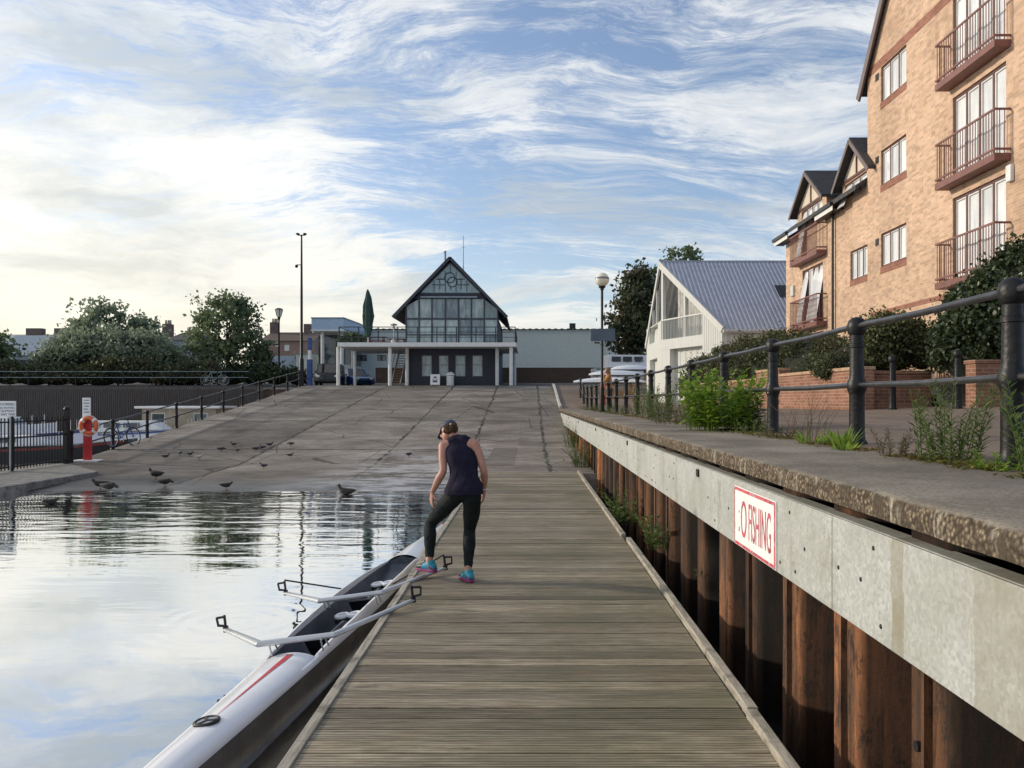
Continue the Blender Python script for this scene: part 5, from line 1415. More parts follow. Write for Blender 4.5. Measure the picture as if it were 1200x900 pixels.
weed('leafy_weed', 'broad leaved plant crossing the right edge of the picture at the nearest post', (2.72, 4.26, Z0), 'leaf_weed', 13, .56, .30, .095, .30, 18, .3, seed=38, droop=.1)
weed('leafy_weed', 'low bright leaves under the plant at the right edge of the picture', (2.68, 4.45, Z0), 'leaf_bright', 16, .14, .30, .06, .5, 8, .7, seed=39)
weed('dry_stems', 'thin dry reddish stems beside the third railing post from the right', (2.72, 7.7, Z0), 'leaf_olive', 12, .50, .40, .03, .3, 9, .7, seed=40, stemr=.0035)
weed('dry_stems', 'thin dry stems between the third and fourth railing posts', (2.85, 8.9, Z0), 'leaf_olive', 10, .38, .5, .03, .3, 8, .7, seed=41, stemr=.003)
tuft('bright green grass tuft at the foot of the second railing post', (2.70, 6.85, Z0), 'leaf_bright', 70, .20, .18, 42, w=.10)
tuft('bright green grass tuft left of the second railing post', (2.62, 7.35, Z0), 'leaf_bright', 50, .16, .22, 43, w=.12)
tuft('small green tuft on the coping right of the second railing post', (2.52, 6.35, Z0), 'leaf_bright', 40, .11, .16, 44, w=.16)
k = 0
for y, h, sp, m_ in ((9.7,.22,.5,'leaf_weed'),(8.5,.16,.45,'leaf_olive'),(20.6,.45,.7,'leaf_weed'),(22.6,.38,.7,'leaf_olive'),(25.0,.42,.8,'leaf_weed'),(27.6,.30,.8,'leaf_weed'),(30.2,.34,.8,'leaf_olive'),(33.4,.32,.9,'leaf_weed'),(36.4,.30,.9,'leaf_weed'),(39.2,.26,.8,'leaf_weed')):
    k += 1
    weed('leafy_weed', 'small straggling weed at the foot of the quay railing', (2.72+.04*math.sin(k*3), y, Z0), m_, 18, h, sp, .06, .36, 12, .6, seed=50+k, group='small weeds along the quay railing')
# moss and dead leaves packed along the back of the coping
n = 5200; r_ = np.random.default_rng(77); y = 4.0 + 36*r_.random(n)**1.7; dens = np.array([noise.noise(Vector((yy*1.1, 3, 5))) for yy in y]); keep = dens > -.12
y = y[keep]; n = len(y); x = 2.66 + r_.normal(size=n)*.085; 
C = np.stack([x, y, np.full(n, Z0)+.012*r_.random(n)], 1); a = r_.random(n)*6.28
D = np.stack([np.cos(a), np.sin(a), .25+.5*r_.random(n)], 1); N = np.stack([-np.cos(a)*.4, -np.sin(a)*.4, np.ones(n)], 1); L = .02+.04*r_.random(n)
V, Q = leaf_quads(C, D, N, L, L*.6); tag(mesh_np('moss', V, Q, M['moss']), kind='stuff')
# plants rooted in the piling
weed('leafy_weed', 'green plant growing from the piling where the pontoon edge strip is broken', (1.47, 12.0, -.10), 'leaf_weed', 26, .62, .46, .11, .46, 14, .6, seed=61)
weed('leafy_weed', 'nearest green plant sprouting from the rusty piling below the beam', (1.54, 9.35, .02), 'leaf_weed', 24, .42, .30, .105, .46, 13, .9, seed=62)
weed('leafy_weed', 'tiny sprig on the rusty piling nearest the camera', (1.60, 7.45, .12), 'leaf_olive', 6, .12, .1, .04, .4, 6, .8, seed=63)
weed('leafy_weed', 'bushy green weed at the far end of the pontoon under the beam', (1.40, 21.2, -.02), 'leaf_weed', 48, .80, .5, .09, .36, 16, .45, seed=64)
weed('leafy_weed', 'trailing weed hanging high on the beam near its far end', (1.42, 26.0, .25), 'leaf_weed', 40, .95, .5, .09, .36, 16, .5, seed=65)
# planter foliage on the club deck
C_, d_ = ell_pts(60, (px_x(414,58), 58, 6.25), (.95, .3, .45), .5, 1, -.2); V, Q = leaf_quads(*clump_leaves(C_, d_, 22, .2, .14)); mesh_np('foliage', V, Q, M['leaf_tree'], bl)
# ------------------------------------------------------------------ rowing boat
bt = thing('rowing_boat', 'long slim white rowing boat with dark open cockpit moored along the pontoon', 'rowing boat', (-1.66, 8.0, WL), rot=(0, R(-7.0), -math.atan(.068)), local=True)
Bm = Matrix.Translation((-1.66, 8.0, WL)) @ bt.rotation_euler.to_matrix().to_4x4(); Bi = Bm.inverted()
ORG[bt.name] = Vector((0, 0, 0))
def lo(p): return Bi @ Vector(p)
HB = [(-5.4,.03),(-4.6,.090),(-3.8,.138),(-2.9,.180),(-2.0,.220),(-1.0,.262),(0,.275),(.9,.262),(1.6,.222),(2.4,.165),(3.2,.105),(4.0,.052),(4.7,.012)]
def interp(tab, y):
    for (a, p), (b, q_) in zip(tab, tab[1:]):
        if a <= y <= b:
            t = (y-a)/(b-a); return p+(q_-p)*t
    return tab[0][1] if y < tab[0][0] else tab[-1][1]
def hb(y): return (interp(HB, y-.15)+interp(HB, y)*2+interp(HB, y+.15))/4
def sheer(y): return .285 + .02*(abs(y)/5)**2
def keel(y): return -.11 + .10*(abs(y)/5.6)**3
ysb = [-5.4+i*.15 for i in range(68)]
# hull shell
V = []; Q = []; m = 19
for y in ysb:
    h, s, k_ = hb(y), sheer(y), keel(y)
    for i in range(m):
        a = math.pi*i/(m-1); c, sn = math.cos(a), math.sin(a)
        V.append((h*math.copysign(abs(c)**.72, c), y, s-(s-k_)*sn**.85))
for j in range(len(ysb)-1):
    for i in range(m-1): Q.append((j*m+i, j*m+i+1, (j+1)*m+i+1, (j+1)*m+i))
o = mesh_np('hull', V, Q, M['hull_dark'], bt); finish(o.data, True, 80)
def deck_part(name, y0, y1, crown, mt, n=11, lift=.002, tongue=None):
    V = []; Q = []; yy = []; y = y0
    while y < y1+1e-6: yy.append(y); y += .075
    for y in yy:
        h, s = hb(y)+.004, sheer(y)+lift
        for i in range(n):
            t = -1+2*i/(n-1); cr = crown*min(1, h/.15)
            V.append((h*t, y, s+cr*(1-abs(t)**2.2)))
    # rolled edge down over the topside
    for y in yy:
        h, s = hb(y)+.004, sheer(y)+lift
        V += [(-h-.002, y, s-.035), (h+.002, y, s-.035)]
    nb = n*len(yy)
    for j in range(len(yy)-1):
        for i in range(n-1): Q.append((j*n+i, j*n+i+1, (j+1)*n+i+1, (j+1)*n+i))
        Q.append((nb+2*j, j*n, (j+1)*n, nb+2*j+2)); Q.append((j*n+n-1, nb+2*j+1, nb+2*j+3, (j+1)*n+n-1))
    o = mesh_np(name, V, Q, mt, bt); finish(o.data, True, 60); return o
CY0, CY1 = -1.95, 1.85
deck_part('stern_deck', -5.4, CY0, .062, M['hull_white']); deck_part('bow_deck', CY1, 4.65, .075, M['hull_white'])
# white shoulders that sweep up past the deck end, and the side boards
def side_h(y):
    t = (y-CY0)/(CY1-CY0)
    return .012 + .062*math.sin(math.pi*max(0, min(1, t)))**.6
for s_ in (-1, 1):
    V = []; Q = []; yy = [CY0-.30+i*.05 for i in range(int((CY1-CY0+.5)/.05)+1)]
    for y in yy:
        h, s, k_ = hb(y), sheer(y), side_h(y)
        V += [(s_*(h+.005), y, s-.03), (s_*(h+.004), y, s+.004), (s_*(h-.012), y, s+k_), (s_*(h-.030), y, s+k_), (s_*(h-.022), y, s-.01)]
    for j in range(len(yy)-1):
        for i in range(4): Q.append((j*5+i, j*5+i+1, (j+1)*5+i+1, (j+1)*5+i))
    o = mesh_np('side_board', V, Q, M['hull_white'], bt); finish(o.data, True, 50)
# cockpit liner
V = []; Q = []; yy = [CY0+.02+i*.09 for i in range(int((CY1-CY0)/.09)+1)]; m = 9
for y in yy:
    h, s = hb(y)-.025, sheer(y)
    e = min(1, max(.0, (CY1-y)/.9))**.5; fl_ = s-.02-(s-.05)*e
    for i in range(m):
        a = math.pi*i/(m-1); c, sn = math.cos(a), math.sin(a)
        V.append((h*math.copysign(abs(c)**.45, c), y, s+.01-(s+.01-fl_)*abs(sn)**.45))
for j in range(len(yy)-1):
    for i in range(m-1): Q.append((j*m+i, j*m+i+1, (j+1)*m+i+1, (j+1)*m+i))
o = mesh_np('cockpit', V, Q, M['liner'], bt); finish(o.data, True, 50)
h = hb(CY0)
MB().add([(-h+.03,CY0+.012,.06),(h-.03,CY0+.012,.06),(h-.02,CY0+.012,sheer(CY0)+.0),(.08,CY0+.012,sheer(CY0)+.05),(-.08,CY0+.012,sheer(CY0)+.05),(-h+.02,CY0+.012,sheer(CY0))], [(0,1,2,3,4,5)]).build('bulkhead', M['black'], bt, world=False)
h = hb(CY1)
MB().add([(-h+.02,CY1-.01,.12),(h-.02,CY1-.01,.12),(h-.015,CY1-.01,sheer(CY1)+.01),(0,CY1-.01,sheer(CY1)+.07),(-h+.015,CY1-.01,sheer(CY1)+.01)], [(0,1,2,3,4)]).build('bulkhead', M['liner'], bt, world=False)
# red stripe following the deck crown
V = []; Q = []; yy = [-5.2+i*.1 for i in range(40)]
for y in yy:
    if y > CY0-.02: break
    h, s = hb(y)+.004, sheer(y)+.002; wd = .001+.045*max(0, (y+3.4)/1.45)**1.7
    for t in (.015-wd*.2, .015+wd):
        V.append((t, y, s+.062*min(1, h/.15)*(1-abs(t/h)**2.2)+.003))
for j in range(len(V)//2-1): Q.append((2*j, 2*j+1, 2*j+3, 2*j+2))
mesh_np('deck_stripe', V, Q, M['red'], bt)
# hatch
yh = lo((-1.93, 4.74, -.18)).y
hz_ = sheer(yh)+.062
mb = MB(); mb.torus((0,yh,hz_+.004), .068, .012, None, 26, 6); hat = mb.build('hatch', M['black'], bt, smooth=True, world=False)
MB().lathe([(.060,0),(.060,.006),(.001,.008)], (0,yh,hz_+.002), 20).build('hatch_cover', plain('grey hatch cover', (.30,.31,.33), .4), hat, smooth=True, world=False)
mb = MB()
for a in (0, 2.1, 4.2): mb.obox((.03*math.cos(a), yh+.03*math.sin(a), hz_+.011), .055, .018, .006, Matrix.Rotation(a, 3, 'Z'))
mb.build('hatch_grip', M['black'], hat, world=False)
# seats, slides, stretchers, braces
for ysx in (-.45, .85):
    mb = MB(); z = .235
    for s_ in (-1, 1): mb.torus((s_*.062, ysx, z), .048, .020, Matrix.Diagonal((1.15,1.35,.55)), 18, 7)
    st_ = mb.build('seat', M['hull_white'], bt, smooth=True, world=False)
    mb = MB(); mb.box(-.10,.10,ysx-.05,ysx+.05,z-.035,z-.012); mb.box(-.115,-.10,ysx-.07,ysx+.07,z-.06,z-.02); mb.box(.10,.115,ysx-.07,ysx+.07,z-.06,z-.02); mb.build('seat_carriage', M['black'], st_, world=False)
    for s_ in (-1, 1): MB().box(s_*.108-.009, s_*.108+.009, ysx-.45, ysx+.30, .125, .150).build('slide_rail', M['alloy'], bt, world=False)
    mb = MB(); yf = ysx-.62
    mb.add([(-.15,yf,.06),(.15,yf,.06),(.15,yf-.16,.26),(-.15,yf-.16,.26),(-.15,yf-.02,.05),(.15,yf-.02,.05),(.15,yf-.18,.25),(-.15,yf-.18,.25)], [(0,1,2,3),(7,6,5,4),(4,5,1,0),(5,6,2,1),(6,7,3,2),(7,4,0,3)])
    fs_ = mb.build('foot_stretcher', M['black'], bt, world=False)
    for s_ in (-.07,.07):
        mb = MB(); mb.tube_prof([(Vector((s_,yf+.02,.09)),.035,.03),(Vector((s_,yf-.02,.14)),.042,.035),(Vector((s_,yf-.08,.20)),.045,.030),(Vector((s_,yf-.12,.25)),.030,.018)], 10)
        mb.build('shoe', M['black'], fs_, smooth=True, world=False)
    mb = MB(); mb.beam((-.2,ysx+.42,.10),(.2,ysx+.42,.10), .03, .05); mb.build('brace', M['liner'], bt, world=False)
# wing riggers with oarlocks
def oarlock(tip, parent, sgn, flip=1):
    tip = Vector(tip); mb = MB(); u = Vector((0,0,1))
    mb.tube([tip, tip+u*.125], .012, 8); mb.beam(tip+u*.03, tip+u*.04+Vector((-.075*flip,.01,0)), .016, .018); mb.beam(tip+u*.110, tip+u*.104+Vector((-.075*flip,.01,0)), .020, .018)
    mb.beam(tip+u*.032+Vector((-.068*flip,.01,0)), tip+u*.106+Vector((-.077*flip,.012,0)), .013, .018); mb.tube([tip-u*.02, tip+u*.03], .024, 8)
    return mb.build('oarlock', M['black'], parent, smooth=True, angle=30)
def rig(LT, LE, RE, RT, back=False):
    pts = [lo(p) for p in (LT, LE, RE, RT)]
    root = None
    def tap(a, b, w0, w1):
        d_ = (b-a).normalized(); sd_ = d_.cross(Vector((0,0,1))).normalized(); up_ = sd_.cross(d_)
        return [(a, w0, w0*.62, sd_, up_), (a.lerp(b, .5), (w0+w1)/2, (w0+w1)/2*.62, sd_, up_), (b, w1, w1*.62, sd_, up_)]
    mb = MB()
    for a, b, w0, w1 in ((pts[1],pts[2],.036,.036),(pts[1],pts[0],.036,.026),(pts[2],pts[3],.036,.024)): mb.tube_prof(tap(a, b, w0, w1), 12)
    for p in pts[1:3]: mb.ball(p, .036, .036, .023, n=12, m=8)
    r_ = mb.build('rigger', M['alloy'], bt, smooth=True, world=False, angle=60)
    for s_, e, x_ in ((-1, pts[0], 1), (1, pts[3], -1)):
        e = e.copy(); o = MB()
        oarlock(e, r_, s_, x_)
    mb = MB()
    for s_ in (-1, 1):
        mb = MB(); c = pts[1].lerp(pts[2], .5) + Vector((s_*(hb(pts[1].y)-.02), 0, 0)); c.y += 0
        for dy in (-.04, .04): mb.tube([c+Vector((0,dy,-.005)), Vector((c.x, c.y+dy*1.6+.05, sheer(c.y)+.055))], .007, 6)
        mb.build('rigger_bracket', M['alloy'], r_, world=False)
    if back:
        for e, s_ in ((pts[0], -1), (pts[3], 1)):
            hy = pts[1].y+ .95
            MB().tube([e+Vector((0,0,.135)), Vector((s_*(hb(hy)-.012), hy, sheer(hy)+.045))], .0085, 6).build('backstay', M['black'], r_, world=False)
    return r_
# coordinates measured in the scene; the wings sit on the side boards
def on_boat(p, dz): q_ = lo(p); return q_
rig((-2.62,6.86,-.225), (-2.06,6.06,-.105), (-1.49,6.06,-.035), (-.985,6.74,.060))
rig((-2.50,8.16,-.225), (-1.945,7.37,-.105), (-1.375,7.40,-.035), (-.850,8.06,.055), True)
MB().ball((0,4.66,.295), .03, n=10, m=8).build('bow_ball', M['red'], bt, smooth=True, world=False)
# small black speaker/cleat hanging on the outboard side of the cockpit
mb = MB(); c = Vector((-hb(-1.05)-.02,-1.05,sheer(-1.05)+.03)); mb.ball(c, .03, .035, .035, n=10, m=8); mb.tube([c, c+Vector((-.02,.0,.05))], .012, 6); mb.build('cleat', M['black'], bt, smooth=True, world=False)

# ------------------------------------------------------------------ people
def cap2(mb, p, q_, r1, r2, k=3, n=12):
    p, q_ = Vector(p), Vector(q_); d_ = (q_-p); L_ = d_.length; d_.normalize()
    pts = [p-d_*r1*.85, p-d_*r1*.5, p] + [p+d_*L_*i/k for i in range(1, k)] + [q_, q_+d_*r2*.5, q_+d_*r2*.85]
    rad = [r1*.5, r1*.86, r1] + [r1+(r2-r1)*i/k for i in range(1, k)] + [r2, r2*.86, r2*.5]
    mb.tube(pts, rad, n)
def limb(mb, pts, rad, n=14):
    """swept limb through joints with smooth muscle radii; rounded ends"""
    pts = [Vector(p) for p in pts]; P_, R__ = [], []
    for i in range(len(pts)-1):
        for s in range(6):
            t = s/6; p0 = pts[max(0,i-1)]; p1 = pts[i]; p2 = pts[i+1]; p3 = pts[min(len(pts)-1,i+2)]
            P_.append(.5*((2*p1)+(p2-p0)*t+(2*p0-5*p1+4*p2-p3)*t*t+(3*p1-p0-3*p2+p3)*t**3)); R__.append(rad[i]+(rad[i+1]-rad[i])*t*t*(3-2*t))
    P_.append(pts[-1]); R__.append(rad[-1])
    d0 = (P_[0]-P_[1]).normalized(); d1 = (P_[-1]-P_[-2]).normalized()
    P_ = [P_[0]+d0*R__[0]*.8, P_[0]+d0*R__[0]*.5] + P_ + [P_[-1]+d1*R__[-1]*.5, P_[-1]+d1*R__[-1]*.8]
    R__ = [R__[0]*.55, R__[0]*.86] + R__ + [R__[-1]*.86, R__[-1]*.55]
    mb.tube(P_, R__, n)
def hand(mb, w_, dirv, palm, s=1.0, curl=.25):
    """palm plus five unequal, slightly curled fingers; dirv = along the hand, palm = direction the palm faces"""
    w_ = Vector(w_); d_ = Vector(dirv).normalized(); pn = Vector(palm); pn = (pn-d_*pn.dot(d_)).normalized(); sd_ = d_.cross(pn)
    rg = [(w_-d_*.01*s, .026*s, .020*s, sd_, pn), (w_+d_*.03*s, .034*s, .018*s, sd_, pn), (w_+d_*.065*s, .040*s, .016*s, sd_, pn), (w_+d_*.088*s, .037*s, .013*s, sd_, pn)]
    mb.tube_prof(rg, 12)
    for i, (off, L_) in enumerate(((-.030,.058),(-.010,.072),(.011,.078),(.031,.068))):
        b = w_+d_*.082*s+sd_*off*s; ang = curl*(1+.25*(i == 0)); pts = [b]; dd = d_.copy()
        for j in range(3):
            dd = (dd*math.cos(ang)+pn*math.sin(ang)).normalized(); pts.append(pts[-1]+dd*L_*s*(.42,.33,.25)[j])
        limb(mb, pts, [.0092*s,.0088*s,.0082*s,.0070*s], 8)
    b = w_+d_*.028*s+sd_*.026*s+pn*.006*s; t1 = b+(d_*.55+sd_*.65+pn*.35).normalized()*.042*s; t2 = t1+(d_*.85+sd_*.25+pn*.4).normalized()*.034*s
    limb(mb, [b, t1, t2], [.014*s,.011*s,.009*s], 8)

# the rower, seen from behind, stepping one foot on to the boat's rigger
pz = thing('person', 'rower in navy vest, dark leggings and cap stepping from the pontoon onto the boat', 'person', (-.62, 7.72, 0))
RH, RK, RA = Vector((-.555,7.72,.825)), Vector((-.592,7.90,.470)), Vector((-.592,7.70,.095))
LH, LK, LA = Vector((-.715,7.73,.835)), Vector((-.985,7.99,.520)), Vector((-.978,7.775,.175))
body = MB()
# legs (skin shows only at the ankles)
legR = ([RH, RH.lerp(RK,.5)+Vector((.008,-.01,0)), RK, RK.lerp(RA,.32)+Vector((.004,-.032,0)), RK.lerp(RA,.75), RA, RA+Vector((0,0,-.035))], [.086,.078,.054,.056,.039,.034,.034])
legL = ([LH, LH.lerp(LK,.5)+Vector((0,-.01,.01)), LK, LK.lerp(LA,.32)+Vector((0,-.034,0)), LK.lerp(LA,.75), LA, LA+Vector((0,0,-.035))], [.088,.080,.055,.057,.040,.034,.034])
for pts, rad in (legR, legL): limb(body, pts, rad)
hipx = (LH-RH).normalized(); 
ax1 = Vector((1,.04,.0)).normalized(); ay1 = Vector((0,1,0))
torso = [((-.632,7.745,.80),.135,.095),((-.634,7.745,.86),.168,.118),((-.634,7.765,.93),.160,.112),((-.638,7.795,1.01),.134,.094),((-.644,7.825,1.09),.132,.092),((-.656,7.865,1.17),.150,.100),((-.672,7.900,1.25),.164,.100),((-.690,7.930,1.315),.150,.085),((-.706,7.955,1.355),.098,.066)]
body.tube_prof([(Vector(c), a, b, ax1, ay1) for c, a, b in torso], 22)
SL, SR = Vector((-.848,7.915,1.300)), Vector((-.545,7.885,1.318))
body.tube([SL+Vector((.01,0,0)), Vector((-.70,7.94,1.335)), SR-Vector((.01,0,0))], [.056,.070,.056], 14)
limb(body, [Vector((-.712,7.955,1.335)), Vector((-.745,7.985,1.395)), Vector((-.785,8.02,1.435))], [.060,.050,.052])
armL = ([SL, SL.lerp(Vector((-.846,7.815,1.065)),.45)+Vector((-.008,0,0)), Vector((-.846,7.815,1.065)), Vector((-.888,7.83,.985)), Vector((-.955,7.86,.855))], [.056,.044,.037,.039,.025])
armR = ([SR, SR.lerp(Vector((-.452,7.84,1.075)),.45)+Vector((.010,0,0)), Vector((-.452,7.84,1.075)), Vector((-.444,7.875,.99)), Vector((-.452,7.93,.862))], [.055,.044,.037,.038,.025])
limb(body, *armL); limb(body, *armR)
hand(body, (-.957,7.862,.845), (-.14,.08,-.97), (.85,.45,.1), .98, .22)
hand(body, (-.452,7.932,.852), (-.05,.16,-.97), (-.9,.2,.0), .98, .35)
# head looking down to the left
hd_x = Vector((-.62,.62,-.48)).normalized()          # face direction
hd_r = hd_x.cross(Vector((.12,.35,1))).normalized(); hd_u = hd_r.cross(hd_x).normalized()
HM = Matrix((hd_r, hd_x, hd_u)).transposed(); hc = Vector((-.810,8.035,1.452))
def hp(r, f, u): return hc + hd_r*r + hd_x*f + hd_u*u
body.ball(hp(0,0,.02), .074, .092, .088, HM, 18, 12); body.ball(hp(0,.028,-.045), .058, .062, .066, HM, 16, 10)
body.ball(hp(0,.093,-.025), .012, .018, .020, HM, 10, 7); body.ball(hp(0,.072,-.098), .024, .022, .018, HM, 10, 7)
body.ball(hp(0,.086,-.064), .022, .010, .010, HM, 10, 7)
for s_ in (-1,1):
    body.ball(hp(s_*.075,-.006,-.015), .010, .022, .032, HM, 10, 7); body.ball(hp(s_*.034,.072,-.036), .026, .022, .022, HM, 10, 7)
for A_, s_ in ((RA,(-.16,.30)), (LA,(-.20,.20))):   # bare feet inside the shoes
    f_ = Vector((s_[0],s_[1],0)).normalized(); b0 = Vector((A_.x,A_.y,A_.z-.065))
    limb(body, [b0-f_*.035, b0+f_*.06, b0+f_*.14], [.032,.034,.026])
fuse(body, 'body', M['skin'], pz, .0055, 3)
for s_ in (-1,1):
    e_ = MB().ball(hp(s_*.032,.084,-.004), .012, .010, .010, HM, 10, 7).build('eye', M['white'], pz, smooth=True)
hr = MB(); hr.ball(hp(0,-.022,.006), .081, .084, .078, HM, 18, 12); hr.ball(hp(0,-.088,-.020), .050, .030, .045, HM, 14, 9); hr.ball(hp(0,-.102,.012), .024, .026, .024, HM, 12, 8)
for k in range(14):
    a = -1.1+2.2*k/13; hr.tube([hp(.075*math.sin(a),-.075*math.cos(a),-.03), hp(.070*math.sin(a*1.05),-.078*math.cos(a)-.012,-.065-.02*rnd.random())], [.012,.004], 5)
fuse(hr, 'hair', M['hair'], pz, .005, 2)
cp = MB(); 
rgs = []
for i in range(9):
    t = i/8; a = t*math.pi/2; rgs.append((hp(0,-.004*t,.018+.088*math.sin(a)), .083*math.cos(a)**.8+.001, .099*math.cos(a)**.8+.001, hd_r, hd_x))
cp.tube_prof(rgs, 24)
cpo = cp.build('cap', M['cap'], pz, smooth=True, angle=60)
br_ = MB(); nb = 12; top = []; 
for i in range(nb+1):
    a = math.pi*(.14+.72*i/nb); top.append((math.cos(a), math.sin(a)))
V = []; Q = []
for lay in (0, -.006):
    for c, s in top: V.append(hp(.082*c,.088*s,.022+lay))
    for c, s in top: V.append(hp(.082*c,.094*s+.085*s**1.4,-.004+lay-.018*c*c))
k = nb+1
for i in range(nb): Q += [(i,i+1,k+i+1,k+i), (2*k+i+1,2*k+i,3*k+i,3*k+i+1), (k+i,k+i+1,3*k+i+1,3*k+i)]
MB().add(V, Q).build('brim', M['cap'], cpo, smooth=True)
MB().beam(hp(-.05,-.092,.012), hp(.05,-.092,.012), .012, .018).build('cap_strap', M['pale_bird'], cpo)
MB().ball(hp(0,-.01,.106), .010, .010, .006, HM, 10, 6).build('cap_button', M['cap'], cpo)
vs = MB(); infl = .0105
rg = [(Vector((-.634,7.738,.845)),.194,.150,ax1,ay1), (Vector((-.634,7.745,.885)),.190,.146,ax1,ay1)] + [(Vector(c), a+infl+(.012 if c[2] < 1 else 0), b+infl+(.016 if c[2] < 1 else 0), ax1, ay1) for c, a, b in torso[2:7]]
rg += [(Vector((-.686,7.926,1.300)),.150,.104,ax1,ay1), (Vector((-.695,7.940,1.340)),.135,.094,ax1,ay1), (Vector((-.703,7.950,1.362)),.100,.068,ax1,ay1)]
vs.tube_prof(rg, 26)
vs.tube([Vector((-.806,7.912,1.318)), Vector((-.760,7.928,1.333)), Vector((-.704,7.935,1.340)), Vector((-.640,7.912,1.342)), Vector((-.592,7.892,1.330))], [.056,.074,.080,.074,.056], 14)
for i, v in enumerate(vs.v):                         # folds
    p = Vector(v); kz = max(0, 1-abs(p.z-1.0)/.2); vs.v[i] = (p.x+.014*noise.noise(Vector((p.x*4,p.y*4,p.z*15+p.x*8)))*(.3+kz), p.y+.020*noise.noise(Vector((p.x*11+p.z*5,3,p.z*15)))*(.35+kz), p.z)
vt = fuse(vs, 'vest', M['vest'], pz, .007, 2)
mb = MB(); mb.box(-.668,-.660,7.822,7.826,1.262,1.285); mb.box(-.664,-.658,7.812,7.816,1.222,1.228)
mb.build('vest_mark', M['pale_bird'], vt)
lg_ = MB()
for (pts, rad) in (legR, legL):
    pts = [Vector(p) for p in pts]; q6 = pts[:5] + [pts[4].lerp(pts[5], .42)]; r6 = [r+.0065 for r in rad[:5]] + [.043]
    limb(lg_, q6, r6)
lg_.tube_prof([(Vector(c), a+.008, b+.008, ax1, ay1) for c, a, b in torso[:4]], 22)
lg_.ball((-.572,7.700,.850), .085, .075, .100); lg_.ball((-.700,7.702,.855), .085, .075, .100)
for i, v in enumerate(lg_.v):
    p = Vector(v); lg_.v[i] = tuple(p+Vector((.003,.008,0))*noise.noise(Vector((p.x*9,p.y*9,p.z*30+p.x*12))))
fuse(lg_, 'leggings', M['leggings'], pz, .0065, 3)
def trainer(A_, f2, zb, roll=0):
    f_ = Vector((f2[0],f2[1],0)).normalized(); s_ = Vector((f_.y,-f_.x,0)); b0 = Vector((A_.x,A_.y,zb)); u = Vector((0,0,1))
    prof_ = [(-.085,.026,.022,.040),(-.070,.036,.040,.052),(-.03,.040,.056,.060),(.02,.041,.048,.056),(.07,.046,.034,.046),(.12,.046,.026,.038),(.155,.036,.020,.030),(.175,.014,.012,.022)]
    up_ = MB(); up_.tube_prof([(b0+f_*x+u*(zc_), w_, h_, s_, u) for x, w_, h_, zc_ in prof_], 16)
    up_.tube([b0-f_*.028+u*.075, b0-f_*.022+u*.112], [.042,.040], 14)
    t_ = up_.build('shoe', M['turq'], pz, smooth=True, angle=60)
    so_ = MB(); P2 = []
    for x, w_ in ((-.092,.018),(-.078,.034),(-.03,.042),(.03,.043),(.08,.049),(.13,.047),(.165,.033),(.182,.012)): P2.append((x, w_))
    lo_ = [b0+f_*x+s_*w_+u*.002 for x, w_ in P2] + [b0+f_*x-s_*w_+u*.002 for x, w_ in reversed(P2)]
    so_.prism(lo_, u*.026); so_.build('sole', M['magenta'], t_, bevel=.006)
    tb = MB(); tb.tube_prof([(b0+f_*x+u*(zc_+.0035), w_+.0015, h_, s_, u) for x, w_, h_, zc_ in prof_[4:]], 16); tb.build('toe_cap', M['black'], t_, smooth=True)
    hb_ = MB(); hb_.tube_prof([(b0+f_*x+u*(zc_-.004), w_+.002, h_*.6, s_, u) for x, w_, h_, zc_ in prof_[:3]], 16); hb_.build('heel_cup', M['magenta'], t_, smooth=True)
trainer(RA, (-.16,.30), .003); trainer(LA, (-.20,.16), .078)
mb = MB(); mb.torus((-.452,7.926,.872), .029, .006, Matrix.Rotation(.15,3,'X'), 18, 6); mb.build('wristband', M['white'], pz, smooth=True)

# woman leaning on the quay rail in the distance
pw = thing('person', 'distant woman in tan jacket and dark jeans standing at the railing by the globe lamp', 'person', (3.08, 31, 1.37))
bx, by, bz = 3.14, 31.0, 1.37
def wv(x, y, z): return Vector((bx+x, by+y, bz+z))
bd = MB()
for s_, dx in ((-1,-.02),(1,.05)):
    limb(bd, [wv(dx,.09*s_,.86), wv(dx-.02,.09*s_,.47), wv(dx+.03,.09*s_,.07)], [.085,.058,.038])
    limb(bd, [wv(dx+.04,.09*s_,.035), wv(dx-.14,.09*s_,.03)], [.04,.032])
bd.tube_prof([(wv(0,0,.80),.11,.15),(wv(0,0,.95),.10,.13),(wv(-.02,0,1.15),.11,.15),(wv(-.04,0,1.32),.10,.17),(wv(-.05,0,1.40),.06,.09)], 16)
limb(bd, [wv(-.05,0,1.38), wv(-.07,0,1.48)], [.05,.048])
bd.ball(wv(-.09,0,1.56), .09, .075, .11); bd.ball(wv(-.175,0,1.55), .02, .014, .02); bd.ball(wv(-.155,0,1.475), .025, .03, .02)
limb(bd, [wv(-.05,-.18,1.34), wv(-.20,-.20,1.15), wv(-.23,-.10,1.40)], [.055,.045,.03]); hand(bd, wv(-.23,-.10,1.41), (.1,.25,1), (.6,.6,0), .95, .5)
limb(bd, [wv(-.05,.18,1.34), wv(-.12,.22,1.10), wv(-.26,.12,1.08)], [.055,.045,.03]); hand(bd, wv(-.265,.115,1.08), (-.8,-.4,-.2), (0,-.3,-1), .95, .5)
fuse(bd, 'body', M['skin'], pw, .011, 2)
jk = MB(); jk.tube_prof([(wv(0,0,.86),.135,.175),(wv(0,0,.97),.118,.155),(wv(-.02,0,1.15),.125,.168),(wv(-.04,0,1.32),.115,.185),(wv(-.05,0,1.42),.07,.10)], 18)
limb(jk, [wv(-.05,-.18,1.34), wv(-.20,-.20,1.15), wv(-.225,-.12,1.35)], [.068,.058,.046]); limb(jk, [wv(-.05,.18,1.34), wv(-.12,.22,1.10), wv(-.23,.14,1.08)], [.068,.058,.046])
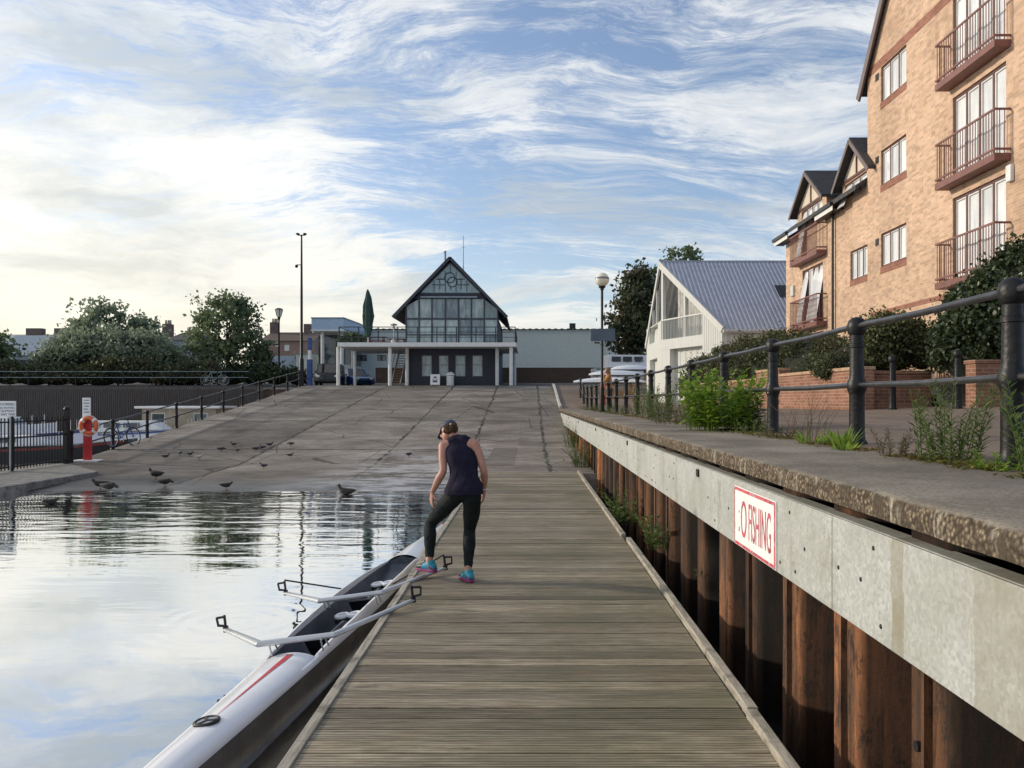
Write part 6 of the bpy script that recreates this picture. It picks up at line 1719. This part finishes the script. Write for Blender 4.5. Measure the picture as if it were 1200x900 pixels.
fuse(jk, 'jacket', M['tan'], pw, .012, 2)
jn = MB()
for s_, dx in ((-1,-.02),(1,.05)): limb(jn, [wv(dx,.09*s_,.86), wv(dx-.02,.09*s_,.47), wv(dx+.02,.09*s_,.12)], [.096,.068,.055])
jn.tube_prof([(wv(0,0,.78),.118,.16),(wv(0,0,.95),.112,.15)], 16); fuse(jn, 'jeans', M['jeans'], pw, .012, 2)
h2 = MB(); h2.ball(wv(-.070,0,1.585), .098, .088, .105); h2.ball(wv(.0,0,1.48), .055, .09, .14); fuse(h2, 'hair', plain('fair hair', (.24,.13,.06), .6, var=.3), pw, .012, 2)
for s_, dx in ((-1,-.02),(1,.05)):
    mb = MB(); limb(mb, [wv(dx+.05,.09*s_,.045), wv(dx-.06,.09*s_,.045), wv(dx-.17,.09*s_,.035)], [.045,.046,.034]); mb.build('shoe', M['white'], pw, smooth=True)
hbg = thing('handbag', 'bright red bag hanging at the railing beside the distant woman', 'bag', (2.84, 30.2, 1.55))
mb = MB(); mb.tube_prof([(Vector((2.80,30.2,1.58)),.10,.16),(Vector((2.80,30.2,1.62)),.12,.19),(Vector((2.80,30.2,1.95)),.10,.17),(Vector((2.80,30.2,2.0)),.06,.14)], 16); mb.build('pouch', M['red'], hbg, smooth=True)
mb = MB(); mb.tube([(2.80,30.08,1.98),(2.84,30.10,2.2),(2.9,30.2,2.41),(2.84,30.30,2.2),(2.80,30.32,1.98)], .012, 6); mb.build('strap', M['red'], hbg, smooth=True)
# ------------------------------------------------------------------ lamps and poles
def arrow(mb, pts, r, n=6): mb.tube(pts, r, n)
gx, gy = 2.64, 28.7; gz = 1.36
gl_ = thing('street_lamp', 'black lamp post with round frosted globe standing on the quay coping', 'street lamp', (gx, gy, gz))
MB().lathe([(.13,0),(.13,.08),(.085,.12),(.08,.9),(.065,.95),(.048,1.0),(.045,4.42),(.07,4.44),(.07,4.50)], (gx,gy,gz-.02), 14).build('pole', M['iron'], gl_, smooth=True, angle=35)
MB().lathe([(.05,0),(.12,.03),(.13,.08)], (gx,gy,gz+4.46), 14).build('lamp_collar', M['iron'], gl_, smooth=True)
gb_ = MB().ball((gx,gy,gz+4.78), .255, n=24, m=16).build('globe', M['lampglass'], gl_, smooth=True)
MB().lathe([(.26,0),(.255,.05),(.20,.15),(.1,.225),(.01,.25)], (gx,gy,gz+4.785), 24).build('globe_cap', plain('smoky lamp top', (.20,.21,.21), .3, bump=0), gl_, smooth=True)
sb = thing('direction_sign', 'blue grey rectangular sign plate mounted on the globe lamp post', 'sign', (gx, gy, 3.9))
za, zb2 = 1.75+(470-400)*gy/F, 1.75+(470-385.5)*gy/F
MB().box(px_x(692,gy), px_x(720.5,gy), gy-.115, gy-.075, za, zb2).build('plate', M['steelblue'], sb, bevel=.008)
mb = MB()
for z in (za+.1, zb2-.1): mb.box(px_x(693,gy), px_x(719.5,gy), gy-.0745, gy-.05, z-.02, z+.02)
mb.build('bracket', M['alloy'], sb)

lx_, ly_ = px_x(327,62), 62
ll = thing('street_lamp', 'slim grey lamp post with tapering lantern behind the hedge right of the round tree', 'street lamp', (lx_, ly_, 2.8))
zt = 1.75+(470-361)*62/F
MB().lathe([(.12,0),(.12,1.0),(.075,1.1),(.06,zt-2.8-1.0),(.07,zt-2.8-.95),(.13,zt-2.8-.7)], (lx_,ly_,2.8), 10).build('pole', M['iron'], ll, smooth=True)
MB().lathe([(.14,0),(.27,.52),(.29,.55)], (lx_,ly_,zt-.69), 10).build('lantern', M['lampglass'], ll, smooth=True, angle=30)
MB().lathe([(.31,0),(.31,.05),(.12,.14),(.01,.15)], (lx_,ly_,zt-.139), 10).build('lantern_cap', M['iron'], ll, smooth=True, angle=30)
mb = MB()
for k in range(4):
    a = k*math.pi/2+.4; mb.tube([(lx_+.15*math.cos(a),ly_+.15*math.sin(a),zt-.69),(lx_+.295*math.cos(a),ly_+.295*math.sin(a),zt-.14)], .02, 5)
mb.build('lantern_frame', M['iron'], ll)

tx, ty = px_x(352.4,53), 53.2
tp = thing('mast', 'very tall slim dark mast with twin heads at the top end of the left railing', 'mast', (tx, ty, 2.75)); zt = 1.75+(470-274)*53/F
MB().lathe([(.15,0),(.15,1.8),(.10,1.9),(.085,6),(.055,zt-2.75)], (tx,ty,2.72), 12).build('pole', M['iron'], tp, smooth=True)
mb = MB(); mb.beam((tx-.25,ty,zt-.05),(tx+.25,ty,zt-.05), .06, .06); mb.build('crossarm', M['iron'], tp)
for s in (-.24,.24):
    mb = MB(); mb.ball((tx+s,ty-.05,zt+.02), .13, .16, .07, n=12, m=8); mb.tube([(tx+s,ty,zt-.07),(tx+s,ty,zt)], .03, 6); mb.build('lamp_head', M['iron'], tp, smooth=True)
zc2 = 1.75+(470-310)*53/F
mb = MB(); mb.beam((tx,ty,zc2),(tx-.32,ty,zc2+.02), .05, .05); mb.ball((tx-.34,ty,zc2-.08), .11, n=12, m=8); mb.build('camera_dome', M['iron'], tp, smooth=True)
bpx = px_x(363,54.5)
mb = MB(); mb.lathe([(.14,0),(.14,2.2),(.12,2.25),(.11,3.0)], (bpx,54.5,2.8), 12)
bp = thing('post', 'dark blue square sided post with white collar beside the tall mast', 'post', (bpx,54.5,2.8))
MB().box(bpx-.16,bpx+.16,54.35,54.65,2.78,4.6).build('lower_case', M['bluepaint'], bp, bevel=.02)
MB().box(bpx-.10,bpx+.10,54.4,54.6,4.601,5.25).build('collar', M['white'], bp, bevel=.02)
MB().box(bpx-.13,bpx+.13,54.38,54.62,5.251,6.1).build('upper_case', M['bluepaint'], bp, bevel=.02)

# ------------------------------------------------------------------ lifebuoy station, signs
ex = px_x(102,26.6); ey = 26.75; ez = zl(ey)-.02
lbs = thing('lifebuoy_post', 'bright red lifebuoy post with white notice panel at the foot of the left railing', 'lifebuoy post', (ex-.0, ey, ez))
ex = -14.88
lbs.location = (ex, ey, ez); ORG[lbs.name] = Vector((ex, ey, ez))
MB().box(ex-.13,ex+.13,ey-.05,ey+.05,ez,ez+1.62).build('post', M['red'], lbs, bevel=.01)
pn = MB().box(ex-.14,ex+.14,ey-.075,ey-.052,ez+1.50,ez+2.14).build('notice_panel', M['sign_white'], lbs, bevel=.006)
mb = MB()
for i, (a, b) in enumerate(((-.09,.09),(-.10,.10),(-.06,.08),(-.10,.05),(-.08,.10))): mb.box(ex+a,ex+b,ey-.079,ey-.0755,ez+2.04-i*.10,ez+2.075-i*.10)
pn2 = mb.build('print', M['greysheet'], pn)
MB().box(ex-.45,ex+.45,ey-.25,ey+.25,ez-.08,ez+.045).build('base', M['white'], lbs, bevel=.01)
lb = thing('lifebuoy', 'orange lifebuoy with white bands hanging on the red post', 'lifebuoy', (ex+.1, ey-.11, ez+.95))
Mx = Matrix.Rotation(R(90), 3, 'X'); c = Vector((ex+.11, ey-.12, ez+1.20))
MB().torus(c, .255, .075, Mx, 36, 10).build('ring', M['orange'], lb, smooth=True)
for k in range(4): MB().torus(c, .255, .079, Mx, 4, 10, k*math.pi/2+.65, k*math.pi/2+.95).build('band', M['sign_white'], lb, smooth=True)
mb = MB(); 
for k in range(4): mb.torus(c+Vector((0,-.02,0)), .345, .010, Mx, 8, 5, k*math.pi/2+.85, k*math.pi/2+2.3)
mb.torus(c, .335, .011, Mx, 40, 5); mb.build('grab_rope', M['sign_white'], lb, smooth=True)
sx_ = -14.0
fs = thing('mooring_sign', 'white lettered sign standing above the bar fence at the left edge', 'sign', (-15.1, 23.2, -.31))
c0, c1 = px_x(-16,23.2), px_x(20,23.2); z0_, z1_ = 1.75+(470-488)*23.2/F, 1.75+(470-470)*23.2/F
MB().box(c0,c1,23.14,23.17,z0_,z1_).build('panel', M['sign_white'], fs, bevel=.006)
for x in (c0+.2, c1-.2): MB().tube([(x,23.2,-.33),(x,23.2,z1_-.03)], .025, 8).build('leg', M['alloy'], fs, smooth=True)
RX = Matrix.Rotation(R(90), 3, 'X')
for i, (tx_, sz) in enumerate((('BOAT MOORING',.105),('NO WAITING',.075),('ON THE SLIPWAY',.095),('AT ANY TIME',.09))):
    text_mesh(tx_, 'lettering', M['text'], fs, sz, (c1-.03,23.136,z1_-.125-i*.098), RX, ext=.001, align='RIGHT')

# ------------------------------------------------------------------ vehicles
def car(name, label, cat, loc, rz, body, L=4.2, Wd=1.75, H=1.5, boxy=0.0, lights='white'):
    t = thing(name, label, cat, loc, rot=(0,0,rz), local=True)
    h0, h1 = .28, H*.60
    side = [(-L/2,h0+.12),(-L/2+.05,h1*.78),(-L*.30-.2*(1-boxy),h1*.93),(-L*.22,h1),(L*.38,h1+.03),(L/2-.03,h1*.95),(L/2,h0+.15),(L/2-.08,h0),(-L/2+.08,h0)]
    mb = MB(); n = len(side); V = []
    for x, k in ((-Wd/2,.0),(-Wd/2+.07,.04),(Wd/2-.07,.04),(Wd/2,.0)):
        for y, z in side: V.append((x, y*(1 if k else .985), z+(.02 if k else -.02)))
    fs_ = [tuple(range(n))] + [(j*n+i, j*n+(i+1) % n, (j+1)*n+(i+1) % n, (j+1)*n+i) for j in range(3) for i in range(n)] + [tuple(reversed(range(3*n,4*n)))]
    mb.add(V, fs_); mb.build('body', body, t, smooth=True, world=False, angle=35)
    r0, r1 = -L*.22, L*(.40+.06*boxy); w2 = Wd/2-.06; w3 = w2-.16*(1-.6*boxy)
    gb = [(-w2,r0,h1),(w2,r0,h1),(w2,r1,h1+.02),(-w2,r1,h1+.02)]; g1 = r0+.55*(1-boxy*.6); g2 = r1-.35*(1-boxy)
    gt = [(-w3,g1,H-.04),(w3,g1,H-.04),(w3,g2,H-.03),(-w3,g2,H-.03)]
    mb = MB().add(gb+gt, [(0,1,5,4),(1,2,6,5),(2,3,7,6),(3,0,4,7)]); wn = mb.build('windows', M['pane_car'], t, world=False)
    mb = MB().add([(x*1.02,y,z) for x,y,z in gt]+[(x*.9,y*.96,H) for x,y,z in gt], [(0,1,5,4),(1,2,6,5),(2,3,7,6),(3,0,4,7),(4,5,6,7)]); mb.build('roof', body, t, smooth=True, world=False, angle=50)
    mb = MB()
    for i in range(4): mb.beam(gb[i], gt[i], .07, .07)
    for s in (-1,1): mb.beam((s*w2,(r0+r1)/2,h1),(s*w3,(g1+g2)/2,H-.04), .06, .08)
    mb.build('pillars', body, t, world=False)
    for s in (-1,1):
        for y in (-L*.31, L*.31):
            Mr = Matrix.Rotation(R(90), 3, 'Y')
            wh_ = MB(); wh_.torus((s*(Wd/2-.09),y,.31), .225, .09, Mr, 24, 8); w_ = wh_.build('wheel', M['tyre'], t, smooth=True, world=False)
            rm = MB(); rm.tube([(s*(Wd/2-.12),y,.31),(s*(Wd/2-.03),y,.31)], [.17,.16], 14); rm.build('rim', M['alloy'], w_, world=False)
        MB().ball((s*(Wd/2-.26),-L/2+.06,h1*.72), .17, .08, .09, n=12, m=8).build('headlight', M['lampglass'], t, smooth=True, world=False)
        MB().box(s*(Wd/2-.20)-.09,s*(Wd/2-.20)+.09,L/2-.05,L/2+.015,h1*.68,h1*.92).build('tail_light', M['red'], t, world=False)
        MB().ball((s*(Wd/2+.07),r0+.25,h1+.10), .09, .06, .07, n=10, m=6).build('mirror', body, t, smooth=True, world=False)
    MB().box(-Wd*.32,Wd*.32,-L/2-.01,-L/2+.05,h0+.10,h0+.26).build('grille', M['black'], t, world=False)
    return t
car('parked_car', 'dark boxy off road car parked at the top of the left railing', 'car', (px_x(381,58),59.5,2.8), R(8), M['carblack'], 4.2, 1.85, 1.72, 1.0)
car('parked_car', 'bright blue hatchback parked behind the white deck column', 'car', (px_x(406,60),62.5,2.8), R(38), M['carblue'], 3.9, 1.7, 1.48)
car('parked_car', 'silver car half hidden behind the hedge at the far left', 'car', (px_x(12,60),60.5,3.35), R(80), M['carwhite'], 4.4, 1.8, 1.6, .4)
car('parked_car', 'dark red car showing between the hedge and the bramble thicket', 'car', (px_x(206,59.5),60.2,2.8), R(85), plain('dark red car paint', (.07,.02,.025), .25, bump=0), 4.0, 1.7, 1.42)

def bicycle(label, loc, rz, fm, s=1.0, lean=0, group=None):
    t = thing('bicycle', label, 'bicycle', loc, group, rot=(R(lean),0,rz), local=True); t.scale = (s,s,s)
    Mr = Matrix.Rotation(R(90), 3, 'X')
    for x in (-.52,.52):
        w_ = MB().torus((x,0,.34), .325, .022, Mr, 30, 6).build('wheel', M['tyre'], t, smooth=True, world=False)
        sp = MB()
        for k in range(10): a = k*math.pi/10; sp.tube([(x+.31*math.cos(a),0,.34+.31*math.sin(a)),(x-.31*math.cos(a),0,.34-.31*math.sin(a))], .004, 4)
        sp.torus((x,0,.34), .300, .010, Mr, 28, 5); sp.build('spokes', M['alloy'], w_, world=False)
    mb = MB(); bb, st, hd, hb_ = (-.08,0,.30), (-.22,0,.78), (.36,0,.80), (.40,0,.68)
    for a, b in ((bb,st),(st,hd),(bb,hb_),((-.52,0,.34),bb),((-.52,0,.34),st),(hd,hb_),((.40,0,.68),(.52,0,.34))): mb.tube([a,b], .020, 7)
    mb.build('frame', fm, t, smooth=True, world=False)
    mb = MB(); mb.tube([(.36,0,.80),(.33,0,.98)], .016, 6); mb.tube([(.40,-.28,1.0),(.33,-.1,.99),(.33,.1,.99),(.40,.28,1.0)], .014, 6); mb.build('handlebar', M['black'], t, smooth=True, world=False)
    mb = MB(); mb.tube([(-.22,0,.78),(-.25,0,.90)], .014, 6); mb.tube_prof([(Vector((-.38,0,.92)),.02,.07,Vector((0,0,1)),Vector((0,1,0))),(Vector((-.30,0,.92)),.035,.08,Vector((0,0,1)),Vector((0,1,0))),(Vector((-.1,0,.92)),.018,.02,Vector((0,0,1)),Vector((0,1,0)))], 10); mb.build('saddle', M['black'], t, smooth=True, world=False)
    mb = MB(); mb.torus((-.08,0,.30), .085, .010, Mr, 18, 5); mb.tube([(-.08,-.1,.30),(-.08,-.1,.16)], .012, 5); mb.tube([(-.08,.1,.30),(-.08,.1,.44)], .012, 5); mb.tube([(-.08,-.1,.3),(-.08,.1,.3)], .012, 5); mb.build('crank', M['alloy'], t, smooth=True, world=False)
    return t
bicycle('blue bicycle leaning inside the second bay of the left railing', (-15.02, 29.4, zl(29.4)+.02), R(75), M['bluepaint'], 1.05, -8)
bicycle('pale framed bicycle parked against the bramble thicket above the marina wall', (px_x(252,55.2), 55.2, 2.82), R(8), plain('pale green bike paint', (.20,.27,.23), .5), 1.15, 6)

# ------------------------------------------------------------------ moored boats beyond the left fence
def cruiser(name, label, loc, rz, L, Wd, hullm, cabm, stripe=None, cab=(.0,.7), ch=1.0):
    t = thing(name, label, 'boat', loc, rot=(0,0,rz), local=True)
    V = []; Q = []; n = 14; m = 9
    for i in range(n):
        u = i/(n-1); y = -L/2+L*u; w_ = Wd/2*(1-max(0,(u-.55)/.45)**2.2)*(.86+.14*min(1,u*5))+.01; s = .75+.35*u*u; k = -.3+.25*max(0,(u-.6)/.4)**2
        for j in range(m):
            a = math.pi*j/(m-1); V.append((w_*math.copysign(abs(math.cos(a))**.6, math.cos(a)), y, s-(s-k)*math.sin(a)**.7))
    for i in range(n-1):
        for j in range(m-1): Q.append((i*m+j, i*m+j+1, (i+1)*m+j+1, (i+1)*m+j))
    for i in range(n-1): Q.append((i*m+m-1, i*m, (i+1)*m, (i+1)*m+m-1))
    o = mesh_np('hull', V, Q, hullm, t); finish(o.data, True, 40)
    mb = MB(); mb.add([V[j] for j in range(m)], [tuple(range(m))]); mb.build('transom', hullm, t, world=False)
    c0_, c1_ = -L/2+L*cab[0]+.2, -L/2+L*cab[1]; w0 = Wd*.40
    mb = MB(); mb.add([(-w0,c0_,.8),(w0,c0_,.8),(w0*.8,c1_,.95),(-w0*.8,c1_,.95),(-w0*.9,c0_+.1,.8+ch),(w0*.9,c0_+.1,.8+ch),(w0*.66,c1_-.7,.8+ch),(-w0*.66,c1_-.7,.8+ch)],
        [(0,1,5,4),(1,2,6,5),(2,3,7,6),(3,0,4,7),(4,5,6,7)]); cb = mb.build('cabin', cabm, t, world=False, bevel=.03)
    for s in (-1,1):
        mb = MB()
        for k in range(3):
            ya = c0_+.35+(c1_-c0_-1.3)*k/3; yb2 = ya+(c1_-c0_-1.3)/3*.8
            mb.add([(s*(w0*.965),ya,.8+ch*.45),(s*(w0*.965-.03*k),yb2,.8+ch*.45),(s*(w0*.93-.03*k),yb2,.8+ch*.85),(s*(w0*.93),ya,.8+ch*.85)], [(0,1,2,3)])
        mb.build('cabin_windows', M['pane_car'], cb, world=False)
    mb = MB(); mb.add([(-w0*.62,c1_-.20,.8+ch*.40),(w0*.62,c1_-.20,.8+ch*.40),(w0*.58,c1_-.60,.8+ch*.9),(-w0*.58,c1_-.60,.8+ch*.9)], [(0,1,2,3)])
    mb.build('windscreen', M['pane_car'], cb, world=False)
    mb = MB()
    for i in range(6):
        u = .45+.09*i; y = -L/2+L*u; w_ = Wd/2*(1-max(0,(u-.55)/.45)**2.2)-.05; s = .75+.35*u*u
        for q_ in (-1,1): mb.tube([(q_*w_,y,s),(q_*w_,y,s+.5)], .014, 5)
    mb.build('guard_rail', M['alloy'], t, world=False)
    if stripe:
        V2 = []; Q2 = []
        for q_ in (-1,1):
            b0 = len(V2)
            for i in range(n-1):
                p = Vector(V[i*m+(0 if q_ > 0 else m-1)]); V2 += [(p.x*1.02+q_*.012, p.y, p.z-.12), (p.x*1.02+q_*.012, p.y, p.z-.02)]
            for i in range(n-2): Q2.append((b0+2*i, b0+2*i+2, b0+2*i+3, b0+2*i+1))
        mesh_np('hull_stripe', V2, Q2, stripe, t)
    return t
WZ = WL
cruiser('moored_boat', 'white cabin cruiser with blue stripe moored behind the bar fence at far left', (-23.6, 36.0, WZ-.1), R(-78), 7.4, 2.4, M['hull_white'], M['white'], M['bluepaint'], (.05,.62), .85)
cruiser('moored_boat', 'black hulled low boat with dull red stripe moored behind the lifebuoy post', (-19.0, 32.0, WZ-.35), R(-80), 6.0, 1.9, plain('black tarred hull', (.014,.014,.015), .5), M['white'], plain('dull red stripe', (.20,.025,.025), .5), (.1,.45), .45)
cruiser('moored_boat', 'white motor boat with long pale cabin lying beyond the black hulled boat', (-21.0, 43.0, WZ-.2), R(-86), 7.0, 2.4, M['hull_white'], M['white'], M['bluepaint'], (.05,.7), .6)
cruiser('moored_boat', 'small white dinghy shaped cruiser farthest left against the palisade', (-29.0, 42.5, WZ), R(-60), 6.5, 2.4, M['hull_white'], M['white'], None, (.1,.7), .9)
hbm = thing('houseboat', 'beige cabin houseboat with flat white roof moored below the slipway railing', 'houseboat', (-19.5, 46, WZ))
mb = MB(); mb.box(-22.4,-17.3,44.6,47.4,WZ-.3,WZ+.5); mb.build('hull', M['black'], hbm, bevel=.08)
mb = MB(); wall_open(mb, (-21.9,44.9,WZ+.5), (1,0,0), UZ, (0,-1,0), 4.2, 1.35, [(.5,1.3,.5,1.1),(2.9,3.7,.5,1.1)], .08); mb.box(-21.899,-17.701,44.99,47.0,WZ+.5,WZ+1.85); mb.build('cabin', M['beige'], hbm, recalc=False)
for a in (.5,2.9): window((-21.9,44.9,WZ+.5), (1,0,0), UZ, (0,-1,0), (a,a+.8,.5,1.1), hbm, 1, .05, .08, frame='white', pane='pane_dark')
MB().box(-22.2,-17.4,44.6,47.3,WZ+1.851,WZ+1.98).build('roof', M['white'], hbm, bevel=.03)

# ------------------------------------------------------------------ boats stored ashore on the right
def shell(label, y, x0, x1, z, w_, mt):
    t = thing('upturned_hull', label, 'boat', ((x0+x1)/2, y, z), 'upturned hulls stored on the quay')
    rg = []; n = 16
    for i in range(n+1):
        u = i/n; k = max(.04, math.sin(math.pi*min(1,max(0,u*.94+.03)))**.55); rg.append((Vector((x0+(x1-x0)*u,y,z+.02)), w_*k, .30*k, Vector((0,1,0)), Vector((0,0,1))))
    mb = MB(); mb.tube_prof(rg, 14)
    for i, v in enumerate(mb.v):
        if v[2] < z: mb.v[i] = (v[0],v[1],z)
    mb.build('hull', mt, t, smooth=True, angle=60)
    MB().box(x0+.25,x1-.25,y-w_*.98,y+w_*.98,z-.05,z-.002).build('gunwale', M['black'], t)
    return t
gzr = lambda y: zp(4, y)
shell('lowest upturned white hull, its end poking out beside the slipway kerb', 46.5, px_x(672,46.5), px_x(757,46.5), gzr(46.5)+.62, .38, M['hull_white'])
shell('upper upturned white hull stacked behind the distant woman', 48.5, px_x(690,48.5), px_x(756,48.5), gzr(48.5)+.85, .42, M['hull_white'])
shell('upturned white hull highest of the stack, right of the distant woman', 50.5, px_x(716,50.5), px_x(765,50.5), gzr(50.5)+1.05, .42, M['hull_white'])
def trestle(y, x, h, lab):
    t = thing('trestle', lab, 'trestle', (x,y,gzr(y)), 'trestles under the upturned hulls'); z = gzr(y)-.03; mb = MB()
    for s in (-1,1): mb.beam((x,y+s*.42,z),(x,y+s*.25,z+h), .07, .07); 
    mb.beam((x,y-.45,z+h+.037),(x,y+.45,z+h+.037), .09, .07); mb.beam((x,y-.36,z+.3),(x,y+.36,z+.3), .05, .05); mb.build('stand', M['tanwood'], t)
for y, h, xs_ in ((46.5,.52,(684,740)),(48.5,.75,(700,745)),(50.5,.95,(724,756))):
    for px in xs_: trestle(y, px_x(px,y), h, 'wooden trestle carrying an upturned hull on the quay')
cruiser('stored_boat', 'white launch with green stripe standing ashore behind the upturned hulls', (px_x(745,56),56.5,3.3), R(-84), 6.0, 2.3, M['hull_white'], M['white'], M['greenpaint'], (.1,.75), .9)
cr = thing('boat_cradle', 'dark timber cradle under the white launch', 'cradle', (px_x(745,56),56.5,2.8)); x = px_x(745,56)
mb = MB()
for s in (-1.6,1.6): mb.box(x+s-.1,x+s+.1,55.6,57.4,2.78,3.05); mb.box(x+s-.08,x+s+.08,55.7,55.9,3.051,3.6); mb.box(x+s-.08,x+s+.08,57.1,57.3,3.051,3.6)
mb.box(x-1.9,x+1.9,56.4,56.6,3.0,3.12); mb.build('frame', M['dark_timber'], cr)
bx2, by2 = px_x(728,36), 36
bch = thing('bench', 'small tan wooden bench behind the railing right of the distant woman', 'bench', (bx2,by2,zp(4,36)))
z = zp(4.2,36)
MB().box(bx2-.75,bx2+.75,by2-.2,by2+.2,z+.42,z+.47).build('seat', M['tanwood'], bch, bevel=.01)
MB().box(bx2-.75,bx2+.75,by2+.21,by2+.25,z+.55,z+.80).build('backrest', M['tanwood'], bch, bevel=.01)
for s in (-.6,.6): 
    mb = MB(); mb.box(bx2+s-.04,bx2+s+.04,by2-.18,by2-.1,z-.02,z+.419); mb.box(bx2+s-.04,bx2+s+.04,by2+.10,by2+.205,z-.02,z+.80); mb.build('leg', M['tanwood'], bch)

# ------------------------------------------------------------------ birds
def bird(name, label, cat, loc, rz, s, mt, group=None, swim=False, head_up=1.0, peck=False):
    t = thing(name, label, cat, loc, group, rot=(0,0,rz), local=True); t.scale = (s,s,s); zb = .02 if swim else .12
    rg = []
    for x, z, w_, h_ in ((-.30,.10,.012,.008),(-.24,.09,.045,.022),(-.14,.07,.085,.07),(0,.065,.105,.095),(.10,.075,.090,.090),(.17,.10,.055,.07)): rg.append((Vector((x,0,zb+z)), w_, h_, Vector((0,1,0)), Vector((0,0,1))))
    mb = MB(); mb.tube_prof(rg, 12)
    hd = Vector((.27,0,zb+.05)) if peck else Vector((.21,0,zb+.24*head_up+.02))
    mb.tube([(.12,0,zb+.09),Vector((.19,0,zb+.13)).lerp(hd,.5),hd], [.062,.042,.036], 10); mb.ball(hd+Vector((.012,0,.006)), .048, .038, .038, n=12, m=8)
    for s_ in (-1,1): mb.tube_prof([(Vector((.09,s_*.085,zb+.09)),.02,.05,Vector((0,1,0)),Vector((0,0,1))),(Vector((-.05,s_*.100,zb+.09)),.016,.055,Vector((0,1,0)),Vector((0,0,1))),(Vector((-.24,s_*.04,zb+.11)),.008,.015,Vector((0,1,0)),Vector((0,0,1)))], 8)
    mb.build('body', mt, t, smooth=True, world=False)
    d_ = Vector((1,0,-.5)).normalized() if peck else Vector((1,0,-.12)); MB().tube([hd+Vector((.045,0,0)), hd+Vector((.045,0,0))+d_*.05], [.014,.010], 6).build('bill', M['bill'], t, world=False)
    if not swim:
        for s_ in (-.035,.035):
            mb = MB(); mb.tube([(.0,s_,zb+.01),(.005,s_,.01)], .008, 5); mb.box(-.01,.045,s_-.02,s_+.02,.0,.012); mb.build('leg', M['bill'], t, world=False)
    return t
def on_slip(px, py):
    Y = 20.0
    for _ in range(60): 
        Y2 = F*(CH-zr(Y))/(py-HY); Y = .5*Y+.5*Y2
    return Vector(((px-CX)*Y/F, Y, zr(Y)+.02*noise.noise(Vector(((px-CX)*Y/F*.6, Y*.6, 3)))))
for px, py, rz, lab, pk, hu in ((118,573,200,'dark duck at the water edge, leftmost of the ducks by the ledge',False,.7),(127,577,-15,'dark duck stepping into the water just right of the leftmost one',True,.6),
        (183,562,170,'dark duck standing on the slip, upper of the middle pair',False,.75),(193,571,-10,'dark duck hunched at the waterline, lower of the middle pair',True,.6),(265,574,20,'small lone duck at the waterline below the flock of pigeons',False,.6)):
    p = on_slip(px, py); bird('duck', lab, 'duck', p, R(rz), (.85+.06*math.sin(px)) if px < 220 else .6, M['duck'], None, False, hu, pk)
bird('duck', 'lone duck swimming in front of the slipway, left of the rower', 'duck', (px_x(406,19.3),19.3,WL), R(175), .85, M['duck'], None, True, .9)
pg = [(194,538,40,'leftmost pigeon of the flock on the slipway'),(211,534,120,'plump pigeon facing away, second from the left of the flock'),(223,535,60,'pigeon stretching upward beside the pale one'),(233,539,0,'single pale pigeon among the dark flock'),
      (259,529,10,'pigeon on the cross joint right of the pale one'),(274,523,190,'pigeon highest up the slip in the left half of the flock'),(278,530,150,'pigeon pecking just below the uppermost pigeon'),(300,529,20,'first pigeon of the close row of three on the joint'),
      (308,527,200,'middle pigeon of the close row of three on the joint'),(316,524,15,'last pigeon of the close row of three on the joint'),(341,523,160,'rightmost upper pigeon of the flock'),(340,536,30,'pigeon below the rightmost upper one'),
      (309,549,170,'pigeon nearest the water in the flock'),(479,536,60,'solitary pigeon on the slipway just left of the rower')]
for i, (px, py, rz, lab) in enumerate(pg):
    p = on_slip(px, py); bird('pigeon', lab, 'pigeon', p, R(rz), .52+.06*math.sin(i*2.1), M['pale_bird'] if 'pale pigeon' in lab else M['pigeon'], 'pigeons feeding on the slipway', False, .8, i % 3 == 1)
bird('duck', 'small dark duck swimming far left below the ledge', 'duck', (px_x(60,17.5),17.5,WL), R(30), .6, M['duck'], None, True, .6)
